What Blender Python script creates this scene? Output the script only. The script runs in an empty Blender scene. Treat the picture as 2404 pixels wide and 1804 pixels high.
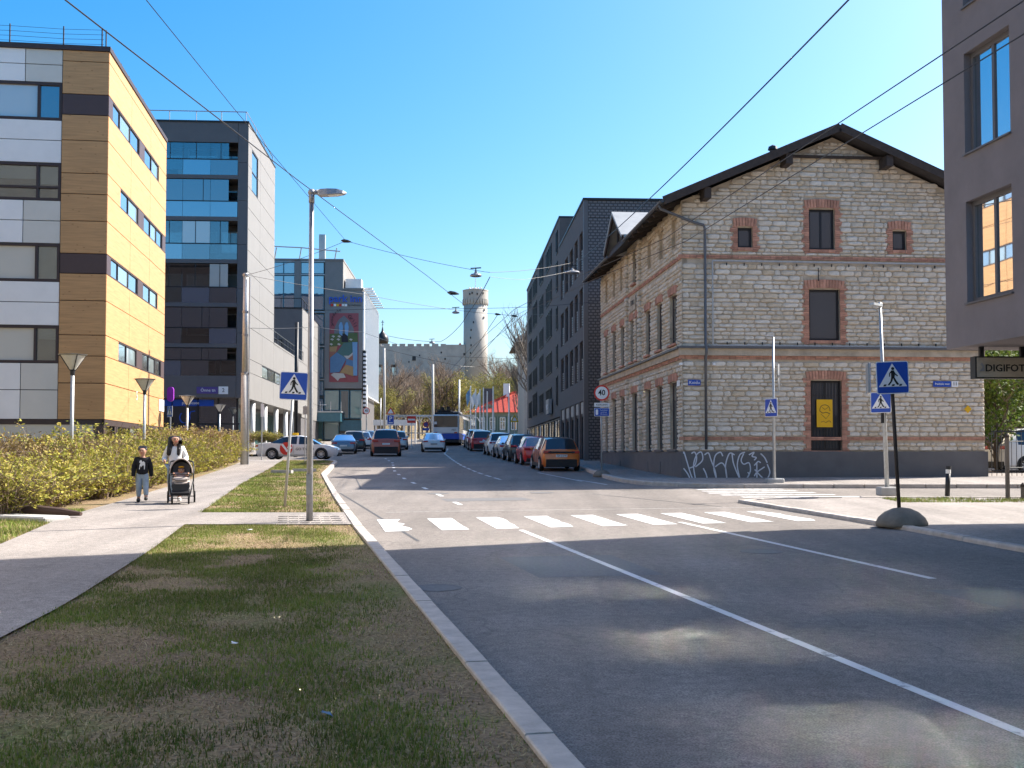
import bpy, math, random
from mathutils import Vector, Matrix, noise
import numpy as np
random.seed(7)
SC = bpy.context.scene
COL = SC.collection
R = math.radians
# ------------------------------------------------------------------ camera
FPX, CX, PPY, EYE, PITCH = 2600.0, 1202.0, 973.0, 1.9, R(2.1)
cam_d = bpy.data.cameras.new('camera'); cam = bpy.data.objects.new('camera', cam_d); COL.objects.link(cam)
cam_d.sensor_width = 36; cam_d.lens = 36 * FPX / 2404; cam_d.shift_y = (PPY - 902) / 2404
cam_d.clip_start = .1; cam_d.clip_end = 6000
cam.location = (0, 0, EYE); cam.rotation_euler = (R(90) + PITCH, 0, 0)
SC.camera = cam
# ------------------------------------------------------------------ sky, sun, exposure
SUN_EL, SUN_AZ = R(42), math.atan2(.90, .44)          # azimuth clockwise from +Y
w = bpy.data.worlds.new('World'); SC.world = w; w.use_nodes = True
nt = w.node_tree
sky = nt.nodes.new('ShaderNodeTexSky'); sky.sky_type = 'NISHITA'; sky.sun_disc = False
sky.sun_elevation = SUN_EL; sky.sun_rotation = SUN_AZ; sky.altitude = 50
sky.air_density = 1.0; sky.dust_density = 2.5; sky.ozone_density = 3.0
hs = nt.nodes.new('ShaderNodeHueSaturation'); hs.inputs['Saturation'].default_value = 1.52; hs.inputs['Hue'].default_value = .495
nt.links.new(sky.outputs[0], hs.inputs['Color']); nt.links.new(hs.outputs[0], nt.nodes['Background'].inputs[0])
nt.nodes['Background'].inputs[1].default_value = .072
sun_d = bpy.data.lights.new('sun', 'SUN'); sun = bpy.data.objects.new('sun', sun_d); COL.objects.link(sun)
sun_d.energy = 3.0; sun_d.angle = R(.55); sun_d.color = (1, .94, .85)
sv = Vector((math.sin(SUN_AZ) * math.cos(SUN_EL), math.cos(SUN_AZ) * math.cos(SUN_EL), math.sin(SUN_EL)))
sun.rotation_euler = sv.to_track_quat('Z', 'Y').to_euler()
SC.view_settings.view_transform = 'Standard'; SC.view_settings.look = 'None'
SC.view_settings.exposure = 1.95; SC.view_settings.gamma = 1
SC.render.engine = 'CYCLES'
SC.cycles.use_denoising = True
SC.cycles.max_bounces = 6; SC.cycles.diffuse_bounces = 4; SC.cycles.glossy_bounces = 3
SC.cycles.transparent_max_bounces = 8; SC.cycles.caustics_reflective = True; SC.cycles.blur_glossy = 0; SC.cycles.sample_clamp_indirect = 900; SC.cycles.caustics_refractive = False

# ------------------------------------------------------------------ helpers
def lerp(a, b, t): return a + (b - a) * t
def ip(x, pts):
    if x <= pts[0][0]: return pts[0][1]
    for i in range(1, len(pts)):
        a, b = pts[i-1], pts[i]
        if x <= b[0]: return a[1] + (b[1] - a[1]) * (x - a[0]) / (b[0] - a[0])
    return pts[-1][1]

GY = [-80, 0, 50, 58.5, 65, 71, 77, 90, 105, 120, 150, 180, 230, 300, 360, 410, 430, 520, 900]
GZ = [-1.784, 0, 1.115, 1.35, 1.5, 1.66, 1.84, 2.2, 2.75, 3.2, 4.0, 4.6, 6.2, 10, 17, 25, 29, 32, 33]
GP = list(zip(GY, GZ))
def gz(y): return ip(y, GP)
def pt(xs, ys, d):
    """point at depth d (metres along +Y) seen at photo pixel xs, ys"""
    u, v = (xs - CX) / FPX, (PPY - ys) / FPX
    c, s = math.cos(PITCH), math.sin(PITCH)
    t = d / (c - v * s)
    return Vector((u * t, d, EYE + t * (s + c * v)))
class MB:
    def __init__(s): s.v = []; s.f = []; s.m = []; s.mi = 0; s.M = None
    def add(s, vs, fs):
        o = len(s.v)
        if s.M is not None:
            vs = [s.M @ Vector(q) for q in vs]
            if s.M.determinant() < 0: fs = [tuple(f)[::-1] for f in fs]
        s.v += [tuple(q) for q in vs]
        for f in fs: s.f.append([o + i for i in f]); s.m.append(s.mi)
        return s
    def quad(s, a, b, c, d): return s.add([a, b, c, d], [(0, 1, 2, 3)])
    def box(s, x0, x1, y0, y1, z0, z1):
        return s.add([(x0,y0,z0),(x1,y0,z0),(x1,y1,z0),(x0,y1,z0),(x0,y0,z1),(x1,y0,z1),(x1,y1,z1),(x0,y1,z1)],
              [(0,3,2,1),(4,5,6,7),(0,1,5,4),(1,2,6,5),(2,3,7,6),(3,0,4,7)])
    def cbox(s, c, sx, sy, sz): return s.box(c[0]-sx/2, c[0]+sx/2, c[1]-sy/2, c[1]+sy/2, c[2]-sz/2, c[2]+sz/2)
    def bev(s, x0, x1, y0, y1, z0, z1, b):
        """box with chamfered edges all round"""
        vs = []; 
        for z, i in ((z0, b), (z0 + b, 0), (z1 - b, 0), (z1, b)):
            X0, X1, Y0, Y1 = x0 + i, x1 - i, y0 + i, y1 - i
            vs += [(X0+b,Y0,z),(X1-b,Y0,z),(X1,Y0+b,z),(X1,Y1-b,z),(X1-b,Y1,z),(X0+b,Y1,z),(X0,Y1-b,z),(X0,Y0+b,z)]
        fs = [tuple(range(7, -1, -1)), tuple(range(24, 32))]
        for k in range(3):
            for i in range(8):
                j = (i + 1) % 8; fs.append((k*8+i, k*8+j, k*8+8+j, k*8+8+i))
        return s.add(vs, fs)
    def beam(s, a, b, w, h=None, up=(0, 0, 1)):
        a, b = Vector(a), Vector(b); h = h or w
        d = (b - a).normalized(); u = Vector(up)
        if abs(d.dot(u)) > .98: u = Vector((0, 1, 0))
        x = d.cross(u).normalized() * w / 2; y = x.cross(d).normalized() * h / 2
        return s.add([a-x-y, a+x-y, a+x+y, a-x+y, b-x-y, b+x-y, b+x+y, b-x+y],
              [(0,3,2,1),(4,5,6,7),(0,1,5,4),(1,2,6,5),(2,3,7,6),(3,0,4,7)])
    def tube(s, pts, r, n=6, caps=True):
        pts = [Vector(p) for p in pts]; k = len(pts)
        rs = r if isinstance(r, (list, tuple)) else [r] * k
        vs = []; prev = None
        for i, p in enumerate(pts):
            d = (pts[min(i+1, k-1)] - pts[max(i-1, 0)])
            d = d.normalized() if d.length > 1e-9 else Vector((0, 0, 1))
            if prev is None:
                u = Vector((0, 0, 1)) if abs(d.z) < .9 else Vector((1, 0, 0))
                x = d.cross(u).normalized()
            else: x = (prev - d * prev.dot(d)).normalized()
            prev = x; y = d.cross(x)
            for j in range(n):
                a = 2 * math.pi * j / n; vs.append(p + (x * math.cos(a) + y * math.sin(a)) * rs[i])
        fs = [(i*n+j, i*n+(j+1) % n, (i+1)*n+(j+1) % n, (i+1)*n+j) for i in range(k-1) for j in range(n)]
        if caps: fs += [tuple(range(n-1, -1, -1)), tuple(range((k-1)*n, k*n))]
        return s.add(vs, fs)
    def lathe(s, prof, n=16, c=(0, 0, 0), sx=1, sy=1, caps=True):
        vs = []; k = len(prof)
        for r, z in prof:
            for j in range(n):
                a = 2 * math.pi * j / n; vs.append((c[0] + r * sx * math.cos(a), c[1] + r * sy * math.sin(a), c[2] + z))
        fs = [(i*n+j, i*n+(j+1) % n, (i+1)*n+(j+1) % n, (i+1)*n+j) for i in range(k-1) for j in range(n)]
        if caps: fs += [tuple(range(n-1, -1, -1)), tuple(range((k-1)*n, k*n))]
        return s.add(vs, fs)
    def ball(s, c, rx, ry=None, rz=None, n=12, m=8):
        ry = ry or rx; rz = rz or rx
        prof = [(max(math.sin(math.pi*i/m), .001), -math.cos(math.pi*i/m)*rz) for i in range(m+1)]
        return s.lathe(prof, n, c, rx, ry)
    def prism(s, poly, y0, y1, axis='y'):
        """2D polygon extruded: axis y -> poly is (x,z); axis x -> (y,z); axis z -> (x,y)"""
        k = len(poly)
        def P(p, t): return {'y': (p[0], t, p[1]), 'x': (t, p[0], p[1]), 'z': (p[0], p[1], t)}[axis]
        vs = [P(p, y0) for p in poly] + [P(p, y1) for p in poly]
        fs = [tuple(range(k)), tuple(range(2*k-1, k-1, -1))] + [(i, k+i, k+(i+1) % k, (i+1) % k) for i in range(k)]
        return s.add(vs, fs)
    def build(s, name, mats, parent=None, smooth=False, **kw):
        me = bpy.data.meshes.new(name); me.from_pydata(s.v, [], s.f)
        mats = mats if isinstance(mats, (list, tuple)) else [mats]
        for m in mats: me.materials.append(M[m] if isinstance(m, str) else m)
        if len(mats) > 1: me.polygons.foreach_set('material_index', s.m)
        if smooth: me.polygons.foreach_set('use_smooth', [True] * len(me.polygons))
        me.update()
        o = bpy.data.objects.new(name, me); COL.objects.link(o)
        if parent: o.parent = parent
        return tag(o, **kw)
def tag(o, label=None, cat=None, group=None, kind=None):
    if label: o['label'] = label
    if cat: o['category'] = cat
    if group: o['group'] = group
    if kind: o['kind'] = kind
    return o
def empty(name, loc=(0, 0, 0), rz=0, label=None, cat=None, group=None, kind=None, parent=None):
    o = bpy.data.objects.new(name, None); COL.objects.link(o); o.empty_display_size = .1
    o.location = loc; o.rotation_euler = (0, 0, rz)
    if parent: o.parent = parent
    return tag(o, label, cat, group, kind)
def KIDS(o): return [c for c in bpy.data.objects if c.parent == o]
def copy_tree(o, parent=None, label=None):
    c = o.copy(); COL.objects.link(c)
    if parent: c.parent = parent
    if label: c['label'] = label
    for ch in o.children: copy_tree(ch, c)
    return c
def wn(me):   # autosmooth by angle
    pass
def text(body, size, mt, parent=None, loc=(0, 0, 0), rot=(R(90), 0, 0), ext=.004, name='lettering', align='CENTER', xs=1.0, bold=0.0, shear=0.0):
    cu = bpy.data.curves.new(name, 'FONT'); cu.body = body; cu.size = size; cu.extrude = ext; cu.align_x = align; cu.align_y = 'CENTER'
    cu.offset = bold; cu.shear = shear; cu.resolution_u = 2
    o = bpy.data.objects.new('tmp_text', cu); COL.objects.link(o)
    dg = bpy.context.evaluated_depsgraph_get()
    me = bpy.data.meshes.new_from_object(o.evaluated_get(dg)); me.name = name
    bpy.data.objects.remove(o); bpy.data.curves.remove(cu)
    me.materials.clear(); me.materials.append(M[mt])
    o = bpy.data.objects.new(name, me); COL.objects.link(o)
    o.location = loc; o.rotation_euler = rot; o.scale = (xs, 1, 1)
    if parent: o.parent = parent
    return o

# ------------------------------------------------------------------ materials
M = {}
def newmat(name):
    m = bpy.data.materials.new(name); m.use_nodes = True; M[name] = m
    n = m.node_tree.nodes; return m, n, m.node_tree.links, n['Principled BSDF']
def mat(name, col, rough=.7, metal=0, var=.12, scale=3.0, bump=0, bscale=40, spec=.4, stretch=None, island=0, col2=None, dirt=0, coat=0):
    """plain surface with uneven tone: large soft noise, fine grain, optional per-piece change"""
    m, n, l, b = newmat(name)
    tc = n.new('ShaderNodeTexCoord'); src = tc.outputs['Object']
    if stretch:
        mp = n.new('ShaderNodeMapping'); mp.inputs['Scale'].default_value = stretch; l.new(src, mp.inputs[0]); src = mp.outputs[0]
    nz = n.new('ShaderNodeTexNoise'); nz.inputs['Scale'].default_value = scale; nz.inputs['Detail'].default_value = 6; nz.inputs['Roughness'].default_value = .65
    l.new(src, nz.inputs['Vector'])
    cr = n.new('ShaderNodeValToRGB')
    c2 = col2 or tuple(c * (1 + var) for c in col); c1 = tuple(c * (1 - var) for c in col)
    cr.color_ramp.elements[0].position = .32; cr.color_ramp.elements[1].position = .68
    cr.color_ramp.elements[0].color = (*c1, 1); cr.color_ramp.elements[1].color = (*c2, 1)
    l.new(nz.outputs['Fac'], cr.inputs[0]); out = cr.outputs[0]
    if island:
        g = n.new('ShaderNodeNewGeometry'); mr = n.new('ShaderNodeMapRange')
        mr.inputs[3].default_value = 1 - island; mr.inputs[4].default_value = 1 + island
        l.new(g.outputs['Random Per Island'], mr.inputs[0])
        mx = n.new('ShaderNodeVectorMath'); mx.operation = 'SCALE'; l.new(out, mx.inputs[0]); l.new(mr.outputs[0], mx.inputs['Scale']); out = mx.outputs[0]
    l.new(out, b.inputs['Base Color'])
    b.inputs['Roughness'].default_value = rough; b.inputs['Metallic'].default_value = metal; b.inputs['Specular IOR Level'].default_value = spec
    if coat: b.inputs['Coat Weight'].default_value = coat; b.inputs['Coat Roughness'].default_value = .05
    if bump:
        nb = n.new('ShaderNodeTexNoise'); nb.inputs['Scale'].default_value = bscale; nb.inputs['Detail'].default_value = 4; l.new(src, nb.inputs['Vector'])
        bp = n.new('ShaderNodeBump'); bp.inputs['Strength'].default_value = bump; bp.inputs['Distance'].default_value = .02
        l.new(nb.outputs['Fac'], bp.inputs['Height']); l.new(bp.outputs[0], b.inputs['Normal'])
    return m
def islandmat(name, cols, rough=.8, noise_amt=.15, scale=6, bump=0, bscale=40, trans=0):
    """each loose piece takes its own colour from the ramp"""
    m, n, l, b = newmat(name)
    g = n.new('ShaderNodeNewGeometry'); cr = n.new('ShaderNodeValToRGB'); e = cr.color_ramp.elements
    e[0].color = (*cols[0], 1); e[1].color = (*cols[-1], 1)
    for i, c in enumerate(cols[1:-1]): x = e.new((i + 1) / (len(cols) - 1)); x.color = (*c, 1)
    oi = n.new('ShaderNodeObjectInfo'); ad = n.new('ShaderNodeMath'); ad.operation = 'ADD'; fr = n.new('ShaderNodeMath'); fr.operation = 'FRACT'
    l.new(g.outputs['Random Per Island'], ad.inputs[0]); l.new(oi.outputs['Random'], ad.inputs[1]); l.new(ad.outputs[0], fr.inputs[0])
    l.new(fr.outputs[0], cr.inputs[0]); out = cr.outputs[0]
    tc = n.new('ShaderNodeTexCoord'); nz = n.new('ShaderNodeTexNoise'); nz.inputs['Scale'].default_value = scale; nz.inputs['Detail'].default_value = 5
    l.new(tc.outputs['Object'], nz.inputs['Vector'])
    mr = n.new('ShaderNodeMapRange'); mr.inputs[1].default_value = .3; mr.inputs[2].default_value = .7; mr.inputs[3].default_value = 1 - noise_amt; mr.inputs[4].default_value = 1 + noise_amt
    l.new(nz.outputs['Fac'], mr.inputs[0])
    mx = n.new('ShaderNodeVectorMath'); mx.operation = 'SCALE'; l.new(out, mx.inputs[0]); l.new(mr.outputs[0], mx.inputs['Scale'])
    l.new(mx.outputs[0], b.inputs['Base Color']); b.inputs['Roughness'].default_value = rough; b.inputs['Specular IOR Level'].default_value = .25
    if bump:
        nb = n.new('ShaderNodeTexNoise'); nb.inputs['Scale'].default_value = bscale; nb.inputs['Detail'].default_value = 5; l.new(tc.outputs['Object'], nb.inputs['Vector'])
        bp = n.new('ShaderNodeBump'); bp.inputs['Strength'].default_value = bump; bp.inputs['Distance'].default_value = .02
        l.new(nb.outputs['Fac'], bp.inputs['Height']); l.new(bp.outputs[0], b.inputs['Normal'])
    if trans:
        tr = n.new('ShaderNodeBsdfTranslucent'); ms = n.new('ShaderNodeMixShader'); ms.inputs[0].default_value = trans
        l.new(mx.outputs[0], tr.inputs[0]); l.new(b.outputs[0], ms.inputs[1]); l.new(tr.outputs[0], ms.inputs[2])
        l.new(ms.outputs[0], n['Material Output'].inputs[0])
    return m
def glassmat(name, tint, refl=.25, see=.0, rough=.02, wav=.0, ior=1.5):
    """pane: mirror-like at a glance, dim interior, painted pale reflection or see-through behind"""
    m, n, l, b = newmat(name)
    gl = n.new('ShaderNodeBsdfGlossy'); gl.inputs['Roughness'].default_value = rough; gl.inputs['Color'].default_value = (.92, .96, 1, 1)
    if see:
        inner = n.new('ShaderNodeBsdfTransparent'); inner.inputs[0].default_value = (*tint, 1); io = inner.outputs[0]
    else:
        b.inputs['Base Color'].default_value = (*tint, 1); b.inputs['Roughness'].default_value = .3; io = b.outputs[0]
    fr = n.new('ShaderNodeFresnel'); fr.inputs[0].default_value = ior
    mr = n.new('ShaderNodeMapRange'); mr.inputs[3].default_value = refl; mr.inputs[4].default_value = 1.0; l.new(fr.outputs[0], mr.inputs[0])
    ms = n.new('ShaderNodeMixShader'); l.new(mr.outputs[0], ms.inputs[0]); l.new(io, ms.inputs[1]); l.new(gl.outputs[0], ms.inputs[2])
    if wav:
        tc = n.new('ShaderNodeTexCoord'); nz = n.new('ShaderNodeTexNoise'); nz.inputs['Scale'].default_value = .7; l.new(tc.outputs['Object'], nz.inputs['Vector'])
        bp = n.new('ShaderNodeBump'); bp.inputs['Strength'].default_value = wav; bp.inputs['Distance'].default_value = .05
        l.new(nz.outputs['Fac'], bp.inputs['Height']); l.new(bp.outputs[0], gl.inputs['Normal'])
    l.new(ms.outputs[0], n['Material Output'].inputs[0])
    return m

def asphalt(name, base, crack=.5):
    m, n, l, b = newmat(name)
    tc = n.new('ShaderNodeTexCoord'); o = tc.outputs['Object']
    def nz(s, d=5, r=.6, vec=o):
        x = n.new('ShaderNodeTexNoise'); x.inputs['Scale'].default_value = s; x.inputs['Detail'].default_value = d; x.inputs['Roughness'].default_value = r; l.new(vec, x.inputs['Vector']); return x.outputs['Fac']
    def ramp(f, p0, p1, c0, c1):
        r = n.new('ShaderNodeMapRange'); r.inputs[1].default_value = p0; r.inputs[2].default_value = p1; r.inputs[3].default_value = c0; r.inputs[4].default_value = c1; l.new(f, r.inputs[0]); return r.outputs[0]
    def mul(a, c):
        x = n.new('ShaderNodeMath'); x.operation = 'MULTIPLY'; l.new(a, x.inputs[0]); l.new(c, x.inputs[1]); return x.outputs[0]
    mp = n.new('ShaderNodeMapping'); mp.inputs['Rotation'].default_value = (0, 0, R(-11)); mp.inputs['Scale'].default_value = (1.1, .07, 1); l.new(o, mp.inputs[0])
    v = mul(ramp(nz(.35), .3, .7, .84, 1.16), ramp(nz(75, 3), .40, .60, .66, 1.34)); v = mul(v, ramp(nz(9, 6, .7), .35, .65, .82, 1.16)); v = mul(v, ramp(nz(2.2, 5, .7), .60, .72, 1, .86))
    v = mul(v, ramp(nz(1.0, 4, .6, mp.outputs[0]), .35, .65, .84, 1.1))
    vo = n.new('ShaderNodeTexVoronoi'); vo.feature = 'DISTANCE_TO_EDGE'; vo.inputs['Scale'].default_value = .16
    wp = n.new('ShaderNodeVectorMath'); wp.operation = 'ADD'; nn = n.new('ShaderNodeTexNoise'); nn.inputs['Scale'].default_value = .8; l.new(o, nn.inputs['Vector'])
    sc_ = n.new('ShaderNodeVectorMath'); sc_.operation = 'SCALE'; sc_.inputs['Scale'].default_value = 2.2; l.new(nn.outputs['Color'], sc_.inputs[0]); l.new(o, wp.inputs[0]); l.new(sc_.outputs[0], wp.inputs[1]); l.new(wp.outputs[0], vo.inputs['Vector'])
    v = mul(v, ramp(vo.outputs['Distance'], 0, .004, 1 - crack * .5, 1))
    cm = n.new('ShaderNodeVectorMath'); cm.operation = 'SCALE'; cm.inputs[0].default_value = base; l.new(v, cm.inputs['Scale'])
    l.new(cm.outputs[0], b.inputs['Base Color']); b.inputs['Roughness'].default_value = .85; b.inputs['Specular IOR Level'].default_value = .3
    bp = n.new('ShaderNodeBump'); bp.inputs['Strength'].default_value = .35; bp.inputs['Distance'].default_value = .01; l.new(nz(110, 3), bp.inputs['Height']); l.new(bp.outputs[0], b.inputs['Normal'])
    return m
asphalt('asphalt', (.203, .178, .157)); asphalt('footway', (.272, .242, .218), .35)
def paintmat(name, col, wear=.42):
    m, n, l, b = newmat(name)
    tc = n.new('ShaderNodeTexCoord'); nz = n.new('ShaderNodeTexNoise'); nz.inputs['Scale'].default_value = 5; nz.inputs['Detail'].default_value = 8; nz.inputs['Roughness'].default_value = .75; l.new(tc.outputs['Object'], nz.inputs['Vector'])
    cr = n.new('ShaderNodeValToRGB'); cr.color_ramp.elements[0].position = wear - .1; cr.color_ramp.elements[1].position = wear; cr.color_ramp.elements[0].color = (.24, .235, .225, 1); cr.color_ramp.elements[1].color = (*col, 1)
    l.new(nz.outputs['Fac'], cr.inputs[0]); l.new(cr.outputs[0], b.inputs['Base Color']); b.inputs['Roughness'].default_value = .7
paintmat('road_paint', (.66, .65, .62), .45); paintmat('thin_paint', (.62, .61, .59), .5)
def soilmat():
    m, n, l, b = newmat('soil')
    tc = n.new('ShaderNodeTexCoord'); o = tc.outputs['Object']
    a = n.new('ShaderNodeTexNoise'); a.inputs['Scale'].default_value = .55; a.inputs['Detail'].default_value = 7; a.inputs['Roughness'].default_value = .7; l.new(o, a.inputs['Vector'])
    cr = n.new('ShaderNodeValToRGB'); e = cr.color_ramp.elements
    e[0].position = .34; e[0].color = (.24, .165, .11, 1); e[1].position = .66; e[1].color = (.17, .18, .065, 1)
    x = e.new(.5); x.color = (.28, .205, .12, 1)
    l.new(a.outputs['Fac'], cr.inputs[0])
    c = n.new('ShaderNodeTexNoise'); c.inputs['Scale'].default_value = 30; c.inputs['Detail'].default_value = 5; l.new(o, c.inputs['Vector'])
    mr = n.new('ShaderNodeMapRange'); mr.inputs[1].default_value = .3; mr.inputs[2].default_value = .7; mr.inputs[3].default_value = .55; mr.inputs[4].default_value = 1.35; l.new(c.outputs['Fac'], mr.inputs[0])
    mx = n.new('ShaderNodeVectorMath'); mx.operation = 'SCALE'; l.new(cr.outputs[0], mx.inputs[0]); l.new(mr.outputs[0], mx.inputs['Scale']); l.new(mx.outputs[0], b.inputs['Base Color'])
    b.inputs['Roughness'].default_value = 1; b.inputs['Specular IOR Level'].default_value = .1
    bp = n.new('ShaderNodeBump'); bp.inputs['Strength'].default_value = .8; bp.inputs['Distance'].default_value = .04; l.new(c.outputs['Fac'], bp.inputs['Height']); l.new(bp.outputs[0], b.inputs['Normal'])
soilmat()
def woodmat(name, col, dark):
    m, n, l, b = newmat(name)
    tc = n.new('ShaderNodeTexCoord'); o = tc.outputs['Object']
    def nz(sx, sy, sz, sc, d=5):
        mp = n.new('ShaderNodeMapping'); mp.inputs['Scale'].default_value = (sx, sy, sz); l.new(o, mp.inputs[0])
        x = n.new('ShaderNodeTexNoise'); x.inputs['Scale'].default_value = sc; x.inputs['Detail'].default_value = d; x.inputs['Roughness'].default_value = .6; l.new(mp.outputs[0], x.inputs['Vector']); return x.outputs['Fac']
    cr = n.new('ShaderNodeValToRGB'); cr.color_ramp.elements[0].position = .3; cr.color_ramp.elements[1].position = .7
    cr.color_ramp.elements[0].color = (*[c * .80 for c in col], 1); cr.color_ramp.elements[1].color = (*[min(1, c * 1.12) for c in col], 1)
    l.new(nz(.8, .8, 14, 1.0), cr.inputs[0])
    vo = n.new('ShaderNodeTexVoronoi'); vo.inputs['Scale'].default_value = 1; mp = n.new('ShaderNodeMapping'); mp.inputs['Scale'].default_value = (2.6, 2.6, 5.0); l.new(o, mp.inputs[0]); l.new(mp.outputs[0], vo.inputs['Vector'])
    kr = n.new('ShaderNodeMapRange'); kr.inputs[1].default_value = .05; kr.inputs[2].default_value = .16; l.new(vo.outputs['Distance'], kr.inputs[0])
    mx = n.new('ShaderNodeMixRGB'); mx.inputs[1].default_value = (*dark, 1); l.new(cr.outputs[0], mx.inputs[2]); l.new(kr.outputs[0], mx.inputs[0])
    l.new(mx.outputs[0], b.inputs['Base Color']); b.inputs['Roughness'].default_value = .55; b.inputs['Specular IOR Level'].default_value = .35
woodmat('wood_panel', (.54, .305, .135), (.34, .17, .07))

mat('concrete', (.42, .41, .39), .9, var=.16, scale=2.2, bump=.3, bscale=30)
mat('kerb_stone', (.46, .41, .36), .9, var=.18, scale=5, bump=.3, bscale=50, island=.1)
mat('dark_concrete', (.20, .18, .15), .95, var=.2, scale=4, bump=.4, bscale=60)
mat('stained_concrete', (.30, .29, .27), .95, var=.35, scale=1.2, stretch=(3, 3, .5), bump=.3)
mat('white_panel', (.86, .84, .81), .5, var=.05, scale=.6, island=.03)
mat('pale_render', (.31, .275, .235), .9, var=.08, scale=1)
mat('cream_panel', (.66, .63, .56), .5, var=.05, scale=.6)
mat('brown_frame', (.055, .038, .036), .5, var=.1)
mat('brown_panel', (.085, .055, .052), .45, var=.08, scale=1)
mat('dark_cladding', (.125, .118, .12), .5, var=.08, scale=.8)
mat('light_panel', (.215, .206, .196), .6, var=.05, scale=.7, island=.035)
mat('black_metal', (.02, .02, .022), .45, var=.2)
mat('grey_metal', (.32, .32, .33), .45, metal=.6, var=.15, scale=8)
mat('galvanised', (.45, .46, .46), .45, metal=.5, var=.15, scale=10)
mat('pale_pole', (.46, .45, .42), .8, var=.12, scale=6)
mat('white_paint', (.78, .78, .76), .5, var=.04)
mat('taupe_render', (.205, .18, .18), .9, var=.11, scale=.9, bump=.25, bscale=90)
mat('plinth_grey', (.135, .128, .126), .9, var=.12, scale=1.3, bump=.25, bscale=40)
mat('mortar', (.47, .395, .30), .95, var=.22, scale=2.0, bump=.6, bscale=25)
mat('brick', (.46, .235, .16), .9, var=.22, scale=5, bump=.3, bscale=40, island=.22)
mat('roof_dark', (.045, .04, .04), .7, var=.15, scale=3)
mat('roof_metal', (.40, .40, .38), .5, metal=.3, var=.1, scale=2)
mat('timber_dark', (.05, .038, .032), .85, var=.25, scale=6)
mat('gutter', (.13, .13, .135), .5, metal=.4, var=.1)
mat('grey_render', (.23, .22, .21), .85, var=.07, scale=1.0, bump=.15)
mat('red_roof', (.48, .075, .045), .6, var=.12, scale=2)
mat('green_wall', (.20, .24, .20), .85, var=.08)
mat('trim_green', (.04, .09, .06), .7)
mat('beige_wall', (.36, .33, .29), .85, var=.1)
mat('rubber', (.012, .012, .012), .8, var=.2, scale=20)
mat('alloy', (.55, .55, .56), .35, metal=.3, var=.05)
mat('black_plastic', (.022, .022, .024), .6, var=.15, scale=12)
mat('sign_blue', (.012, .075, .42), .4, var=.03); mat('sign_white', (.82, .82, .82), .4, var=.02); mat('sign_black', (.012, .012, .012), .5)
mat('sign_red', (.62, .03, .02), .4, var=.03); mat('sign_yellow', (.75, .42, .01), .5, var=.05); mat('sign_dark', (.04, .04, .035), .6)
mat('neon_magenta', (.45, .06, .62), .4); mat('sign_violet', (.10, .07, .25), .5)
mat('skin', (.50, .27, .18), .55, var=.05); mat('hair', (.012, .009, .008), .5, var=.2, scale=20, stretch=(1, 1, .1))
mat('denim', (.30, .37, .44), .9, var=.18, scale=9); mat('black_knit', (.014, .014, .017), .95, var=.2, scale=30); mat('white_cloth', (.76, .75, .73), .9, var=.06, scale=8)
mat('pink_cloth', (.45, .30, .28), .9, var=.08); mat('grey_cloth', (.18, .16, .155), .9, var=.12, scale=9); mat('yellow_knit', (.70, .36, .02), .9, var=.1)
mat('beige_cloth', (.46, .39, .35), .9, var=.08, scale=9); mat('shoe', (.03, .03, .03), .7)
mat('bark', (.11, .085, .065), .95, var=.3, scale=6, stretch=(3, 3, .6), bump=.4)
mat('bark_grey', (.16, .14, .12), .95, var=.25, scale=4, stretch=(2, 2, .4))
mat('graffiti', (.62, .63, .66), .6, var=.05)
mat('tail_red', (.45, .012, .01), .2, spec=.6, coat=.5); mat('lens', (.7, .72, .75), .1, metal=.3, spec=.6)
mat('lamp_glass', (.62, .60, .55), .35, spec=.5)
mat('teal_spandrel', (.06, .16, .20), .3); mat('castle_stone', (.40, .375, .34), .95, var=.16, scale=.25, bump=.8, bscale=1.2)
mat('castle_plaster', (.40, .375, .34), .95, var=.10, scale=.15, bump=.3, bscale=.8)
mat('slate', (.07, .075, .085), .4, var=.15, metal=.4); mat('copper_dome', (.03, .03, .032), .35, metal=.3)
mat('tarp', (.08, .05, .04), .9)
glassmat('glass_dark', (.014, .024, .036), .05); glassmat('glass_grey', (.10, .11, .115), .22); glassmat('glass_mid', (.035, .045, .055), .24, wav=.06)
glassmat('glass_blue', (.03, .09, .15), .34, wav=.06); glassmat('glass_teal', (.02, .13, .13), .12); glassmat('glass_pale', (.30, .36, .36), .30)
glassmat('glass_clear', (.72, .78, .78), .14, see=1); glassmat('car_glass', (.008, .01, .012), .03, ior=1.25); glassmat('bus_glass', (.03, .028, .022), .03, ior=1.3); glassmat('glass_reflection_tint', (.50, .51, .47), .14, wav=.05); glassmat('glass_mirror', (.05, .06, .07), .62, wav=.03)  # pale office pane tint is a painted reflection of a white building
islandmat('limestone', [(.60,.53,.43),(.66,.60,.51),(.54,.46,.35),(.70,.64,.55),(.62,.56,.47),(.56,.46,.33),(.65,.59,.50)], .95, .16, 7, .6, 28)
islandmat('grass', [(.17,.22,.035),(.10,.17,.025),(.22,.24,.05),(.09,.14,.025),(.33,.27,.12),(.14,.21,.035)], .8, .45, .7, trans=.25)
islandmat('straw', [(.36,.29,.15),(.28,.20,.10),(.44,.36,.19),(.22,.16,.09)], .9, .2, 1.2)
islandmat('shrub_leaf', [(.38,.34,.055),(.28,.29,.04),(.44,.38,.07),(.33,.25,.06),(.23,.26,.035),(.29,.21,.08)], .7, .25, 1.5, trans=.3)
islandmat('shrub_brown', [(.30,.20,.09),(.22,.16,.08),(.36,.27,.10),(.20,.14,.07)], .8, .25, 1.5, trans=.15)
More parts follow.
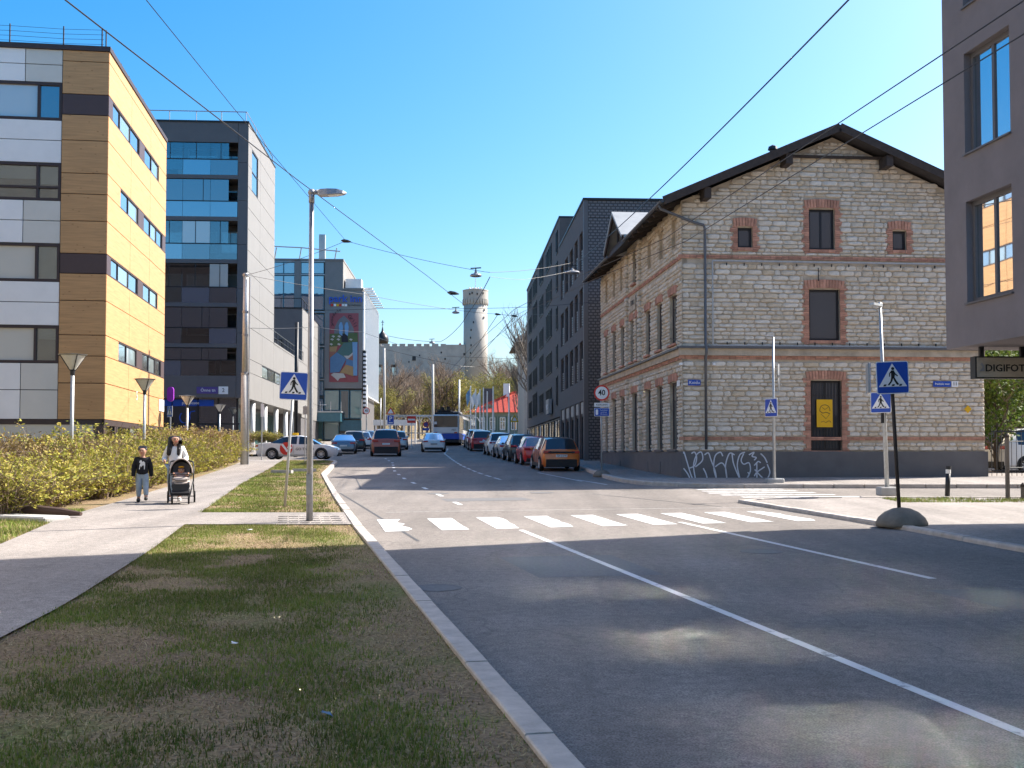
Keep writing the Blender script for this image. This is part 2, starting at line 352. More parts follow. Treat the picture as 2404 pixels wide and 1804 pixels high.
islandmat('leaf_olive', [(.26,.24,.06),(.18,.19,.05),(.31,.27,.07),(.21,.17,.06)], .8, .25, .3, trans=.25)
islandmat('leaf_green', [(.06,.11,.02),(.09,.14,.02),(.13,.17,.03),(.05,.08,.02)], .7, .25, .6, trans=.25)
islandmat('twig_brown', [(.24,.175,.125),(.19,.15,.115),(.28,.20,.14),(.17,.13,.105)], .95, .2, .4)
def carpaint(name, col, metal=.35):
    m, n, l, b = newmat(name); b.inputs['Base Color'].default_value = (*col, 1); b.inputs['Metallic'].default_value = metal
    b.inputs['Roughness'].default_value = .38; b.inputs['Coat Weight'].default_value = .8; b.inputs['Coat Roughness'].default_value = .06
for nme, c, mt in (('paint_orange', (.62, .16, .02), .3), ('paint_red', (.55, .018, .014), .2), ('paint_dark', (.03, .032, .036), .4), ('paint_white', (.70, .70, .69), .0),
               ('paint_silver', (.42, .44, .46), .5), ('paint_bluegrey', (.16, .20, .25), .5), ('paint_rust', (.45, .085, .03), .2), ('paint_blue', (.01, .09, .48), .0), ('paint_maroon', (.16, .012, .015), .3)):
    carpaint(nme, c, mt)
glassmat('glass_sun', (.03, .035, .04), .9, rough=.105)
# ------------------------------------------------------------------ ground, road, pavements
def ysamp(y0, y1, st):
    s = set(np.arange(y0, y1 + 1e-6, st).round(3)); s |= {g for g in GY if y0 < g < y1}; s |= {y0, y1}
    return sorted(s)
def sheet(name, xl, xr, y0, y1, dz, mt, nx=2, st=2.0, parent=None, jig=0, **kw):
    b = MB(); ys = ysamp(y0, y1, st); vs = []; fs = []
    for y in ys:
        a = xl(y) if callable(xl) else xl; c = xr(y) if callable(xr) else xr
        for i in range(nx + 1):
            x = lerp(a, c, i / nx); vs.append((x, y, gz(y) + dz + (jig * noise.noise((x * .9, y * .9, 3)) if jig else 0)))
    for k in range(len(ys) - 1):
        for i in range(nx): q = k * (nx + 1) + i; fs.append((q, q + 1, q + nx + 2, q + nx + 1))
    b.add(vs, fs); return b.build(name, mt, parent, **kw)
def F(pts): return lambda y: ip(y, pts)
sheet('ground', -1500, 1500, -300, 3000, -.06, 'soil', nx=6, st=60, kind='structure')
sheet('road', -70, 70, -40, 152, 0, 'asphalt', nx=4, kind='structure')
KL = [(-40, 10.2), (6.22, .32), (20.6, -2.76), (30.1, -4.67), (45.2, -7.6), (62, -9.75), (64, -10.4), (65.2, -11.6)]
KR = [(-40, 18.6), (17.1, 7.95), (21, 7.45), (23.5, 7.0), (29.0, 5.9), (29.5, 6.2), (30, 7.2), (30.4, 9.5)]
KF = [(36.2, 9.5), (36.3, 7.6), (36.7, 6.0), (37.9, 4.7), (40, 4.0), (43, 3.67), (53, 3.35), (60, 2.6), (66, 1.75), (77, .4), (90, -1.1), (104, -2.4), (120, -3.4), (152, -5.0)]
K4 = [(75.5, -14.6), (76.5, -13.9), (81, -13.95), (95, -15.1), (120, -17.2), (152, -19.5)]
SR = F([(-20, -1.2), (9.4, -4.35), (11.35, -4.54), (16.5, -5.35), (23.9, -6.7), (36.2, -8.87), (56, -11.9), (64, -13.2)])
SL = F([(-20, -4.2), (9, -6.75), (17.1, -7.9), (22.7, -9.15), (28.7, -9.9), (41, -11.7), (56, -14.0), (64, -15.4)])
sheet('verge_ground', -70, lambda y: ip(y, KL) - .15, -40, 65, .105, 'soil', nx=10, st=1.0, jig=.02, kind='structure')
sheet('pavement', SL, SR, -20, 64.2, .135, 'footway', nx=2, st=1.0, kind='structure')
sheet('crossing_path', lambda y: SR(y) - .02, lambda y: ip(y, KL) - .14, 20.9, 23.9, .131, 'footway', nx=3, st=.5, kind='structure')
sheet('corner_pavement', lambda y: ip(y, KR) + .15, 70, -40, 30.4, .06, 'footway', nx=6, st=.5, kind='structure')
sheet('far_pavement', lambda y: ip(y, KF) + .15, 70, 36.2, 152, .12, 'footway', nx=6, st=.5, kind='structure')
sheet('hotel_pavement', -70, lambda y: ip(y, K4) - .15, 75.5, 152, .12, 'footway', nx=4, st=.5, kind='structure')
def kerb(name, pl, y0, y1, side, kh=.145):
    root = empty(name, kind='structure'); pts = [(ip(y, pl), y) for y in np.arange(y0, y1, .1)]
    seg = [pts[0]]; acc = 0; cuts = [0]
    for i in range(1, len(pts)):
        acc += math.hypot(pts[i][0] - pts[i-1][0], pts[i][1] - pts[i-1][1])
        if acc > 1.0: cuts.append(i); acc = 0
    for a, c in zip(cuts[:-1], cuts[1:]):
        p, q = Vector((*pts[a], 0)), Vector((*pts[c], 0)); d = (q - p).normalized(); n = Vector((-d.y, d.x, 0)) * side
        p += d * .008; q -= d * .008; j = random.uniform(-.006, .006); wd = .19
        za, zb = gz(p.y), gz(q.y); h = kh + j; b = MB(); r = .02
        def col(o, z): return [p + n * o + Vector((0, 0, za + z)), q + n * o + Vector((0, 0, zb + z))]
        sec = [(-.015, -.1), (0, h - r - .01), (r, h), (wd - .01, h), (wd, h - .01), (wd, -.1)]
        vs = []
        for o, z in sec: vs += col(o, z)
        k = len(sec); fs = [(2*i, 2*i+1, 2*i+3, 2*i+2) for i in range(k-1)] + [tuple(range(0, 2*k, 2))[::-1], tuple(range(1, 2*k, 2))]
        b.add(vs, fs).build('kerb_stone', 'kerb_stone', root)
    return root
kerb('kerb_left', KL, 4.5, 65.1, 1); kerb('kerb_right', KR, 8, 30.4, -1, .085); kerb('kerb_far', KF, 36.2, 92, -1)
kerb('kerb_hotel', K4, 75.6, 96, 1)
def kerb_x(name, x0, x1, y, side, kh=.145):
    root = empty(name, kind='structure'); x = x0
    while x < x1:
        b = MB(); b.bev(x + .008, x + .992, min(y, y + .19 * side), max(y, y + .19 * side), gz(y) - .1, gz(y) + kh + random.uniform(-.006, .006), .02); b.build('kerb_stone', 'kerb_stone', root); x += 1
kerb_x('kerb_side_street', 9.5, 30.5, 36.2, 1); kerb_x('kerb_corner', 9.5, 30.5, 30.4, -1, .085)
# painted markings: each a thin sheet 5 mm over the asphalt
marks = empty('road_markings', kind='structure')
def ribbon(pts, wd, mt='road_paint', dz=.006, name='painted_line', parent=marks, rag=0):
    b = MB(); vs = []; P = []
    for (x0, y0), (x1, y1) in zip(pts[:-1], pts[1:]):
        k = max(1, int(math.hypot(x1-x0, y1-y0) / .8))
        P += [(lerp(x0, x1, i/k), lerp(y0, y1, i/k)) for i in range(k)]
    P.append(pts[-1])
    for i, (x, y) in enumerate(P):
        a, c = P[max(i-1, 0)], P[min(i+1, len(P)-1)]; d = Vector((c[0]-a[0], c[1]-a[1])).normalized(); n = Vector((-d.y, d.x)) * wd / 2
        for s in (1, -1): q = Vector((x, y)) + n * s; vs.append((q.x, q.y, gz(q.y) + dz))
    b.add(vs, [(2*i, 2*i+1, 2*i+3, 2*i+2) for i in range(len(P)-1)]); return b.build(name, mt, parent)
for i in range(9):
    x, y = -2.86 + 1.04 * i, 23.5 + .3 * i; b = MB(); k = 7
    L = []; Rr = []
    for j in range(k + 1):
        t = j / k; px, py = x + .49 * t, y - 2.75 * t; L.append((px, py))
        wv = .52 + (random.uniform(-.22, .02) if i in (0, 8) else random.uniform(-.09, 0) if i in (2, 3) else random.uniform(-.02, 0))
        Rr.append((px + wv, py + .14 * wv / .52))
    vs = [(a, c, gz(c) + .006) for a, c in L + Rr]
    b.add(vs, [(j, j + 1, k + 2 + j, k + 1 + j) for j in range(k)]).build('zebra_stripe', 'road_paint', marks)
ribbon([(.17, 21.1), (3.2, 6.94), (6.2, -7)], .105); ribbon([(3.46, 22.9), (5.37, 14.2)], .12)
path = [(26.5, -.95), (28.5, -1.37), (43.3, -4.2), (51, -5.4), (63, -6.8), (80, -9.6)]
for y in (28.2, 31.8, 35.6, 39.3, 43, 46.8, 50.8, 54.5, 58, 62, 66, 70): ribbon([(ip(y, path), y), (ip(y + 1.1, path), y + 1.1)], .13)
path2 = [(42, -.35), (45.3, -.9), (50, -1.6), (58, -2.64), (82, -5.0), (97, -5.6)]
for y in np.arange(42.5, 96, 2.6): ribbon([(ip(y, path2), y), (ip(y + 1.7, path2), y + 1.7)], .12, 'thin_paint' if y < 54 else 'road_paint')
ribbon([(2.6, 41), (1.15, 49.5)], .10, 'thin_paint'); ribbon([(3.3, 38.6), (2.5, 42.3)], .10, 'thin_paint')
for k, (y, x0, x1) in enumerate(((35.4, 5.9, 8.7), (34.4, 5.9, 8.9), (33.4, 5.9, 9.2), (32.4, 6.1, 9.5), (31.4, 6.5, 9.9))): ribbon([(x0, y), (x1, y + .25)], .40, 'thin_paint', name='zebra_stripe')
ribbon([(-2.9, 25.6), (-.5, 26.2), (6.2, 27.3)], .035, 'thin_paint', .004)
mat('tar', (.075, .072, .07), .7, var=.2, scale=10); mat('old_patch', (.15, .146, .143), .85, var=.2, scale=25)
ribbon([(-5.2, 33.5), (-3.7, 27.5), (-1.6, 19)], .06, 'tar', .003, 'tar_seam'); ribbon([(2.4, 33), (5.2, 27.5)], .07, 'tar', .003, 'tar_seam')
ribbon([(-8, 50), (-6.2, 44), (-4.9, 36)], .05, 'tar', .003, 'tar_seam'); ribbon([(-.2, 40.0), (-3.2, 37.8)], .06, 'tar', .003, 'tar_seam')
def patchq(pts, mt='old_patch', dz=.0035):
    b = MB(); b.add([(x, y, gz(y) + dz) for x, y in pts], [tuple(range(len(pts)))]); b.build('asphalt_patch', mt, marks)
patchq([(-.2, 16.6), (1.5, 16.9), (2.0, 14.6), (.35, 14.3)]); patchq([(4.9, 13.2), (6.3, 13.4), (6.9, 10.6), (5.6, 10.3)]); patchq([(-1.7, 29.5), (.6, 30.1), (.3, 31.3), (-2.0, 30.7)])
for x, y, r in ((-4.6, 36.5, .35), (.9, 33.6, .36), (-2.2, 33.2, .33), (3.9, 17.4, .33), (-.9, 13.4, .3)):
    b = MB(); b.M = Matrix.Translation((x, y, gz(y))) @ Matrix.Rotation(math.atan(.0223 if y < 50 else .027), 4, 'X'); b.lathe([(.01, -.02), (r, -.02), (r, .006), (r - .05, .008), (r - .06, .004), (.01, .004)], 20); b.build('manhole_cover', 'old_patch', marks)
# paving setts at the drop kerb by the lamp post
setts = empty('paving_setts', kind='structure')
for i in range(6):
    for j in range(4):
        x = -4.35 + .21 * i; y = 21.35 + .5 * j; b = MB(); b.bev(x - .1 - .2 * (y - 21.3), x + .1 - .2 * (y - 21.3), y - .243, y + .243, gz(y) + .09, gz(y) + .139 + random.uniform(0, .006), .008); b.build('sett', 'footway', setts)
# ------------------------------------------------------------------ grass, straw, leaves on the ground
def blades(name, n, region, hmin, hmax, wd, mt, label, dens, flat=.9):
    rs = np.random.RandomState(len(name) + n); V = np.zeros((n, 3, 3), np.float32); k = 0; tries = 0
    while k < n and tries < n * 8:
        tries += 1
        x, y, z = region(rs)
        if x is None or rs.rand() > dens(x, y): continue
        a = rs.rand() * 6.283; h = hmin + (hmax - hmin) * rs.rand() ** 1.5; l = rs.rand() * flat * h; lx, ly = math.cos(a) * l, math.sin(a) * l
        px, py = -math.sin(a) * wd, math.cos(a) * wd
        V[k] = ((x - px, y - py, z), (x + px, y + py, z), (x + lx, y + ly, z + h)); k += 1
    V = V[:k].reshape(-1, 3); me = bpy.data.meshes.new(name); me.vertices.add(3 * k); me.loops.add(3 * k); me.polygons.add(k)
    me.vertices.foreach_set('co', V.ravel()); me.loops.foreach_set('vertex_index', np.arange(3 * k, dtype=np.int32))
    me.polygons.foreach_set('loop_start', np.arange(0, 3 * k, 3, dtype=np.int32)); me.polygons.foreach_set('loop_total', np.full(k, 3, np.int32))
    me.materials.append(M[mt]); me.update(); me.validate(); o = bpy.data.objects.new(name, me); COL.objects.link(o); return tag(o, label, 'grass', kind='stuff')
def patch(x, y): return noise.fractal((x * .8 + 5, y * .8, 1.3), .7, 2.1, 5) * .75 + .55
def dens_green(x, y):
    e = ip(y, KL) - .2 - x; v = patch(x, y) * 1.9 - .52 + .5 * max(0, noise.noise((x * 3.1, y * 3.1, 9)))
    if 5 < y < 66 and x > SR(y): v *= min(1, max(0, (e - .1) / .8)) + .02
    return max(0.02, min(1, v))
def dens_straw(x, y): return max(.12, min(1, 1.3 - patch(x, y) * 1.3))
def reg_verge(y0, y1):
    def f(rs):
        y = y0 + (y1 - y0) * rs.rand() ** (1.25 if y1 < 22 else 1.3); a, c = SR(y) - .04, ip(y, KL) - .2
        x = a + (c - a) * rs.rand(); return x, y, gz(y) + .108
    return f
blades('verge_grass', 90000, reg_verge(5.2, 20.9), .012, .055, .005, 'grass', 'short patchy green grass on the roadside verge in front', dens_green)
blades('verge_straw', 42000, reg_verge(5.2, 20.9), .006, .03, .004, 'straw', 'dry straw and dead stalks lying between the grass', dens_straw, 3.5)
blades('verge_grass_beyond', 42000, reg_verge(23.95, 63), .02, .075, .010, 'grass', 'sunlit grass verge beyond the crossing path', dens_green)
blades('verge_straw_beyond', 12000, reg_verge(23.95, 63), .01, .05, .008, 'straw', 'dry grass on the verge beyond the crossing path', dens_straw)
def reg_left(rs):
    y = 14 + 10.5 * rs.rand(); x = SL(y) - 2.6 * rs.rand() * min(1, (24.9 - y) / 3); return x - .03, y, gz(y) + .105
blades('bank_grass', 14000, reg_left, .03, .11, .008, 'grass', 'grass bank between the pavement and the shrubs', lambda x, y: max(.1, patch(x, y) * 1.4 - .2))
def reg_right(rs):
    y = 28.2 + 1.7 * rs.rand(); x = 9.9 + 7 * rs.rand(); return x, y, gz(y) + .06
blades('corner_grass', 7000, reg_right, .02, .09, .008, 'grass', 'thin grass strip on the sunny street corner', lambda x, y: max(0, min(1, patch(x * 2, y * 2) * 1.6 - .35)) * min(1, (y - 28.1) * 3) * min(1, (30 - y) * 3))
# ------------------------------------------------------------------ building helpers
def FRONT(Y=0): return Matrix(((1, 0, 0, 0), (0, -1, 0, Y), (0, 0, 1, 0), (0, 0, 0, 1)))      # (u, outward, z) on a wall facing -y
def RIGHT(X=0): return Matrix(((0, 1, 0, X), (1, 0, 0, 0), (0, 0, 1, 0), (0, 0, 0, 1)))       # wall facing +x, u = y
def LEFT(X=0): return Matrix(((0, -1, 0, X), (1, 0, 0, 0), (0, 0, 1, 0), (0, 0, 0, 1)))       # wall facing -x, u = y
def on(mx): b = MB(); b.M = mx; return b
def slab(mx, u0, u1, z0, z1, n0, n1, name, mt, parent): return on(mx).box(u0, u1, n0, n1, z0, z1).build(name, mt, parent)
def window(mx, u0, u1, z0, z1, parent, frame='black_metal', glass='glass_dark', fw=.07, n=.0, depth=.10, vs=(), hs=(), name='window', pane_in=.05, sill=0):
    b = on(mx)
    b.box(u0, u1, n - depth, n, z0, z0 + fw); b.box(u0, u1, n - depth, n, z1 - fw, z1)
    b.box(u0, u0 + fw, n - depth, n, z0 + fw, z1 - fw); b.box(u1 - fw, u1, n - depth, n, z0 + fw, z1 - fw)
    xs = [u0 + fw] + [v for v in vs] + [u1 - fw]; zs = [z0 + fw] + [h for h in hs] + [z1 - fw]
    for v in vs: b.box(v - fw * .45, v + fw * .45, n - depth + .01, n - .01, z0 + fw, z1 - fw)
    for h in hs: b.box(u0 + fw, u1 - fw, n - depth + .012, n - .012, h - fw * .4, h + fw * .4)
    w_ = b.build(name, frame, parent)
    if sill: on(mx).box(u0 - .06, u1 + .06, n - .1, n + .1, z0 - .05, z0 - .003).build('sill', frame, w_)
    i = 0
    for a, c in zip(xs[:-1], xs[1:]):
        for e, g in zip(zs[:-1], zs[1:]):
            gm = glass[i % len(glass)] if isinstance(glass, (list, tuple)) else glass; i += 1
            on(mx).box(a - .004, c + .004, n - pane_in - .012, n - pane_in, e - .004, g + .004).build('pane', gm, w_)
    return w_
# ================================================================== 1. timber-clad office block, left
B1 = empty('office_block', (-16.49, 44.8, 0), math.atan(.134), 'office block with timber corner, white panels and brown window bands', 'building')
D1 = 13.3; Z1 = [18.4, 17.95, 16.6, 15.75, 14.7, 13.35, 12.5, 11.4, 10.07, 9.25, 8.15, 6.75, 5.9, 4.8, 3.33]
b = MB(); b.box(-26, -.2, .25, D1 - .02, 3.36, 18.38); b.build('core', 'brown_frame', B1)
b = MB(); b.box(-26, -.6, .5, D1 - .4, .6, 3.3); b.build('shop_interior', 'dark_cladding', B1)
fr, rt = FRONT(0), RIGHT(0)
g = .016
def panel(mx, u0, u1, z0, z1, mt, parent, n1=.0, name='panel'): on(mx).box(u0 + g, u1 - g, -.09, n1, z0 + g, z1 - g).build(name, mt, parent)
for i in range(len(Z1) - 1):
    zt, zb = Z1[i], Z1[i + 1]
    strip = i in (2, 5, 8, 11)
    panel(fr, -1.83, -.004, zb, zt, 'brown_panel' if i in (2, 8) else 'wood_panel', B1)
    if not strip:
        for a, c in ((0, 4.5), (4.5, 9.0), (9.0, D1)): panel(rt, a, c, zb, zt, 'wood_panel', B1)
    else:
        if i in (2, 8): segs = [(0, .75, 'brown_panel'), (6.3, 7.5, 'brown_panel'), (11.2, D1, 'wood_panel')]; win = [(.75, 6.3, (2.2, 4.3)), (7.5, 11.2, (9.3,))]
        else: segs = [(0, 2.4, 'wood_panel'), (6.2, 7.5, 'brown_panel'), (12.4, D1, 'brown_panel')]; win = [(2.4, 6.2, (4.1,)), (7.5, 12.4, (9.2, 10.8))]
        for a, c, m_ in segs: panel(rt, a, c, zb, zt, m_, B1)
        for a, c, vs in win: window(rt, a, c, zb, zt, B1, 'brown_frame', ['glass_mirror', 'glass_pale'], .06, -.01, .12, vs)
# white panels and window bands of the shaded front
WB = [(17.04, 15.49), (13.74, 12.2), (10.45, 8.9), (7.12, 5.6)]
tops = [18.4] + [q[1] for q in WB]; bots = [q[0] for q in WB] + [3.33]
for k, (zt, zb) in enumerate(zip(tops, bots)):
    zm = (zt + zb) / 2 + .05
    for z0, z1 in ((zb, zm), (zm, zt)):
        u = -1.83
        for j, (wd, m_) in enumerate(((1.45, 'cream_panel'), (6.2, 'white_panel'), (1.45, 'cream_panel'), (6.2, 'white_panel')) if k != 1 and k != 3 else ((6.4, 'white_panel'), (1.45, 'cream_panel'), (6.2, 'white_panel'))):
            panel(fr, u - wd, u, z0, z1, m_, B1, -.03); u -= wd
for k, (zt, zb) in enumerate(WB):
    window(fr, -10.6, -1.84, zb, zt, B1, 'brown_frame', [['glass_reflection_tint', 'glass_reflection_tint', 'glass_mid'], ['glass_clear'], ['glass_reflection_tint', 'glass_reflection_tint', 'glass_clear'], ['glass_clear', 'glass_reflection_tint', 'glass_clear']][k], .11, -.03, .2, (-6.9, -2.75), name='window', pane_in=.1, hs=(zb + .55,) if k == 1 else ())  # pale opaque panes hold a white building's reflection as plain colour
    on(fr).box(-10.5, -1.9, -.245, -.235, zb, zt).build('room_wall', ('cream_panel', 'dark_cladding', 'white_panel', 'beige_wall')[k], B1)
    for a, c, q in ((-6.8, -2.85, .35 + .2 * k), (-2.65, -1.95, .9 - .15 * k), (-10.4, -7.0, .6)): on(fr).box(a, c, -.20, -.19, zt - .1 - q, zt - .1).build('blind', 'white_panel', B1)
b = MB(); b.box(-26, .05, -.06, D1 + .03, 18.4, 18.6); b.build('roof_cap', 'brown_frame', B1)
for x in (-8.4, -6.3, -4.0, -1.9, -.38, -.22):
    b = MB(); b.tube([(x, .35, 18.55), (x, .35, 19.5 if x < -.3 else 19.42)], .03, 5); b.build('railing_post', 'black_metal', B1)
b = MB()
for z in (18.82, 19.02, 19.22, 19.42): b.tube([(-9, .35, z), (-6.3, .35, z - .04), (-4, .35, z), (-1.9, .35, z - .04), (-.3, .35, z)], .008, 4)
b.build('railing_wire', 'black_metal', B1)
for k in range(8): b = MB(); b.tube([(-.08, 1 + k * 1.6, 18.6), (-.08, 1 + k * 1.6, 18.82)], .025, 5); b.build('roof_rod', 'brown_frame', B1)
# ground floor
on(fr).box(-26, -.02, -.12, -.02, 3.12, 3.33).build('lintel', 'brown_frame', B1); on(rt).box(.02, D1, -.12, -.02, 3.1, 3.33).build('lintel', 'brown_frame', B1)
for k, u in enumerate((-.45, -4.3, -8.2, -12)): on(fr).box(u, u + (.42 if k == 0 else .12), -.16, -.03, .6, 3.12).build('post', 'brown_panel', B1)
for a, c in ((-4.18, -.45), (-8.08, -4.3), (-12, -8.2)):
    on(fr).box(a, c, -.09, -.075, 2.45, 3.12).build('shop_window', 'glass_pale', B1); on(fr).box(a, c, -.10, -.088, .7, 2.45).build('shop_window', 'glass_dark', B1)
for k, u in enumerate((.1, 2.0, 2.4, 4.3, 5.0, 6.9, 8.8, 9.5, 11.3, 12.9)): on(rt).box(u, u + (.32 if k % 2 else .2), -.15, -.03, .6, 3.1).build('post', 'brown_frame', B1)
for a, c, m_ in ((.3, 2.0, 'glass_clear'), (2.7, 4.3, 'glass_clear'), (5.2, 6.9, 'glass_pale'), (7.1, 8.8, 'glass_clear'), (9.7, 11.3, 'glass_pale'), (11.5, 12.9, 'glass_clear')): on(rt).box(a - .1, c + .1, -.09, -.075, .6, 3.1).build('shop_window', m_, B1)
for u in (1.2, 3.2, 6.0, 8.0, 10.4):
    for z in (1.2, 1.55, 1.9): on(rt).box(u - .4, u + .4, -.45, -.4, z, z + .12).build('shelf', 'white_paint', B1)
text('PASSION', .34, 'sign_white', B1, (-4.55, -.0, 1.62), name='shop_lettering'); text('PIANIELK', .30, 'sign_white', B1, (-1.9, -.0, 1.72), name='shop_lettering')
b = on(fr)
for k in range(6):
    cx, cz, r = -4.9 + k * .22, 2.1 - .05 * k + .25 * (k % 2), .09 + .03 * (k % 3); b.tube([(cx + r * math.cos(a) * (1 - .05 * a), .012, cz + r * math.sin(a) * (1 - .05 * a)) for a in np.linspace(0, 6, 12)], .012, 4)
b.tube([(-5.6, .012, 1.84), (-3.2, .012, 1.84)], .012, 4); b.build('shop_ornament', 'sign_white', B1)
on(rt).box(11.9, 13.2, .0, .04, 4.15, 4.75).build('shop_sign', 'sign_white', B1); text('5', .6, 'sign_white', B1, (.02, 6.3, 4.6), (R(90), 0, R(90)), name='house_number')
# ------------------------------------------------------------------ pale block on the left, just outside the picture: its sunlit windows throw light on the shaded road
BL = empty('pale_block', (-15.2, 27.5, 0), math.atan(.15), 'pale rendered block with rows of windows left of the hedge', 'building')
b = MB(); b.box(-22, -.25, -34, 0, .3, 19.6); b.build('core', 'pale_render', BL)
rz_ = [(3.6, 4.8), (6.8, 8.0), (9.9, 11.1), (13.1, 14.3), (16.3, 17.5)]; us_ = [-2.2 - 3.1 * k for k in range(10)]
zz_ = [.3] + [q for r_ in rz_ for q in r_] + [19.6]
for z0, z1 in zip(zz_[::2], zz_[1::2]): on(RIGHT(0)).box(-34, 0, -.25, 0, z0, z1).build('wall_band', 'pale_render', BL)
for z0, z1 in rz_:
    e = [0] + [q for u in us_ for q in (u, u - 1.3)] + [-34]
    for a, c in zip(e[::2], e[1::2]): on(RIGHT(0)).box(c, a, -.25, -.001, z0, z1).build('wall_pier', 'pale_render', BL)
    for k, u in enumerate(us_): window(RIGHT(0), u - 1.3, u, z0, z1, BL, 'brown_frame', ['glass_sun' if z0 in (13.1, 16.3) else 'glass_dark'], .05, -.03, .06, (), pane_in=.02)
b = MB(); b.box(-22, .06, -34, .06, 19.6, 19.8); b.build('roof_cap', 'brown_frame', BL)
# ================================================================== 2. balcony house
B2 = empty('apartment_house', (-18.5, 77, 0), math.atan(.062), 'dark fronted apartment house with glazed balconies and pale grey side wall', 'building')
fr, rt = FRONT(0), RIGHT(0); sl = [21.5, 18.55, 15.55, 12.5, 9.65]
b = MB(); b.box(-16, -.7, 1.9, 12.3, 5.9, 25.0); b.box(-.68, -.12, .12, 12.2, 5.9, 25.1); b.box(-16, -.7, .1, 1.9, 23.95, 24.95); b.box(-16, -.12, .1, 12.2, 5.85, 5.9); b.build('core', 'dark_cladding', B2)
on(fr).box(-16, -.72, -.1, 0, 23.8, 25.2).build('parapet', 'dark_cladding', B2)
zz = [25.2, 22.4, 19.7, 16.6, 13.5, 10.4, 7.4, 5.85]
for z0, z1 in zip(zz[1:], zz[:-1]): on(fr).box(-.7, -.004, -.12, -.01, z0 + .012, z1 - .012).build('corner_panel', 'dark_cladding', B2)
on(fr).box(-16, -.72, -.1, -.005, 5.9, 7.4).build('spandrel', 'dark_cladding', B2)
for z in sl: on(fr).box(-16, -.71, -2, 0, z - .28, z).build('balcony_slab', 'dark_cladding', B2)
lev = [23.8] + [z - .28 for z in sl]; lo = sl + [7.4]
for k in range(6):
    zt, zb = lev[k], lo[k]; rl = zb + 1.1
    on(fr).box(-16, -.72, -.06, -.0, rl - .04, rl + .03).build('balcony_rail', 'black_metal', B2)
    for j, (a, c) in enumerate(((-2.6, -.74), (-4.5, -2.62), (-6.6, -4.52), (-9, -6.62))):
        on(fr).box(a, c, -.04, -.025, zb, rl - .04).build('balustrade_pane', ['glass_mid', 'glass_blue', 'glass_clear'][(k + j) % 3] if k != 1 else 'glass_blue', B2)
        if not (k == 1 and j == 0 and False): on(fr).box(a, c if j else -1.35, -.05, -.035, rl + .03, zt - .06).build('glazing_pane', ('glass_reflection_tint' if (k + j) % 3 == 0 and k in (2, 3) else 'glass_clear') if k in (0, 2, 3) else 'glass_mid', B2)  # a few mid-floor panes carry a painted pale building reflection
    for u in ((-1.9, -3.6, -5.4) if k in (0, 2, 3) else (-3.1,)): on(fr).box(u - .02, u + .02, -.05, -.01, rl, zt).build('mullion', 'black_metal', B2)
    for a, c in ((-6.6, -4.9), (-4.6, -2.5), (-2.2, -1.0)):
        window(FRONT(1.9), a, c, zb + .25 if k % 2 else zb + .75, zb + 2.3, B2, 'grey_metal', ['glass_pale' if k in (2, 3) else 'glass_mid'], .08, .06, .08)
for x in (-4.7, -2.9, -.95): b = MB(); b.box(x - .18, x + .18, .25, .6, 21.5, 21.88); b.build('flower_pot', 'white_paint', B2)
b = MB(); b.box(-16, .04, -.06, 12.35, 25.2, 25.32); b.build('roof_cap', 'black_metal', B2)
b = MB()
for x in (-7.3, -5.5, -3.65, -1.9, -.2): b.tube([(x, .1, 25.3), (x, .1, 26.0)], .03, 5)
for y in (4, 8, 12): b.tube([(-.15, y, 25.3), (-.15, y, 26)], .03, 5)
b.tube([(-16, .1, 26), (-.15, .1, 26), (-.15, 12, 26)], .035, 5); b.build('roof_railing', 'grey_metal', B2)
# pale side wall panels
zs = [25.2 - 1.5 * i for i in range(11)] + [9.75, 8.7, 7.7, 5.85]; zs = sorted({round(z, 2) for z in zs if z >= 5.85}, reverse=True)
zs = [25.2, 23.75, 22.25, 20.75, 19.25, 17.75, 16.25, 14.75, 13.2, 11.9, 10.9, 8.68, 7.72, 5.85]
for z1, z0 in zip(zs[:-1], zs[1:]):
    cols = [(0, 5.2), (5.2, 12.3)] if z0 >= 10.9 else [(0, 6.6), (6.6, 12.3), (12.3, 18), (18, 25), (25, 32)]
    for a, c in cols:
        if z1 == 8.68 and a in (6.6, 12.3): continue
        if z1 in (23.75, 22.25) and a == 0:
            panel(rt, 0, 1.5, z0, z1, 'light_panel', B2); panel(rt, 4.1, 5.2, z0, z1, 'light_panel', B2); continue
        panel(rt, a, c, z0, z1, 'light_panel', B2)
window(rt, 1.5, 4.1, 20.76, 23.74, B2, 'black_metal', ['glass_blue'], .09, -.01, .12, (), (22.2,))
window(rt, 6.6, 17.0, 7.72, 8.68, B2, 'black_metal', ['glass_pale', 'glass_mid', 'glass_pale'], .07, -.01, .12, (9.6, 13.1))
panel(rt, 17.0, 18, 7.72, 8.68, 'light_panel', B2)
b = MB(); b.box(-12, -.1, 12.3, 32, 5.9, 10.85); b.build('wing', 'light_panel', B2); b = MB(); b.box(-12, .03, 12.32, 32, 10.86, 11.0); b.build('wing_cap', 'light_panel', B2)
b = MB(); b.beam((-.12, 12.4, 12.0), (-.12, 32, 12.0), .06)
for k in range(11): b.beam((-.12, 12.6 + 1.93 * k, 11.0), (-.12, 12.6 + 1.93 * k, 12.0), .05)
b.beam((-.12, 12.4, 11.5), (-.12, 32, 11.5), .03); b.build('terrace_railing', 'black_metal', B2)
b = MB(); b.box(-14, -2.6, 2.6, 32, 1.5, 5.85); b.build('arcade_core', 'dark_cladding', B2)
for k in range(9): b = MB(); b.box(-2.58, -2.55, 3.0 + 3.1 * k, 5.9 + 3.1 * k, 2.6, 5.6); b.build('arcade_window', 'glass_teal', B2)
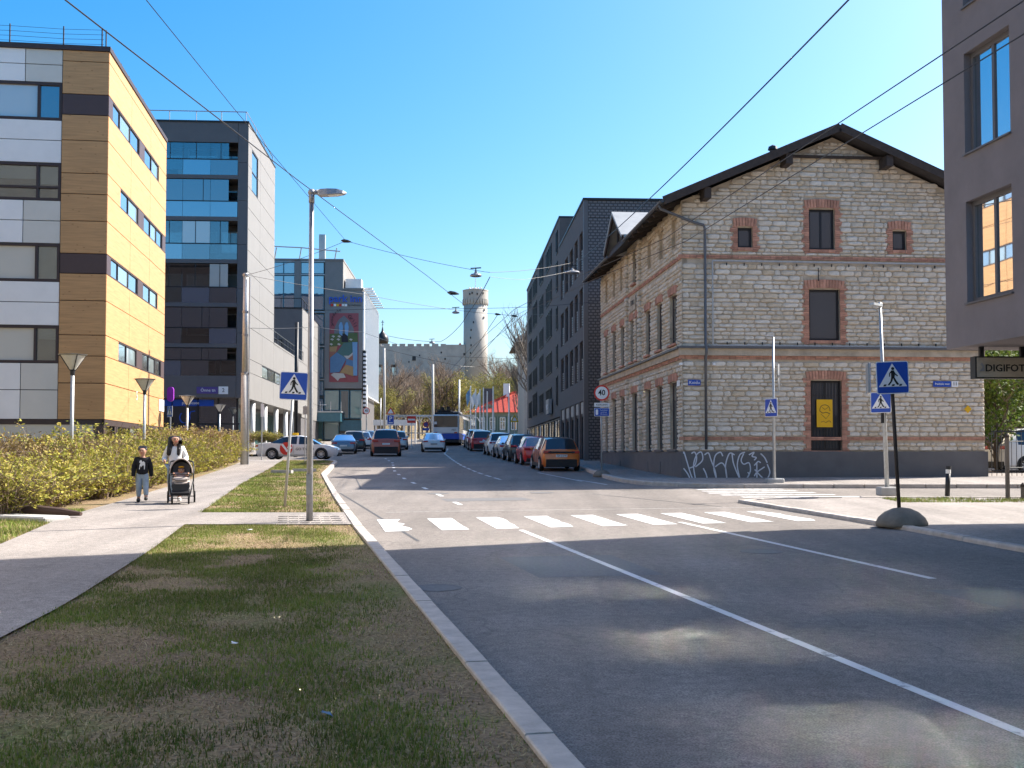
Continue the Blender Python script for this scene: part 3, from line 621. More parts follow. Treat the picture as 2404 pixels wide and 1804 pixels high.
for y in (1.2, 4.6, 10.2, 16, 21.7, 27.4): b = MB(); b.lathe([(.2, 1.5), (.2, 5.85)], 12, (-.35, y, 0)); b.build('arcade_column', 'white_paint', B2, smooth=True)
for k, (a, c) in enumerate(((-13, -9), (-8.9, -7.4), (-7.3, -5.2), (-5.1, -3.4), (-3.3, -2.0), (-1.9, -.7))):
    on(fr).box(a, c, -.5, -.48, 3.3, 5.85).build('shop_window', 'glass_dark' if k < 4 else 'glass_mid', B2); on(fr).box(c - .05, c + .08, -.55, -.42, 3.2, 5.85).build('mullion', 'black_metal', B2)
on(fr).box(-7.6, -2.3, -.46, -.42, 5.3, 5.75).build('shop_fascia', 'sign_blue', B2); text('pangleaee', .3, 'sign_white', B2, (-3.9, .40, 5.52), name='shop_lettering')
b = on(fr); b.tube([(-4.3 + .35 * math.sin(a), -.46, 4.5 + .4 * math.cos(a)) for a in np.linspace(.3, 5.6, 14)], .05, 5); b.tube([(-4.3, -.46, 3.8), (-3.9, -.46, 4.9), (-3.6, -.46, 4.95)], .05, 5); b.build('shop_emblem', 'paint_blue', B2)
b = MB(); b.box(-16, -.3, -.25, .4, 1.2, 3.25); b.build('terrace_wall', 'stained_concrete', B2)
b = MB(); b.beam((-16, -.15, 4.05), (-.4, -.15, 4.05), .09)
for k in range(9): b.beam((-.5 - 1.7 * k, -.15, 3.2), (-.5 - 1.7 * k, -.15, 4.05), .05)
b.build('terrace_handrail', 'black_metal', B2)
on(fr).box(-3.4, -1.95, -.004, .03, 6.15, 6.62).build('street_name_plate', 'sign_violet', B2); text('Õnne tn', .3, 'sign_white', B2, (-2.62, -.04, 6.38), name='street_lettering')
on(fr).box(-1.9, -1.25, -.004, .03, 6.12, 6.65).build('house_number_plate', 'sign_white', B2); text('2', .38, 'sign_black', B2, (-1.57, -.04, 6.38), name='house_number')
# dark rear block above the wing
B3 = empty('rear_block', (-20.75, 109.2, 0), math.atan(.062), 'dark grey block with roof railing behind the pale wing', 'building')
b = MB(); b.box(-14, -.08, .02, 16, 2, 16.35); b.build('wall', 'dark_cladding', B3)
for z1, z0 in zip((16.4, 14.6, 12.8, 11, 9.2, 7.4), (14.6, 12.8, 11, 9.2, 7.4, 5.6)):
    for a, c in ((0, 5.2), (5.2, 10.4), (10.4, 16)): panel(RIGHT(0), a, c, z0, z1, 'light_panel', B3)
window(FRONT(0), -4.2, -1.95, 11.3, 13.3, B3, 'black_metal', ['glass_grey'], .1, .08, .1, (-3.1,))
b = MB(); b.beam((-14, .1, 17.4), (-.1, .1, 17.4), .07); b.beam((-.1, .1, 17.4), (-.1, 16, 17.4), .07)
for k in range(6): b.beam((-.1 - 2 * k, .1, 16.4), (-.1 - 2 * k, .1, 17.4), .05); b.beam((-.1, .1 + 2 * k, 16.4), (-.1, .1 + 2 * k, 17.4), .05)
b.build('roof_railing', 'black_metal', B3)
b = MB(); b.box(-14, .0, -.03, 16, 16.36, 16.5); b.build('roof_cap', 'black_metal', B3)
# ================================================================== 3. hotel
B4 = empty('hotel', (-16.9, 125, 0), math.atan(.04), 'grey hotel with blue glass bays, blue sign and tall mural', 'building')
fr, rt = FRONT(0), RIGHT(0)
b = MB(); b.box(-4.3, -2.25, .0, 18, 9.4, 23.9); b.box(-2.25, -.02, 0, 21, 9.4, 20.6); b.box(-30, -4.3, .35, 18, 3, 23.8); b.build('wall', 'grey_render', B4)
b = MB(); b.box(-30, -2.2, -.1, 18, 23.9, 24.1); b.box(-2.2, .05, -.1, 21, 20.6, 20.8); b.build('roof_cap', 'light_panel', B4)
for (a, c) in ((-7.0, -4.4), (-10.2, -7.7)):
    for j, (z0, z1) in enumerate(((22.4, 23.7), (18.3, 22.2), (14.4, 17.8), (10.6, 13.9), (8.6, 10.2), (6.0, 8.2))):
        window(fr, a, (a + c) / 2, z0, z1, B4, 'teal_spandrel', ['glass_blue'], .06, .0, .3); window(fr, (a + c) / 2, c, z0, z1, B4, 'teal_spandrel', ['glass_blue'], .06, .0, .3)
    for z in (23.8, 22.3, 18.05, 14.15, 10.4): on(fr).box(a - .05, c + .1, -.2, .06, z - .06, z + .06).build('transom', 'galvanised', B4)
on(fr).box(-7.7, -7.0, -.3, .15, 6, 23.85).build('fin', 'grey_render', B4)
b = MB(); b.tube([(-12, .2, 25.6), (-7, .2, 25.4), (-2.6, .2, 25.0)], .07, 6)
for x in (-9.8, -7, -3): b.tube([(x, .2, 25.4), (x - .3, .6, 24.0)], .07, 6)
b.build('roof_rail', 'galvanised', B4); b = MB(); b.box(-5.4, -4.7, 3, 3.7, 24, 27.5); b.build('chimney', 'galvanised', B4)
b = MB(); b.box(-2.1, -.3, 1, 3, 20.8, 22.0); b.build('roof_plant', 'white_paint', B4)
for k in range(9): b = MB(); b.box(-1.4, .9, 2 + 2.1 * k, 2.55 + 2.1 * k, 20.95 + .02 * k, 21.15); b.build('roof_fin', 'white_paint', B4)
for k in range(20):   # glazed side
    y = .8 + k * 1.02; on(rt).box(y, y + .9, .02, .06, 9.0, 20.4).build('curtain_pane', 'glass_mirror' if k % 3 else 'glass_pale', B4); on(rt).box(y - .1, y, .0, .2, 8.8, 20.5).build('curtain_mullion', 'white_paint', B4)
on(rt).box(.7, 21.2, .0, .22, 8.7, 8.79).build('curtain_sill', 'white_paint', B4)
on(rt).box(-.02, .5, .0, .15, 13.8, 20.4).build('corner_strip', 'white_paint', B4); on(rt).box(-.02, .45, .0, .35, 6.5, 13.7).build('sign_strip', 'sign_black', B4)
for k in range(14): on(rt).box(-.04, .3, .08, .38, 6.9 + k * .48, 7.15 + k * .48).build('strip_letter', 'sign_white', B4)
text('park inn', 1.15, 'paint_blue', B4, (-1.95, -.08, 19.55), ext=.06, name='sign_letters', bold=.02)
for k, c_ in enumerate(('sign_red', 'sign_white', 'sign_yellow', 'sign_red', 'paint_white', 'sign_white')): on(fr).box(-3.6 + k * .31, -3.34 + k * .31, 0, .06, 18.72, 18.98).build('sign_block', c_, B4)
text('by radisson', .32, 'sign_dark', B4, (-.95, -.04, 18.85), name='sign_letters')
# mural: flat painted panel with raised colour fields
for nme, c in (('m_pink', (.30, .09, .10)), ('m_grey', (.17, .17, .18)), ('m_blue', (.10, .20, .34)), ('m_teal', (.08, .16, .15)), ('m_sky', (.17, .32, .50)), ('m_sand', (.36, .24, .12)), ('m_clay', (.30, .14, .10)), ('m_white', (.48, .46, .43)), ('m_green', (.10, .14, .06)), ('m_ink', (.03, .03, .04))): mat(nme, c, .9, var=.06)
mw, mh, mx0, mz0 = 3.2, 7.75, -3.72, 10.15
def field(poly, mt, k, name='painted_field'): on(fr).prism([(mx0 + x * mw, mz0 + (1 - y) * mh) for x, y in poly], .012 * k, .012 * k + .012).build(name, mt, mural)
mural = on(fr).box(mx0 - .04, mx0 + mw + .04, -.01, .012, mz0 - .04, mz0 + mh + .04).build('mural', 'm_pink', B4)
field([(.5, .03), (.3, .1), (.18, .2), (.14, .34), (.86, .34), (.84, .22), (.7, .11)], 'm_grey', 1); field([(0, .3), (.98, .28), (1, .45), (.4, .46), (0, .5)], 'm_green', 2)
field([(.4, .3), (.62, .3), (.66, .42), (.42, .42)], 'm_ink', 3)
for cx in (.4, .6): field([(cx - .06, .30), (cx - .08, .18), (cx - .03, .13), (cx + .03, .13), (cx + .07, .2), (cx + .04, .33)], 'm_sky', 4)
for cx, cy in ((.12, .335), (.33, .335), (.08, .38), (.3, .38), (.05, .45), (.32, .45), (.74, .38)): field([(cx - .06, cy), (cx, cy - .014), (cx + .07, cy), (cx + .02, cy + .02)], 'm_white', 4)
field([(.0, .49), (.28, .48), (.2, .6), (0, .62)], 'm_sand', 4); field([(0, .56), (.2, .56), (.24, .6), (0, .68)], 'm_clay', 5); field([(.25, .57), (.5, .43), (.8, .42), (.84, .6), (.55, .66)], 'm_teal', 5)
field([(.02, .65), (.25, .57), (.6, .66), (.35, .86), (.02, .87)], 'm_blue', 6); field([(.6, .66), (.84, .62), (.84, .78), (.55, .76)], 'm_blue', 6); field([(.8, .42), (.98, .42), (.98, .91), (.84, .91)], 'm_sky', 7)
field([(.36, .87), (.58, .75), (.84, .78), (.84, .92), (.55, .88)], 'm_sand', 7); field([(.5, .62), (.68, .62), (.82, .57), (.8, .62), (.62, .67)], 'm_white', 8); field([(.64, .67), (.82, .6), (.83, .69)], 'm_clay', 8)
field([(.05, .9), (.15, .87), (.5, .88), (.58, .94), (.36, .95), (.3, .99), (.2, .95)], 'm_white', 8); field([(.56, .88), (.75, .92), (1, .93), (1, 1), (.7, 1), (.6, .95)], 'm_pink', 8)
for k, ch in enumerate('Arzabahe'): a = R(200 - k * 13); text(ch, .5, 'm_ink', mural, (mx0 + mw * (.5 + .42 * math.cos(a)), -.1, mz0 + mh * (.80 + .17 * math.sin(a) + .09)), (R(90), 0, 0), name='mural_letter') if k < 9 else None
for k, ch in enumerate('Grill'): a = R(60 - k * 14); text(ch, .6, 'm_ink', mural, (mx0 + mw * (.5 + .4 * math.cos(a)), -.1, mz0 + mh * (.80 + .17 * math.sin(a))), (R(90), R(30 + 8 * k), 0), name='mural_letter')
# hotel base
b = MB(); b.box(-30, -.2, .6, 18, 2.5, 9.4); b.build('base_core', 'dark_cladding', B4)
for a, c, z0, z1, m_ in ((-4.3, -2.6, 6.9, 9.2, 'glass_teal'), (-2.5, -1.5, 6.0, 9.2, 'glass_dark'), (-1.4, -.1, 6.0, 9.2, 'glass_teal'), (-7, -4.4, 3.6, 5.6, 'glass_teal'), (-4.3, -2.6, 3.6, 5.6, 'glass_teal'), (-2.5, -.1, 4.6, 5.8, 'teal_spandrel')): window(fr, a, c, z0, z1, B4, 'teal_spandrel', [m_], .08, .03, .2)
b = MB(); b.box(-8, -2.2, -2.2, .6, 5.6, 6.6); b.build('terrace_box', 'teal_spandrel', B4); b = MB(); b.box(-8.1, -2.1, -2.3, .6, 6.6, 6.75); b.build('terrace_cap', 'galvanised', B4)
for k in range(6): b = MB(); b.beam((-7.9 + k * 1.15, -2.15, 6.75), (-7.9 + k * 1.15, -2.15, 7.8), .05); b.build('terrace_post', 'galvanised', B4)
for x, y in ((-6.5, -1.2), (-4.4, -1.0)): b = MB(); b.lathe([(.05, 0), (.05, .7), (.5, .72), (.5, .76)], 12, (x, y, 6.75)); b.build('terrace_table', 'white_paint', B4)
CN = empty('entrance_canopy', (-14.6, 118, gz(118)), 0, 'white entrance canopy with sloping glass roof beside the hotel', 'canopy')
b = MB(); b.box(-.2, 4.4, 0, .3, 1.9, 2.5); b.build('fascia', 'white_paint', CN); b = MB(); b.add([(-.3, -.1, 3.9), (-.3, 9, 3.9), (4.5, 9, 2.5), (4.5, -.1, 2.5)], [(0, 1, 2, 3)]); b.add([(-.3, -.1, 3.82), (-.3, 9, 3.82), (4.5, 9, 2.42), (4.5, -.1, 2.42)], [(3, 2, 1, 0)]); b.build('glass_roof', 'glass_pale', CN)
for x in (0, 1.5, 3, 4.2): b = MB(); b.box(x, x + .18, .05, .25, 0, 1.9); b.build('post', 'white_paint', CN)
# ================================================================== 4. old limestone house with gable
B5 = empty('stone_house', (6.4, 41.5, 0), math.atan(.087), 'old limestone house with brick window surrounds and dark gable roof', 'building')
fr, lf = FRONT(0), LEFT(0); W5, D5 = 11.8, 18.3
GZ5 = .93; EA, AP = 11.5, 14.05          # wall top at the eaves, wall top at the ridge
def wtop(u): return EA + (AP - EA) * (1 - abs(u - W5 / 2) / (W5 / 2))
b = MB(); b.prism([(.2, 2.03), (W5, 2.03), (W5, EA), (W5 / 2, AP), (.2, EA)], .2, D5); b.build('wall', 'mortar', B5)
b = MB(); b.box(-.07, W5 + .07, -.09, D5, -.2, 2.03); b.build('plinth', 'plinth_grey', B5)
# openings: (u0,u1,z0,z1)
fw = [(4.93, 6.15, 2.06, 4.72), (4.9, 6.12, 6.25, 8.2), (4.93, 5.95, 9.72, 11.28), (2.15, 2.73, 9.75, 10.52), (8.22, 8.78, 9.75, 10.5)]
sg = [(.82, 2.08), (3.3, 4.4), (5.58, 6.63), (8.4, 9.7), (11.5, 12.5), (13.75, 14.8), (16.1, 17.0)]
sw = [(a, c, 2.12, 4.7) for a, c in sg] + [(a + .05, c - .05, 6.2, 8.1) for i, (a, c) in enumerate(sg) if i != 3] + [(8.0, 8.75, 6.2, 8.1), (9.3, 10.05, 6.2, 8.1)]
sniche = [(.75, 1.6, 9.9, 11.05), (3.0, 3.85, 9.9, 11.05), (5.3, 6.15, 9.9, 11.05), (11.9, 12.6, 9.9, 11.05), (13.9, 14.6, 9.9, 11.05), (16.1, 16.8, 9.9, 11.05)]
sw += [(8.65, 9.45, 9.75, 11.6)]
bands_f = [(2.45, 2.58), (5.48, 5.92), (9.31, 9.45)]; bands_s = [(5.48, 5.92), (9.31, 9.45)]
RS = random.Random(11)
def stone_mesh(w_, h_, d_, rs):
    j = lambda a: rs.uniform(-a, a); e = min(.03, h_ * .2)
    vs = []
    a, c = w_ / 2, h_ / 2; q = min(.07, a * .4); v = min(.05, c * .45)
    cj = [(x + j(.016), z + j(.013)) for x, z in ((-a + q, -c), (0, -c), (a - q, -c), (a, -c + v), (a, c - v), (a - q, c), (0, c), (-a + q, c), (-a, c - v), (-a, -c + v))]
    for n_, sh in ((0, 0), (d_ * .55, .0), (d_, 1)):
        for (x, z) in cj:
            vs.append((x * (1 - e / a * sh) + (j(.006) if sh else 0), n_ + (j(.012) if sh else 0), z * (1 - e * .8 / c * sh)))
    fs = [tuple(range(20, 30))]
    for k in (0, 10):
        for i in range(10): q = (i + 1) % 10; fs.append((k + i, k + q, k + 10 + q, k + 10 + i))
    return vs, fs
def lay(mx, u0, u1, z0, top, holes, bands, u_shift=0, clear=.0):
    """irregular courses of limestone between the openings; returns placed stones"""
    out = []; z = z0
    while z < top(None) - .1:
        h = RS.choice((.12, .14, .16, .18, .21, .15)); zc = z + h / 2
        blk = [(a, c) for a, c in bands if a - .02 < zc + h / 2 and zc - h / 2 < c + .01]
        if blk: z = blk[0][1] + .015; continue
        u = u0 + RS.uniform(-.05, .05)
        u = max(u, u0)
        while u < u1 - .06:
            l = RS.uniform(.2, .66); l = min(l, u1 - u)
            if u1 - u - l < .12: l = u1 - u
            c = u + l / 2; bad = None
            for (a, e, q, r_) in holes:
                if zc + h / 2 > q and zc - h / 2 < r_ and u + l > a and u < e: bad = (a, e)
            if bad:
                if bad[0] - u > .1: l = bad[0] - u; c = u + l / 2; out.append((c, zc, l, h)); u = bad[1]
                else: u = bad[1]
                continue
            if zc + h / 2 < top(c) - .02: out.append((c, zc, l, h))
            u += l
        z += h
    return out
def grow(holes, m, t): return [(a - m, c + m, z0 - .02, z1 + t) for a, c, z0, z1 in holes]
fst = lay(fr, .0, W5, 2.05, lambda u: AP if u is None else wtop(u), grow(fw, .2, .32), bands_f)
sst = lay(lf, .02, D5, 2.05, lambda u: EA, grow(sw, .0, .3) + [(a, c, z0, z1) for a, c, z0, z1 in sniche], bands_s)
fst.sort(key=lambda s: -s[2] * s[3])
# the 300 largest stones stand as parts, sharing a dozen shapes; the rest are one mass
shapes = []
for k in range(14):
    me = bpy.data.meshes.new('stone'); v_, f_ = stone_mesh(.5, .2, .062, RS); me.from_pydata([fr @ Vector(q) for q in v_], [], [f[::-1] for f in f_]); me.materials.append(M['limestone']); me.update(); shapes.append(me)
for (c, z, l, h) in fst[:300]:
    o = bpy.data.objects.new('stone', RS.choice(shapes)); COL.objects.link(o); o.parent = B5; o.location = (c, .025, z); o.scale = ((l - .03) / .5, 1 + RS.uniform(-.2, .25), (h - .028) / .2)
b = on(fr); b2 = on(lf)
def put(bb, st):
    for (c, z, l, h) in st:
        v_, f_ = stone_mesh(l - .03, h - .028, .06 + RS.uniform(-.015, .015), RS); bb.add([(x + c, n_ - .025, zz_ + z) for x, n_, zz_ in v_], f_)
put(b, fst[300:]); b.build('smaller_stones', 'limestone', B5, kind='stuff')
put(b2, sst); b2.build('side_stones', 'limestone', B5, kind='stuff')
def mortar_layer(mx, u0, u1, z0, z1, holes):
    bb = on(mx); zs_ = sorted({z0, z1} | {q for h_ in holes for q in h_[2:] if z0 < q < z1})
    for a, c in zip(zs_[:-1], zs_[1:]):
        cut = sorted((h_[0], h_[1]) for h_ in holes if h_[2] < (a + c) / 2 < h_[3]); u = u0
        for p, q in cut + [(u1, u1)]:
            if p > u: bb.box(u, p, -.2, -.012, a, c)
            u = max(u, q)
    bb.build('mortar_bed', 'mortar', B5)
mortar_layer(fr, 0, W5, 2.03, EA, fw); mortar_layer(lf, .012, D5, 2.03, EA, sw + sniche)
b = MB(); b.prism([(0, EA), (W5, EA), (W5 / 2, AP)], .012, .2); b.build('gable_bed', 'mortar', B5)
# bands
def bandset(mx, u0, u1, side):
    on(mx).box(u0, u1, -.05, .10, 5.64, 5.9).build('cornice', 'mortar', B5); on(mx).box(u0, u1, -.05, .2, 5.9, 5.98).build('cornice_flashing', 'gutter', B5)
    for z0, z1 in ((5.5, 5.64), (9.31, 9.45)) + (((2.45, 2.58),) if not side else ()):
        bb = on(mx); u = u0
        while u < u1 - .02: l = min(RS.uniform(.2, .27), u1 - u); bb.box(u + .004, u + l - .004, -.02, .03 + RS.uniform(0, .012), z0 + .005, (z0 + z1) / 2 - .004); bb.box(u + .004, u + l - .004, -.02, .034 + RS.uniform(0, .012), (z0 + z1) / 2 + .004, z1 - .005); u += l
        bb.build('brick_band', 'brick', B5, kind='stuff')
bandset(fr, -.14, W5, False); bandset(lf, -.0, D5, True)
def surround(mx, a, c, z0, z1, jamb=True, arch=.32, proud=.045):
    bb = on(mx); n_ = max(4, int((c - a + .3) / .11)); w_ = (c - a + .28) / n_
    for i in range(n_):
        t = (i + .5) / n_ * 2 - 1; x = a - .14 + w_ * (i + .5); lift = .05 * (1 - t * t); tilt = t * .05
        bb.add([(x - w_/2 + .006 - tilt * 0, -.06, z1 + .0 + lift), (x + w_/2 - .006, -.06, z1 + lift), (x + w_/2 - .006 + tilt, -.06, z1 + arch + lift), (x - w_/2 + .006 + tilt, -.06, z1 + arch + lift)] + [(x - w_/2 + .006, proud, z1 + lift), (x + w_/2 - .006, proud, z1 + lift), (x + w_/2 - .006 + tilt, proud, z1 + arch + lift), (x - w_/2 + .006 + tilt, proud, z1 + arch + lift)],
               [(0, 3, 2, 1), (4, 5, 6, 7), (0, 1, 5, 4), (1, 2, 6, 5), (2, 3, 7, 6), (3, 0, 4, 7)])
    if jamb:
        z = z0 - .16; k = 0
        while z < z1 + .06:
            e = (.16, .28, .28, .18)[k % 4] + RS.uniform(-.03, .03)
            for s0, s1 in ((a - e, a), (c, c + e)): bb.box(s0, s1, -.06, .02 + RS.uniform(0, .02), z + .005, z + .078)
            z += .083; k += 1
        for q in range(int((c - a) / .25) + 1): bb.box(a + q * .25 + .004, min(c, a + q * .25 + .246), -.06, .05, z0 - .12, z0 - .004)
    bb.build('brick_surround', 'brick', B5, kind='stuff')
def hole(mx, a, c, z0, z1, d=.22):   # dark reveal box so the opening has depth
    on(mx).box(a - .01, c + .01, -.205, -.195, z0 - .01, z1 + .04).build('reveal', 'timber_dark', B5)
for i, (a, c, z0, z1) in enumerate(fw):
    surround(fr, a, c, z0, z1); hole(fr, a, c, z0, z1)
    window(fr, a + .005, c - .005, z0, z1, B5, 'black_metal', ['glass_dark'], .09, -.12, .07, ((a + c) / 2,) if i in (0, 2) else (), pane_in=.03)
bb = on(fr)
for k in range(10): u = 4.99 + k * 1.1 / 9; bb.box(u, u + .02, -.06, -.04, 2.15, 4.66)
for z in (2.9, 4.15): bb.box(4.95, 6.13, -.062, -.038, z, z + .03)
bb.build('window_bars', 'black_metal', B5)
PO = empty('poster', (0, 0, 0), 0); PO.parent = B5; PO.name = 'window_poster'
on(fr).box(5.18, 5.8, -.036, -.03, 2.95, 4.0).build('sheet', 'sign_yellow', PO)
bb = on(fr); bb.tube([(5.5 + .2 * math.cos(a), -.026, 3.6 + .2 * math.sin(a)) for a in np.linspace(-.2, 3.4, 14)], .01, 4); bb.tube([(5.3, -.026, 3.56), (5.42, -.026, 3.48), (5.54, -.026, 3.52), (5.7, -.026, 3.46)], .012, 4); bb.tube([(5.34, -.026, 3.46), (5.54, -.026, 3.27), (5.68, -.026, 3.44)], .008, 4); bb.tube([(5.4, -.026, 3.7), (5.5, -.026, 3.62), (5.62, -.026, 3.7)], .008, 4); bb.tube([(5.34, -.026, 3.14), (5.46, -.026, 3.18), (5.52, -.026, 3.12), (5.66, -.026, 3.2), (5.74, -.026, 3.13)], .009, 4); bb.build('drawing', 'sign_dark', PO)
for i, (a, c, z0, z1) in enumerate(sw):
    off = .0
    surround(lf, a, c, z0, z1, False, .3, .05); hole(lf, a, c, z0, z1)
    window(lf, a, c, z0, z1, B5, 'brown_frame', ['glass_dark', 'glass_mid'], .08, -.12, .06, ((a + c) / 2,), (z0 + (z1 - z0) * .72,), pane_in=.02)
    on(lf).box(a - .08, c + .08, -.02, .12, z0 - .09, z0 - .01).build('sill', 'brick' if z0 > 5 else 'gutter', B5)
for a, c, z0, z1 in sniche: on(lf).box(a, c, -.2, -.12, z0, z1).build('blind_niche', 'mortar', B5)
for u in (3.5, 5.9, 12.3, 14.6): on(lf).box(u, u + .45, .06, .09, 1.15, 1.62).build('cellar_vent', 'plinth_grey', B5)
# pilasters of the middle bay and its cross gable
for u in (7.55, 10.55):
    bb = on(lf); z = 2.05
    while z < 11.3:
        h = RS.choice((.2, .23, .26))
        if not (5.5 < z + h / 2 < 5.95 or 9.26 < z + h / 2 < 9.46): v_, f_ = stone_mesh(.42, h - .02, .16, RS); bb.add([(x + u, n_, q + z + h / 2) for x, n_, q in v_], f_)
        z += h
    bb.build('pilaster_stones', 'limestone', B5, kind='stuff')
bb = on(lf); bb.prism([(7.4, 11.4), (10.75, 11.4), (9.07, 12.55)], -.9, .05); bb.build('dormer_gable', 'mortar', B5)
for s in (0, 1):
    u0, u1 = (9.07, 6.75) if s == 0 else (9.07, 11.4)
    bb = on(lf); bb.add([(u0, -3.2, 13.05), (u0, 1.05, 13.05), (u1, 1.05, 11.55), (u1, -.2, 11.55), (u0, -3.2, 12.93), (u0, 1.05, 12.93), (u1, 1.05, 11.43), (u1, -.2, 11.43)], [(0, 1, 2, 3), (7, 6, 5, 4), (1, 5, 6, 2), (0, 3, 7, 4), (2, 6, 7, 3)])
    bb.build('dormer_roof', ['roof_metal', 'timber_dark'][0], B5)
    bb = on(lf); bb.beam((u0, .98, 12.9), (u1, .98, 11.4), .08, .22); bb.build('bargeboard', 'timber_dark', B5)
bb = on(lf); bb.beam((7.3, .75, 11.5), (10.9, .75, 11.5), .12, .16); bb.beam((9.07, .75, 11.5), (9.07, .75, 12.9), .1, .1); bb.build('gable_truss', 'timber_dark', B5)
# roof
ov, of = .85, .75; zr = AP + .28; sl5 = (AP - EA) / (W5 / 2); ze = EA + .28 - sl5 * ov
for s in (0, 1):
    x1 = -ov if s == 0 else W5 + ov; b = MB(); th = .16
    A = [(W5 / 2, -of, zr), (x1, -of, ze), (x1, D5 + .3, ze), (W5 / 2, D5 + .3, zr)]
    b.add(A + [(p[0], p[1], p[2] - th) for p in A], [(0, 1, 2, 3) if s else (3, 2, 1, 0), (7, 6, 5, 4) if s else (4, 5, 6, 7), (0, 4, 5, 1), (1, 5, 6, 2), (2, 6, 7, 3)]); b.build('roof_slope', 'roof_dark', B5)
    b = MB(); b.beam((W5 / 2, -of - .03, zr - .1), (x1, -of - .03, ze - .1), .06, .30); b.build('bargeboard', 'timber_dark', B5)
    for k, t in enumerate((.33, .86)):   # purlin ends
        x = lerp(W5 / 2, x1 + (ov if s == 0 else -ov), t); z = wtop(x) + .02; b = MB(); b.box(x - .13, x + .13, -of + .02, .1, z - .42, z - .02); b.build('purlin_end', 'timber_dark', B5)
for k in range(18):   # rafter ends under the left eave
    y = .3 + k * 1.02
    if 7.2 < y < 10.9: continue
    b = MB(); b.beam((.05, y, EA + .02), (-ov + .06, y, ze - .22), .1, .14); b.build('rafter_end', 'timber_dark', B5)
for y0, y1 in ((-of, 7.0), (11.1, D5 + .3)):
    b = MB(); n_ = 8; x0, z0 = -ov - .07, ze - .1
    vs = []
    for y in (y0, y1): vs += [(x0 + .075 * math.cos(a), y, z0 + .075 * math.sin(a)) for a in np.linspace(math.pi, 2 * math.pi, n_)]
    b.add(vs, [(i, i + 1, n_ + i + 1, n_ + i) for i in range(n_ - 1)] + [(i + 1, i, n_ + i, n_ + i + 1) for i in range(0)]); b.build('gutter', 'gutter', B5)
b = MB(); b.beam((3.55, -.14, 13.25), (8.3, -.14, 13.25), .09, .1); b.build('tie_beam', 'timber_dark', B5)
b = MB(); b.tube([(-ov - .07, -.3, ze - .18), (-ov - .02, -.3, ze - .32), (.45, -.2, 10.62), (.8, -.16, 10.55), (.85, -.16, 10.4), (.85, -.16, 6.05), (.85, -.28, 5.9), (.85, -.28, 5.7), (.85, -.16, 5.5), (.85, -.16, 2.1)], .055, 8); b.build('downpipe', 'gutter', B5, smooth=True)
b = MB(); b.beam((1.15, -.1, 9.22), (1.15, -.1, 6.02), .05); b.beam((1.15, -.1, 9.22), (11.7, -.1, 9.22), .05); b.beam((1.15, -.1, 6.02), (11.7, -.1, 6.02), .05); b.build('conduit', 'galvanised', B5)
for z in (6.1, 9.1):
    for k in range(15): b = MB(); b.beam((1.7 + k * .68, -.05, z), (1.7 + k * .68, -.1, z), .03, .1); b.build('conduit_clip', 'black_metal', B5)
b = MB(); b.beam((5.25, -.1, 8.5), (5.25, -.1, 9.0), .03); b.build('wall_anchor', 'black_metal', B5)
b = MB(); b.lathe([(.13, 0), (.13, .28), (.2, .3), (.17, .42), (.02, .5)], 10, (3.95, 1.2, wtop(3.95) + .35)); b.build('roof_vent', 'black_metal', B5)
on(fr).box(.2, .68, .03, .055, 4.5, 4.72).build('street_name_plate', 'sign_blue', B5); text('Koidu', .17, 'sign_white', B5, (.44, -.062, 4.61), name='street_lettering')
on(fr).box(9.75, 10.45, .03, .055, 4.5, 4.72).build('street_name_plate', 'sign_blue', B5); text('Paldiski mnt', .12, 'sign_white', B5, (10.1, -.062, 4.61), name='street_lettering')
on(fr).box(10.48, 10.74, .03, .055, 4.5, 4.72).build('house_number_plate', 'sign_white', B5); text('11', .18, 'sign_black', B5, (10.61, -.062, 4.61), name='house_number')
on(lf).box(.2, .62, .05, .07, 4.5, 4.72).build('street_name_plate', 'sign_white', B5)
on(lf).box(8.5, 9.8, .06, .08, 8.5, 9.15).build('wall_sign', 'mortar', B5); text('TURU', .34, 'sign_dark', B5, (-.1, 9.1, 8.85), (R(90), 0, R(-90)), name='wall_lettering')
for x in (.35, 1.15): b = MB(); b.cbox((x - .45 if x < 1 else x, -.16, 5.3), .1, .18, .08); b.build('security_lamp', 'white_paint', B5)
b = MB(); b.prism([(10.95, 3.65), (11.1, 3.5), (11.25, 3.65), (11.1, 3.8)], -.08, -.06); b.build('yellow_marker', 'sign_yellow', B5)
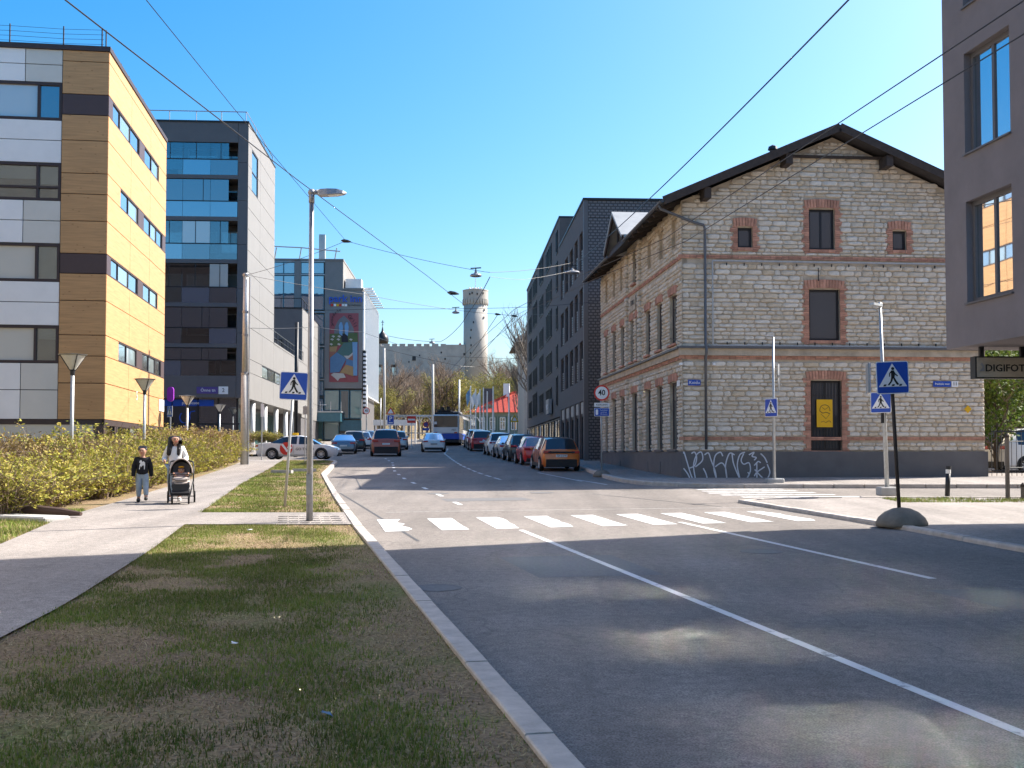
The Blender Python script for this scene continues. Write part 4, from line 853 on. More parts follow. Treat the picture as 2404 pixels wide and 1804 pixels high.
# graffiti on the plinth: a sprayed tag, one line per stroke
tagroot = empty('graffiti', (0, 0, 0)); tagroot.parent = B5
strokes = [[(0, 1.95), (.02, 2.0), (.1, 1.75), (.3, 1.1), (.42, .97)], [(0, 1.4), (.15, 1.2), (.25, 1.0)], [(.3, 1.95), (.42, 2.0), (.5, 1.8), (.42, 1.5), (.2, 1.4)], [(.45, 1.0), (.38, 1.5), (.5, 1.9), (.68, 2.0), (.72, 1.7), (.45, 1.45)], [(.75, 1.4), (.85, 1.2), (.9, 1.0)], [(.8, 1.9), (.95, 1.97), (1.05, 1.7), (1.2, 1.3), (1.25, 1.0)], [(1.25, 1.0), (1.15, 1.4), (1.2, 1.85), (1.4, 2.0), (1.5, 1.85)], [(1.2, 1.45), (1.45, 1.6), (1.6, 1.4), (1.65, 1.0)], [(1.65, 1.0), (1.6, 1.5), (1.75, 1.95), (1.95, 1.9)], [(1.85, 1.98), (1.9, 1.6), (2.05, 1.2), (2.15, .98)], [(2.15, 1.0), (2.05, 1.5), (2.15, 1.9), (2.35, 2.0)], [(2.3, 1.95), (2.2, 1.7), (2.3, 1.55), (2.5, 1.6), (2.55, 1.3), (2.4, 1.0)], [(2.4, 1.0), (2.5, 1.15), (2.45, 1.25)], [(2.5, 1.9), (2.7, 2.0), (2.62, 1.85), (2.78, 1.8), (2.7, 1.7)], [(2.7, 1.5), (2.85, 1.65), (2.95, 1.6)], [(2.72, 1.35), (2.95, 1.1), (3.1, .98)], [(3.1, 1.45), (2.8, 1.25), (2.7, 1.1)], [(2.95, 1.95), (3.1, 1.8), (3.2, 1.6)], [(3.2, 1.55), (3.3, 1.25), (3.2, 1.0)], [(2.8, 1.6), (2.8, 1.0)]]
for s_ in strokes:
    P = [Vector((x, -.094, z)) for x, z in s_]; Q = []
    for i in range(len(P) - 1):
        p0, p1, p2, p3 = P[max(i-1, 0)], P[i], P[i+1], P[min(i+2, len(P)-1)]
        for t in np.linspace(0, 1, 6, endpoint=False): Q.append(.5 * ((2*p1) + (p2-p0)*t + (2*p0-5*p1+4*p2-p3)*t*t + (3*p1-p0-3*p2+p3)*t**3))
    Q.append(P[-1]); b = MB(); vs = []
    for i, q in enumerate(Q):
        d = (Q[min(i+1, len(Q)-1)] - Q[max(i-1, 0)]).normalized(); n_ = Vector((-d.z, 0, d.x)) * .023
        vs += [q + n_, q - n_]
    b.add(vs, [(2*i, 2*i+1, 2*i+3, 2*i+2) for i in range(len(Q)-1)]); b.build('stroke', 'graffiti', tagroot)
# ================================================================== 5. dark grey modern block beyond the stone house
mpm, n, l, bs = newmat('perforated')
tc = n.new('ShaderNodeTexCoord'); br = n.new('ShaderNodeTexBrick'); br.inputs['Scale'].default_value = 1; br.inputs['Brick Width'].default_value = .26; br.inputs['Row Height'].default_value = .17; br.inputs['Mortar Size'].default_value = .035
br.inputs['Color1'].default_value = (.15, .14, .142, 1); br.inputs['Color2'].default_value = (.17, .16, .16, 1); br.inputs['Mortar'].default_value = (.055, .052, .055, 1)
mp = n.new('ShaderNodeMapping'); mp.inputs['Rotation'].default_value = (R(90), 0, 0); l.new(tc.outputs['Object'], mp.inputs[0]); l.new(mp.outputs[0], br.inputs['Vector']); l.new(br.outputs['Color'], bs.inputs['Base Color']); bs.inputs['Roughness'].default_value = .6
bp = n.new('ShaderNodeBump'); bp.inputs['Strength'].default_value = .8; bp.inputs['Distance'].default_value = .03; bp.invert = True; l.new(br.outputs['Fac'], bp.inputs['Height']); l.new(bp.outputs[0], bs.inputs['Normal'])
mat('charcoal_brick', (.118, .104, .099), .8, var=.12, scale=3, bump=.5, bscale=18)
B6 = empty('charcoal_block', (4.12, 63, 0), math.atan(.052), 'charcoal modern block with tall louvred windows beyond the stone house', 'building')
fr, lf = FRONT(0), LEFT(0)
b = MB(); b.box(.25, 30, .08, 14.6, 1.3, 16.4); b.box(0, .25, 14.6, 49.6, 4.6, 18.6); b.box(.25, 30, 14.6, 49.6, 1.3, 18.6); b.build('core', 'charcoal_brick', B6)
for z0, z1 in ((1.3, 5.0), (5.0, 8.75), (8.75, 12.1), (12.1, 15.5), (15.5, 16.5)):
    for a, c in ((.24, 4.6), (4.6, 9), (9, 14)): on(fr).box(a + .01, c - .01, -.08, 0, z0 + .015, z1 - .015).build('mesh_panel', 'perforated', B6)
on(fr).box(-.02, .22, -.2, .02, 1.3, 16.5).build('corner_fin', 'dark_cladding', B6)
b = MB(); b.box(-.06, 30, -.08, 14.6, 16.5, 16.62); b.box(-.06, 30, 14.6, 49.7, 18.6, 18.75); b.build('roof_cap', 'black_metal', B6)
rows = [(6.25, 8.5), (9.35, 11.6), (12.6, 14.9)]
cols = [(.7, 2.3), (3.3, 5.0), (6.0, 7.9), (9.0, 10.9), (11.9, 13.9)]
zb_ = [5.0] + [q for r_ in rows for q in r_] + [16.5]
for z0, z1 in zip(zb_[::2], zb_[1::2]): on(lf).box(0, 14.6, -.25, 0, z0, z1).build('wall_band', 'charcoal_brick', B6)
for z0, z1 in rows:
    us = [0] + [q for c_ in cols for q in c_] + [14.6]
    for a, c in zip(us[::2], us[1::2]): on(lf).box(a, c, -.25, -.002, z0, z1).build('wall_pier', 'charcoal_brick', B6)
    for k, (a, c) in enumerate(cols):
        window(lf, a, c, z0, z1, B6, 'black_metal', ['glass_dark'], .06, -.12, .08, ((a + c) / 2,))
        if k % 2 == 0 or k == 1:
            bb = on(lf)
            for q in range(8): bb.box(a + .05, (a + c) / 2, -.09, -.04, z0 + .1 + q * .15, z0 + .17 + q * .15)
            bb.build('louvre', 'grey_metal', B6)
for a, c in ((0, .6), (2.4, 3.1), (5.1, 5.8), (8.0, 8.7), (11.0, 11.7), (14, 14.6)): on(lf).box(a, c, -.25, -.003, 1.3, 5.0).build('wall_pier', 'charcoal_brick', B6)
for k, (a, c) in enumerate(((.6, 2.4), (3.1, 5.1), (5.8, 8.0), (8.7, 11.0), (11.7, 14))):
    window(lf, a, c, 1.6, 4.2, B6, 'black_metal', ['glass_dark'], .08, -.14, .08); on(lf).box(a, c, -.2, -.12, 4.2, 5.0).build('sign_panel', 'dark_cladding', B6); on(lf).box(a + .3, c - .3, -.12, -.05, 4.3, 4.95).build('shop_plate', 'grey_metal', B6)
for r_ in range(5):
    z0 = 5.4 + r_ * 2.75; z1 = z0 + 1.65
    for k, (a, n_) in enumerate(((16, 1), (21, 4), (29, 3), (36, 4), (43, 3))):
        for q in range(n_): window(lf, a + q * 1.25, a + q * 1.25 + 1.05, z0, z1 + (.5 if (k + r_) % 3 == 0 else 0), B6, 'black_metal', ['glass_pale' if (q + r_) % 2 else 'glass_mid'], .07, .07, .12)
for a, c in ((14.8, 19), (19.4, 24), (24.4, 29), (29.5, 34), (34.5, 39), (39.5, 44), (44.5, 49.4)): window(lf, a, c, 2.0, 4.5, B6, 'black_metal', ['glass_mid', 'glass_pale'], .1, .02, .2, ((a + c) / 2,))
on(lf).box(20, 22.4, .1, .35, 5.0, 6.1).build('projecting_sign', 'grey_metal', B6); text('WOX', .6, 'sign_white', B6, (-.37, 21.2, 5.5), (R(90), 0, R(-90)), name='sign_letters')
# ================================================================== 6. taupe corner building with overhang, right
B7 = empty('corner_building', (9.05, 23, 0), math.atan(.137), 'taupe rendered corner building overhanging the pavement on the right', 'building')
lf = LEFT(0); H7 = 17.4; zo = 4.09
ops = []
for s in range(10):
    for z0, z1 in ((4.95, 7.0), (7.97, 10.02), (10.97, 13.0), (13.97, 16.0)): ops.append((-2.4 - 3.6 * s, -.82 - 3.6 * s, z0, z1))
b = MB(); b.box(.32, 24, -39.9, -.02, zo, H7 - .02); b.build('core', 'taupe_render', B7)
zc = [zo, 4.95, 7.0, 7.97, 10.02, 10.97, 13.0, 13.97, 16.0, H7]
bb = on(lf)
for z0, z1 in zip(zc[::2], zc[1::2]): bb.box(-40, 0, -.32, 0, z0, z1)
us = sorted({-40, 0} | {q for o_ in ops for q in o_[:2]})
for z0, z1 in zip(zc[1::2], zc[2::2]):
    for a, c in zip(us[::2], us[1::2]): bb.box(a, c, -.32, -.0005, z0, z1)
bb.build('facade', 'taupe_render', B7)
b = MB(); b.box(.32, 24, -.02, 0, zo, H7); b.build('end_wall', 'taupe_render', B7)
for k, (a, c, z0, z1) in enumerate(ops[:24]):
    window(lf, a, c, z0, z1, B7, 'dark_cladding', ['glass_mirror'], .09, -.14, .1, ((a + c) / 2,), pane_in=.04)
    on(lf).box(a - .03, c + .03, -.2, .05, z0 - .035, z0 - .002).build('sill', 'dark_cladding', B7)
b = MB(); b.box(3.2, 24, -40, -1.6, .2, zo - .002); b.build('ground_floor', 'dark_cladding', B7)
for k in range(6): b = MB(); b.box(3.12, 3.18, -6.5 - k * 5.6, -1.9 - k * 5.6, .6, 3.6); b.build('shop_window', 'glass_mid', B7)
for k in range(4): b = MB(); b.lathe([(.22, .2), (.22, zo)], 14, (1.0, -2.0 - k * 8, 0)); b.build('column', 'dark_concrete', B7, smooth=True)
SG = empty('hanging_sign', pt(2352, 864, 22.4), R(2), 'hanging box sign reading DIGIFOTO under the overhang on the right', 'sign')
b = MB(); b.box(-.60, .60, -.11, .11, -.225, .225); b.build('case', 'sign_dark', SG); b = MB(); b.box(-.565, .565, -.122, -.112, -.195, .195); b.build('face_plate', 'mortar', SG)
text('DIGIFOTO', .20, 'sign_black', SG, (.09, -.126, -.02), name='sign_letters', xs=1.05, bold=.003); b = MB(); b.prism([(-.52, -.08), (-.42, -.08), (-.42, .02), (-.47, .1), (-.5, .06), (-.45, .0)], -.13, -.124); b.build('emblem', 'grey_metal', SG)
for x in (-.42, .42): b = MB(); b.box(x - .04, x + .04, -.04, .04, .225, zo - SG.location.z + .0); b.build('hanger', 'black_metal', SG)
# ================================================================== castle on the hill
T = empty('castle_tower', (pt(1116, 900, 433).x, 433, 26), 0, 'tall round stone castle tower with crenel frieze on the hill', 'tower')
b = MB(); b.lathe([(4.75, 0), (4.7, 18), (4.6, 35.2)], 40, (0, 0, 0)); b.build('shaft', 'castle_plaster', T, smooth=True)
b = MB(); b.lathe([(4.62, 34.6), (4.9, 36.0), (4.95, 40.0), (5.05, 40.0), (5.05, 40.4), (4.6, 40.5), (4.6, 39.2), (.01, 39.1)], 40); b.build('crown', 'castle_plaster', T)
for k in range(26):
    a = k / 26 * 6.283; b = MB(); b.M = Matrix.Rotation(a, 4, 'Z'); b.prism([(-.4, 36.7), (-.4, 35.6), (-.18, 34.6), (.18, 34.6), (.4, 35.6), (.4, 36.7)], -5.12, -4.5); b.build('corbel', 'castle_stone', T)
for a, z in ((-1.9, 12), (-1.95, 15), (-1.9, 18), (-1.95, 21), (-1.9, 24), (-1.7, 27), (-1.8, 38.4), (-1.4, 38.0), (-2.0, 38), (-.9, 38.4), (-.7, 32.0), (-.75, 29)):
    b = MB(); b.M = Matrix.Rotation(a + math.pi / 2, 4, 'Z'); b.box(-.22, .22, -5.15 if z > 35 else -4.8, -4.4, z, z + .75); b.build('loophole', 'black_metal', T)
b = MB(); b.lathe([(1.6, 39.2), (1.6, 40.7), (1.2, 41.3), (.1, 41.6)], 14); b.build('roof_hatch', 'grey_metal', T); b = MB(); b.tube([(0, 0, 41), (0, 0, 50.5)], [.16, .07], 6); b.build('flagpole', 'white_paint', T)
for k in range(5): b = MB(); b.ball((-2.2 + k * 1.1, -2.5, 41.0), .35, n=8, m=6); b.build('roof_lamp', 'white_paint', T)
x0, x1 = pt(800, 900, 430).x, pt(1092, 900, 430).x
CW = empty('castle_wall', (x0, 430, 20), 0, 'long grey castle wall with battlements beside the tower', 'wall')
b = MB(); b.box(0, x1 - x0, 0, 3, 0, 24.2); b.build('wall', 'castle_stone', CW)
L = x1 - x0; k = 0; u = 1.0
while u < L - 8: wd = 2.0 + (k % 3) * .25; b = MB(); b.box(u, u + wd, 0, 1, 24.18, 25.1 + .06 * (k % 2)); b.build('merlon', 'castle_stone', CW); u += wd + .9; k += 1
b = MB(); b.box(L - 7.5, L, 0, 1.5, 24.18, 24.8); b.build('parapet', 'castle_stone', CW)
for xs_ in (891, 924): X = pt(xs_, 870, 430).x - x0; b = MB(); b.box(X - 1.1, X + 1.1, -.05, .6, 12.4, 17.0); b.build('wall_window', 'black_metal', CW); b = MB(); b.box(X - .75, X + .75, -.08, .0, 12.8, 15.9); b.build('window_pane', 'glass_pale', CW)
for xs_, ys_, w_ in ((972, 842, 1.4), (960, 850, .5), (985, 835, .5), (1036, 828, .6), (1045, 843, .6), (1090, 832, .7)): p = pt(xs_, ys_, 429.9); b = MB(); b.box(p.x - x0 - w_ / 2, p.x - x0 + w_ / 2, -.06, .5, p.z - 20 - w_ * .6, p.z - 20 + w_ * .6); b.build('putlog_hole', 'black_metal', CW)
dm = pt(898, 806, 500)
CD = empty('onion_dome', (dm.x, 500, 28), 0, 'dark onion dome with cross behind the castle wall', 'dome')
zb = dm.z - 28
b = MB(); b.lathe([(2.2, 0), (2.2, zb - .3)], 16); b.build('drum', 'castle_plaster', CD, smooth=True)
b = MB(); b.lathe([(2.4, zb - .4), (2.7, zb + .6), (2.85, zb + 1.6), (2.6, zb + 2.8), (1.9, zb + 3.8), (1.0, zb + 4.7), (.5, zb + 5.6), (.25, zb + 7.0), (.1, zb + 7.6)], 24); b.build('dome', 'copper_dome', CD, smooth=True)
b = MB(); b.beam((0, 0, zb + 7.4), (0, 0, zb + 10.4), .22); b.beam((-.7, 0, zb + 9.4), (.7, 0, zb + 9.4), .2); b.beam((-.4, 0, zb + 9.9), (.4, 0, zb + 9.9), .18); b.beam((-.4, 0, zb + 8.2), (.4, 0, zb + 8.6), .18); b.build('cross', 'copper_dome', CD)
HR = empty('castle_roof', (pt(1080, 806, 445).x, 445, 40), 0, 'small red gable roof peeping over the castle wall', 'roof'); b = MB(); b.prism([(-2.5, 3.0), (2.8, 3.0), (0, 7.2)], 0, 6); b.build('roof_slope', 'red_roof', HR)
# ================================================================== red-roofed timber house
hx = pt(1172, 990, 195).x; HZ = gz(195)
RH = empty('red_roof_house', (hx, 195, HZ), R(-4), 'pale green wooden house with red hipped metal roof', 'house')
b = MB(); b.box(-5.4, 8, 0, 9, -1, 4.4); b.build('wall', 'green_wall', RH)
A = [(-6, -.6, 4.3), (8.6, -.6, 4.3), (8.6, 9.6, 4.3), (-6, 9.6, 4.3), (2.4, 4.2, 8.3), (3.2, 4.8, 8.3)]
b = MB(); b.add(A, [(0, 1, 5, 4), (1, 2, 5), (2, 3, 4, 5), (3, 0, 4), (3, 2, 1, 0)]); b.build('roof', 'red_roof', RH)
for k in range(14):
    x = -5 + k * 1.0; t = max(.03, min(1, (x + 6) / 8.4)) if x < 2.4 else max(.1, (8.6 - x) / 5.4); b = MB(); b.beam((x, -.62, 4.36), (lerp(x, 2.6, .0), lerp(-.62, 4.2, t), lerp(4.36, 8.36, t)), .05, .08); b.build('standing_seam', 'red_roof', RH)
for x, z in ((-1.9, 5.2), (5.2, 5.2)): b = MB(); b.lathe([(.9, 0), (.9, 1.6)], 14, (0, 0, 0)); o = b.build('eyebrow_dormer', 'red_roof', RH); o.rotation_euler = (R(90), 0, 0); o.location = (x, 2.2, z); o.scale = (1, .8, 1); b = MB(); b.lathe([(.7, 0), (.7, .05)], 14); o = b.build('dormer_window', 'glass_grey', RH); o.rotation_euler = (R(90), 0, 0); o.location = (x, .58, z); o.scale = (1, .8, 1)
for x, y, h in ((1.0, 3.4, 9.6), (7.6, 5, 9.0)): b = MB(); b.box(x - .55, x + .55, y, y + 1, 5, h); b.build('chimney', 'white_paint', RH)
for x in (-4.6, -3.0, -1.2, .6, 2.6, 4.6, 6.6): window(FRONT(0), x - .5, x + .5, 1.2, 3.4, RH, 'white_paint', ['glass_grey'], .12, .08, .1, (x,), (2.7,)); on(FRONT(0)).box(x - .72, x - .56, 0, .06, 1.0, 3.6).build('window_trim', 'trim_green', RH); on(FRONT(0)).box(x + .56, x + .72, 0, .06, 1.0, 3.6).build('window_trim', 'trim_green', RH)
b = MB(); b.box(-5.5, 8.1, -.1, 0, .2, .5); b.build('wall_trim', 'trim_green', RH)
KK = empty('glazed_kiosk', (pt(1146, 950, 212).x, 212, gz(212)), 0, 'tall grey glazed column between the flagpoles', 'column'); b = MB(); b.box(-.85, .85, 0, 1.5, 0, 9.0); b.build('body', 'slate', KK); 
for x in (-.9, .9): b = MB(); b.beam((x, -.05, 0), (x, -.05, 9.1), .14); b.build('edge_post', 'galvanised', KK)
BW = empty('beige_house', (pt(1231, 900, 135).x, 135, gz(135)), R(3), 'beige old house with carved eaves behind the charcoal block', 'house')
b = MB(); b.box(0, 12, 0, 14, -1, 12.0); b.build('wall', 'beige_wall', BW)
b = MB(); b.prism([(-1.2, 12.0), (13, 12.0), (6, 17)], -.9, 14.5); b.build('roof', 'roof_dark', BW); b = MB(); b.beam((-1.2, -.95, 12.1), (6, -.95, 17.1), .12, .4); b.beam((-.9, -.95, 12.1), (2.2, -.95, 12.3), .1, .2); b.build('bargeboard', 'beige_wall', BW)
for z in (1.5, 5, 8.5): window(FRONT(0), .9, 1.9, z, z + 2, BW, 'white_paint', ['glass_grey'], .1, .06, .1)
# flagpoles, tall posts
for k, (xs_, yt, lab) in enumerate(((1105, 906, 'with a blue flag hanging limp'), (1117, 913, 'with a white flag, second from the bus'), (1127, 914, 'with a small pale flag, third from the bus'), (1135, 910, 'bare, fourth from the bus'), (1144, 919, 'bare and short in front of the glazed column'), (1158, 908, 'thick and bare right of the glazed column'), (1195, 920, 'standing before the red roof'), (1234, 912, 'nearest to the charcoal block'))):
    p = pt(xs_, yt, 140 + k); z0 = gz(140 + k); o = empty('flagpole', (p.x, 140 + k, z0), 0, 'white flagpole ' + lab, 'flagpole', 'white flagpoles before the red-roofed house')
    b = MB(); b.tube([(0, 0, 0), (0, 0, p.z - z0)], [.10 if k not in (5, 6) else .17, .07], 8); b.build('pole', 'white_paint', o)
    if k < 3:
        b = MB(); h = p.z - z0 - .3; vs = []
        for i in range(5):
            for j in range(4): vs.append((-.1 - .13 * i * (1 - .12 * j), .12 * math.sin(i * 1.7 + j), h - .5 * j - .22 * i - .05 * math.sin(i * 2)))
        b.add(vs, [(i * 4 + j, i * 4 + j + 1, i * 4 + j + 5, i * 4 + j + 4) for i in range(4) for j in range(3)]); b.build('flag', ['m_sky', 'sign_white', 'sign_white'][k], o)
# ================================================================== trees
def gen_tree(seed, h, levels=4, spread=.9, up=.35, kids=(6, 6, 5, 4), trunk_r=None, leaf=0, leaf_size=.12, trunk_frac=.35, leafcl=3):
    rs = random.Random(seed); T_ = MB(); C_ = MB(); LF = MB(); tr = trunk_r or h * .018
    def br(p, d, ln, r, lv):
        n_ = 4 if lv < 2 else 3; pts = [p]; q = p.copy(); dd = d.copy()
        for i in range(n_):
            dd = (dd + Vector((rs.uniform(-.18, .18), rs.uniform(-.18, .18), rs.uniform(-.08, .14) + (.05 if lv else 0)))).normalized(); q = q + dd * ln / n_; pts.append(q.copy())
        rr = [r * (1 - .62 * i / n_) for i in range(n_ + 1)]
        (T_ if lv < 2 else C_).tube(pts, rr, 6 if lv == 0 else 5 if lv == 1 else 3, False)
        if lv >= levels:
            if leaf:
                for _ in range(leaf):
                    t = rs.choice(pts) + Vector((rs.gauss(0, 1), rs.gauss(0, 1), rs.gauss(0, 1))) * leaf_size * 1.8; s = leaf_size * rs.uniform(.5, 1.2)
                    a = Vector((rs.gauss(0, 1), rs.gauss(0, 1), rs.gauss(0, 1))).normalized(); c = a.orthogonal().normalized()
                    LF.add([t - a * s, t + c * s * .6, t + a * s, t - c * s * .6], [(0, 1, 2, 3)])
            return
        kn = kids[lv]
        for i in range(kn):
            t = (trunk_frac if lv == 0 else .25) + (1 - (trunk_frac if lv == 0 else .25)) * (i + rs.random()) / kn
            k = min(n_ - 1, int(t * n_)); base = pts[k].lerp(pts[k + 1], t * n_ - k)
            az = rs.uniform(0, 6.283) if lv else i * 2.4 + rs.uniform(-.5, .5); sp = spread * rs.uniform(.7, 1.2)
            nd = (dd * (1 - .3 * sp) + Vector((math.cos(az) * sp, math.sin(az) * sp, up * rs.uniform(.3, 1.4)))).normalized()
            br(base, nd, ln * rs.uniform(.45, .72) * (1.05 - .35 * t), rr[k] * .58, lv + 1)
    br(Vector((0, 0, -.3)), Vector((rs.uniform(-.05, .05), 0, 1)), h * .62, tr, 0)
    return T_, C_, LF
TREES = {}
def tree_proto(key, bark, twig, leafm, **kw):
    T_, C_, LF = gen_tree(**kw); ms = []
    for nm, bb, mt in (('trunk', T_, bark), ('twigs', C_, twig), ('crown', LF, leafm)):
        if not bb.v: continue
        me = bpy.data.meshes.new(nm); me.from_pydata(bb.v, [], bb.f); me.materials.append(M[mt]); me.update(); ms.append((nm, me))
    TREES[key] = ms
def plant(key, loc, s, rz, label, group=None, cat='tree', name='tree', sz=1):
    o = empty(name, loc, rz, label, cat, group); o.scale = (s, s, s * sz)
    for nm, me in TREES[key]: c = bpy.data.objects.new(nm if not (nm == 'twigs' and len(TREES[key]) == 2) else 'crown', me); COL.objects.link(c); c.parent = o
    return o
tree_proto('bare1', 'bark', 'twig_brown', 'leaf_olive', seed=3, h=14, levels=3, kids=(11, 8, 7), spread=.8)
tree_proto('bare2', 'bark', 'twig_brown', 'leaf_olive', seed=5, h=14, levels=3, kids=(12, 8, 7), spread=1.0, up=.5)
tree_proto('olive1', 'bark', 'twig_brown', 'leaf_olive', seed=8, h=11, levels=3, kids=(12, 8, 6), spread=1.0, up=.3, leaf=7, leaf_size=.13, trunk_frac=.2)
tree_proto('olive2', 'bark', 'twig_brown', 'leaf_olive', seed=9, h=11, levels=3, kids=(12, 8, 6), spread=1.1, up=.4, leaf=9, leaf_size=.13, trunk_frac=.15)
tree_proto('green1', 'bark', 'twig_brown', 'leaf_green', seed=12, h=9, levels=3, kids=(12, 8, 6), spread=1.1, up=.3, leaf=12, leaf_size=.13, trunk_frac=.15)
tree_proto('tall_bare', 'bark_grey', 'bark_grey', 'leaf_olive', seed=21, h=22, levels=3, kids=(13, 7, 6), spread=.75, up=.6, trunk_frac=.3)
rs = random.Random(4); k = 0
for (key, n_, d0, d1, xa, xb, s0, s1, lab, grp) in (
    ('bare', 18, 240, 350, 875, 1075, .95, 1.35, 'bare brown tree on the slope below the castle wall', 'bare trees on the castle slope'),
    ('bare', 12, 300, 410, 1150, 1250, 1.1, 1.5, 'bare tree on the hill right of the castle tower', 'bare trees right of the tower'),
    ('olive', 9, 150, 235, 875, 1085, .75, 1.15, 'budding olive tree at the foot of the castle hill', 'budding trees at the foot of the hill'),
    ('olive', 7, 215, 290, 1120, 1250, 1.0, 1.4, 'budding yellow-green tree behind the red-roofed house', 'budding trees behind the red-roofed house'),
    ('bare', 13, 150, 240, 870, 1070, .65, 1.0, 'low bare brown tree behind the street signs on the left', 'low bare trees at the end of the street')):
    for i in range(n_):
        d = d0 + (d1 - d0) * (i + rs.random()) / n_; xs_ = xa + (xb - xa) * ((i * .618 + rs.random() * .25) % 1); p = pt(xs_, 1000, d)
        plant(key + str(1 + i % 2), (p.x, d, gz(d) - .2), rs.uniform(s0, s1), rs.uniform(0, 6), lab, grp)
p = pt(1262, 1000, 118); plant('tall_bare', (p.x, 118, gz(118)), .78, .7, 'tall bare street tree rising beside the charcoal block', name='street_tree')
p = pt(1232, 1000, 150); plant('tall_bare', (p.x, 150, gz(150)), .6, 2.4, 'thinner bare tree left of the tall street tree', name='street_tree')
for (x, y, s, key, lab) in ((20.6, 47, .75, 'green1', 'leafy green bush in the yard beside the stone house'), (24.5, 52, .95, 'green1', 'larger green tree in the yard at the right edge'), (22, 58, 1.2, 'olive1', 'budding tree at the back of the yard'), (27.5, 55, 1.2, 'green1', 'green tree behind the yard car, hidden in part')):
    plant(key, (x, y, gz(y) + .1), s, x, lab, name='yard_tree')
# ================================================================== shrubs of the hedge
def shrub_proto(key, seed, leafm, stems=85, leaves=3500, tall=1.0, arch=.5):
    rs = random.Random(seed); S = MB(); LF = MB(); tips = []
    for _ in range(stems):
        a = rs.uniform(0, 6.283); r = rs.uniform(0, .35); p = Vector((math.cos(a) * r, math.sin(a) * r, 0)); o = rs.uniform(.15, .85); h = rs.uniform(.55, 1.0) * tall * (1.15 if rs.random() < .12 else 1); pts = []
        for i in range(6):
            t = i / 5; pts.append(p + Vector((math.cos(a) * o * t ** 1.3, math.sin(a) * o * t ** 1.3, h * (t - arch * .35 * t * t * o * 1.3))) + Vector((rs.gauss(0, .02), rs.gauss(0, .02), 0)))
        S.tube(pts, [.012, .01, .009, .007, .005, .003], 3, False); tips.append(pts)
        for _ in range(3):
            i = rs.randint(1, 4); q = pts[i]; e = q + Vector((rs.gauss(0, .2), rs.gauss(0, .2), rs.uniform(-.05, .3))); S.tube([q, (q + e) / 2 + Vector((0, 0, .03)), e], [.006, .004, .002], 3, False); tips.append([q, q.lerp(e, .4), q.lerp(e, .7), e, e, e])
    for _ in range(leaves):
        pts = rs.choice(tips); i = rs.randint(0, 4) if rs.random() < .35 else rs.randint(2, 4); t = pts[i].lerp(pts[i + 1], rs.random()) + Vector((rs.gauss(0, .03), rs.gauss(0, .03), rs.gauss(0, .03))); s = rs.uniform(.018, .046)
        a = Vector((rs.gauss(0, 1), rs.gauss(0, 1), rs.gauss(0, .7))).normalized(); c = a.orthogonal().normalized(); LF.add([t - a * s, t + c * s * .5, t + a * s, t - c * s * .5], [(0, 1, 2, 3)])
    ms = []
    for nm, bb, mt in (('stems', S, 'twig_brown'), ('foliage', LF, leafm)):
        me = bpy.data.meshes.new(nm); me.from_pydata(bb.v, [], bb.f); me.materials.append(M[mt]); me.update(); ms.append((nm, me))
    TREES[key] = ms
shrub_proto('sh1', 31, 'shrub_leaf'); shrub_proto('sh2', 32, 'shrub_leaf', 95, 3800, 1.05, .7); shrub_proto('sh3', 33, 'shrub_brown', 85, 2200, 1.15, .3); shrub_proto('sh4', 34, 'shrub_leaf', 60, 3200, 1.2, .3)
rs = random.Random(15); n_ = 0
y = 23.2
while y < 60:
    for row in range(3):
        if row == 2 and y < 26: pass
        x = SL(y) - .92 - (.4 if 24 < y < 28.5 else 0) - row * 1.0 - (0.5 if y < 25 else 0) + rs.uniform(-.12, .12); yy = y + rs.uniform(-.25, .25)
        s = (1.05 + .12 * row + (.012 * max(0, y - 40))) * rs.uniform(.88, 1.12); key = rs.choice(('sh1', 'sh2', 'sh1', 'sh2', 'sh4') if y < 52 else ('sh1', 'sh2', 'sh3'))
        if row == 2 and rs.random() < .3: key = 'sh3'
        if rs.random() < .12: key = 'sh3'
        plant(key, (x, yy, gz(yy) + .08), s * (1.15 if key != 'sh4' else 1.25), rs.uniform(0, 6), ('front row hedge shrub on the pavement edge, ', 'middle row hedge shrub, ', 'back row hedge shrub nearest the buildings, ')[row] + ('near the concrete slab', 'left of the walking child', 'behind the child and stroller', 'just beyond the stroller', 'halfway along toward the pale pole', 'two thirds along toward the pale pole', 'close before the pale pole', 'next to the pale pole')[min(7, int((y - 23.2) / 4.6))], 'shrubs of the roadside hedge', 'shrub', 'shrub')
    y += .98
for x, yy, s in ((-15.3, 59.3, 1.5), (-16.1, 60.6, 1.65)): plant('sh3', (x, yy, gz(yy)), s, x, 'tall reddish brown shrub beside the pale concrete pole', 'brown shrubs by the concrete pole', 'shrub', 'shrub')
for k in range(8): plant('sh1' if k % 2 else 'sh2', (-18.6 + .70 * k, 75.9 + .05 * k, 2.75 if k < 4 else 2.2), .85, k, 'low green shrub above the terrace wall behind the white taxi', 'low shrubs behind the taxi', 'shrub', 'shrub')
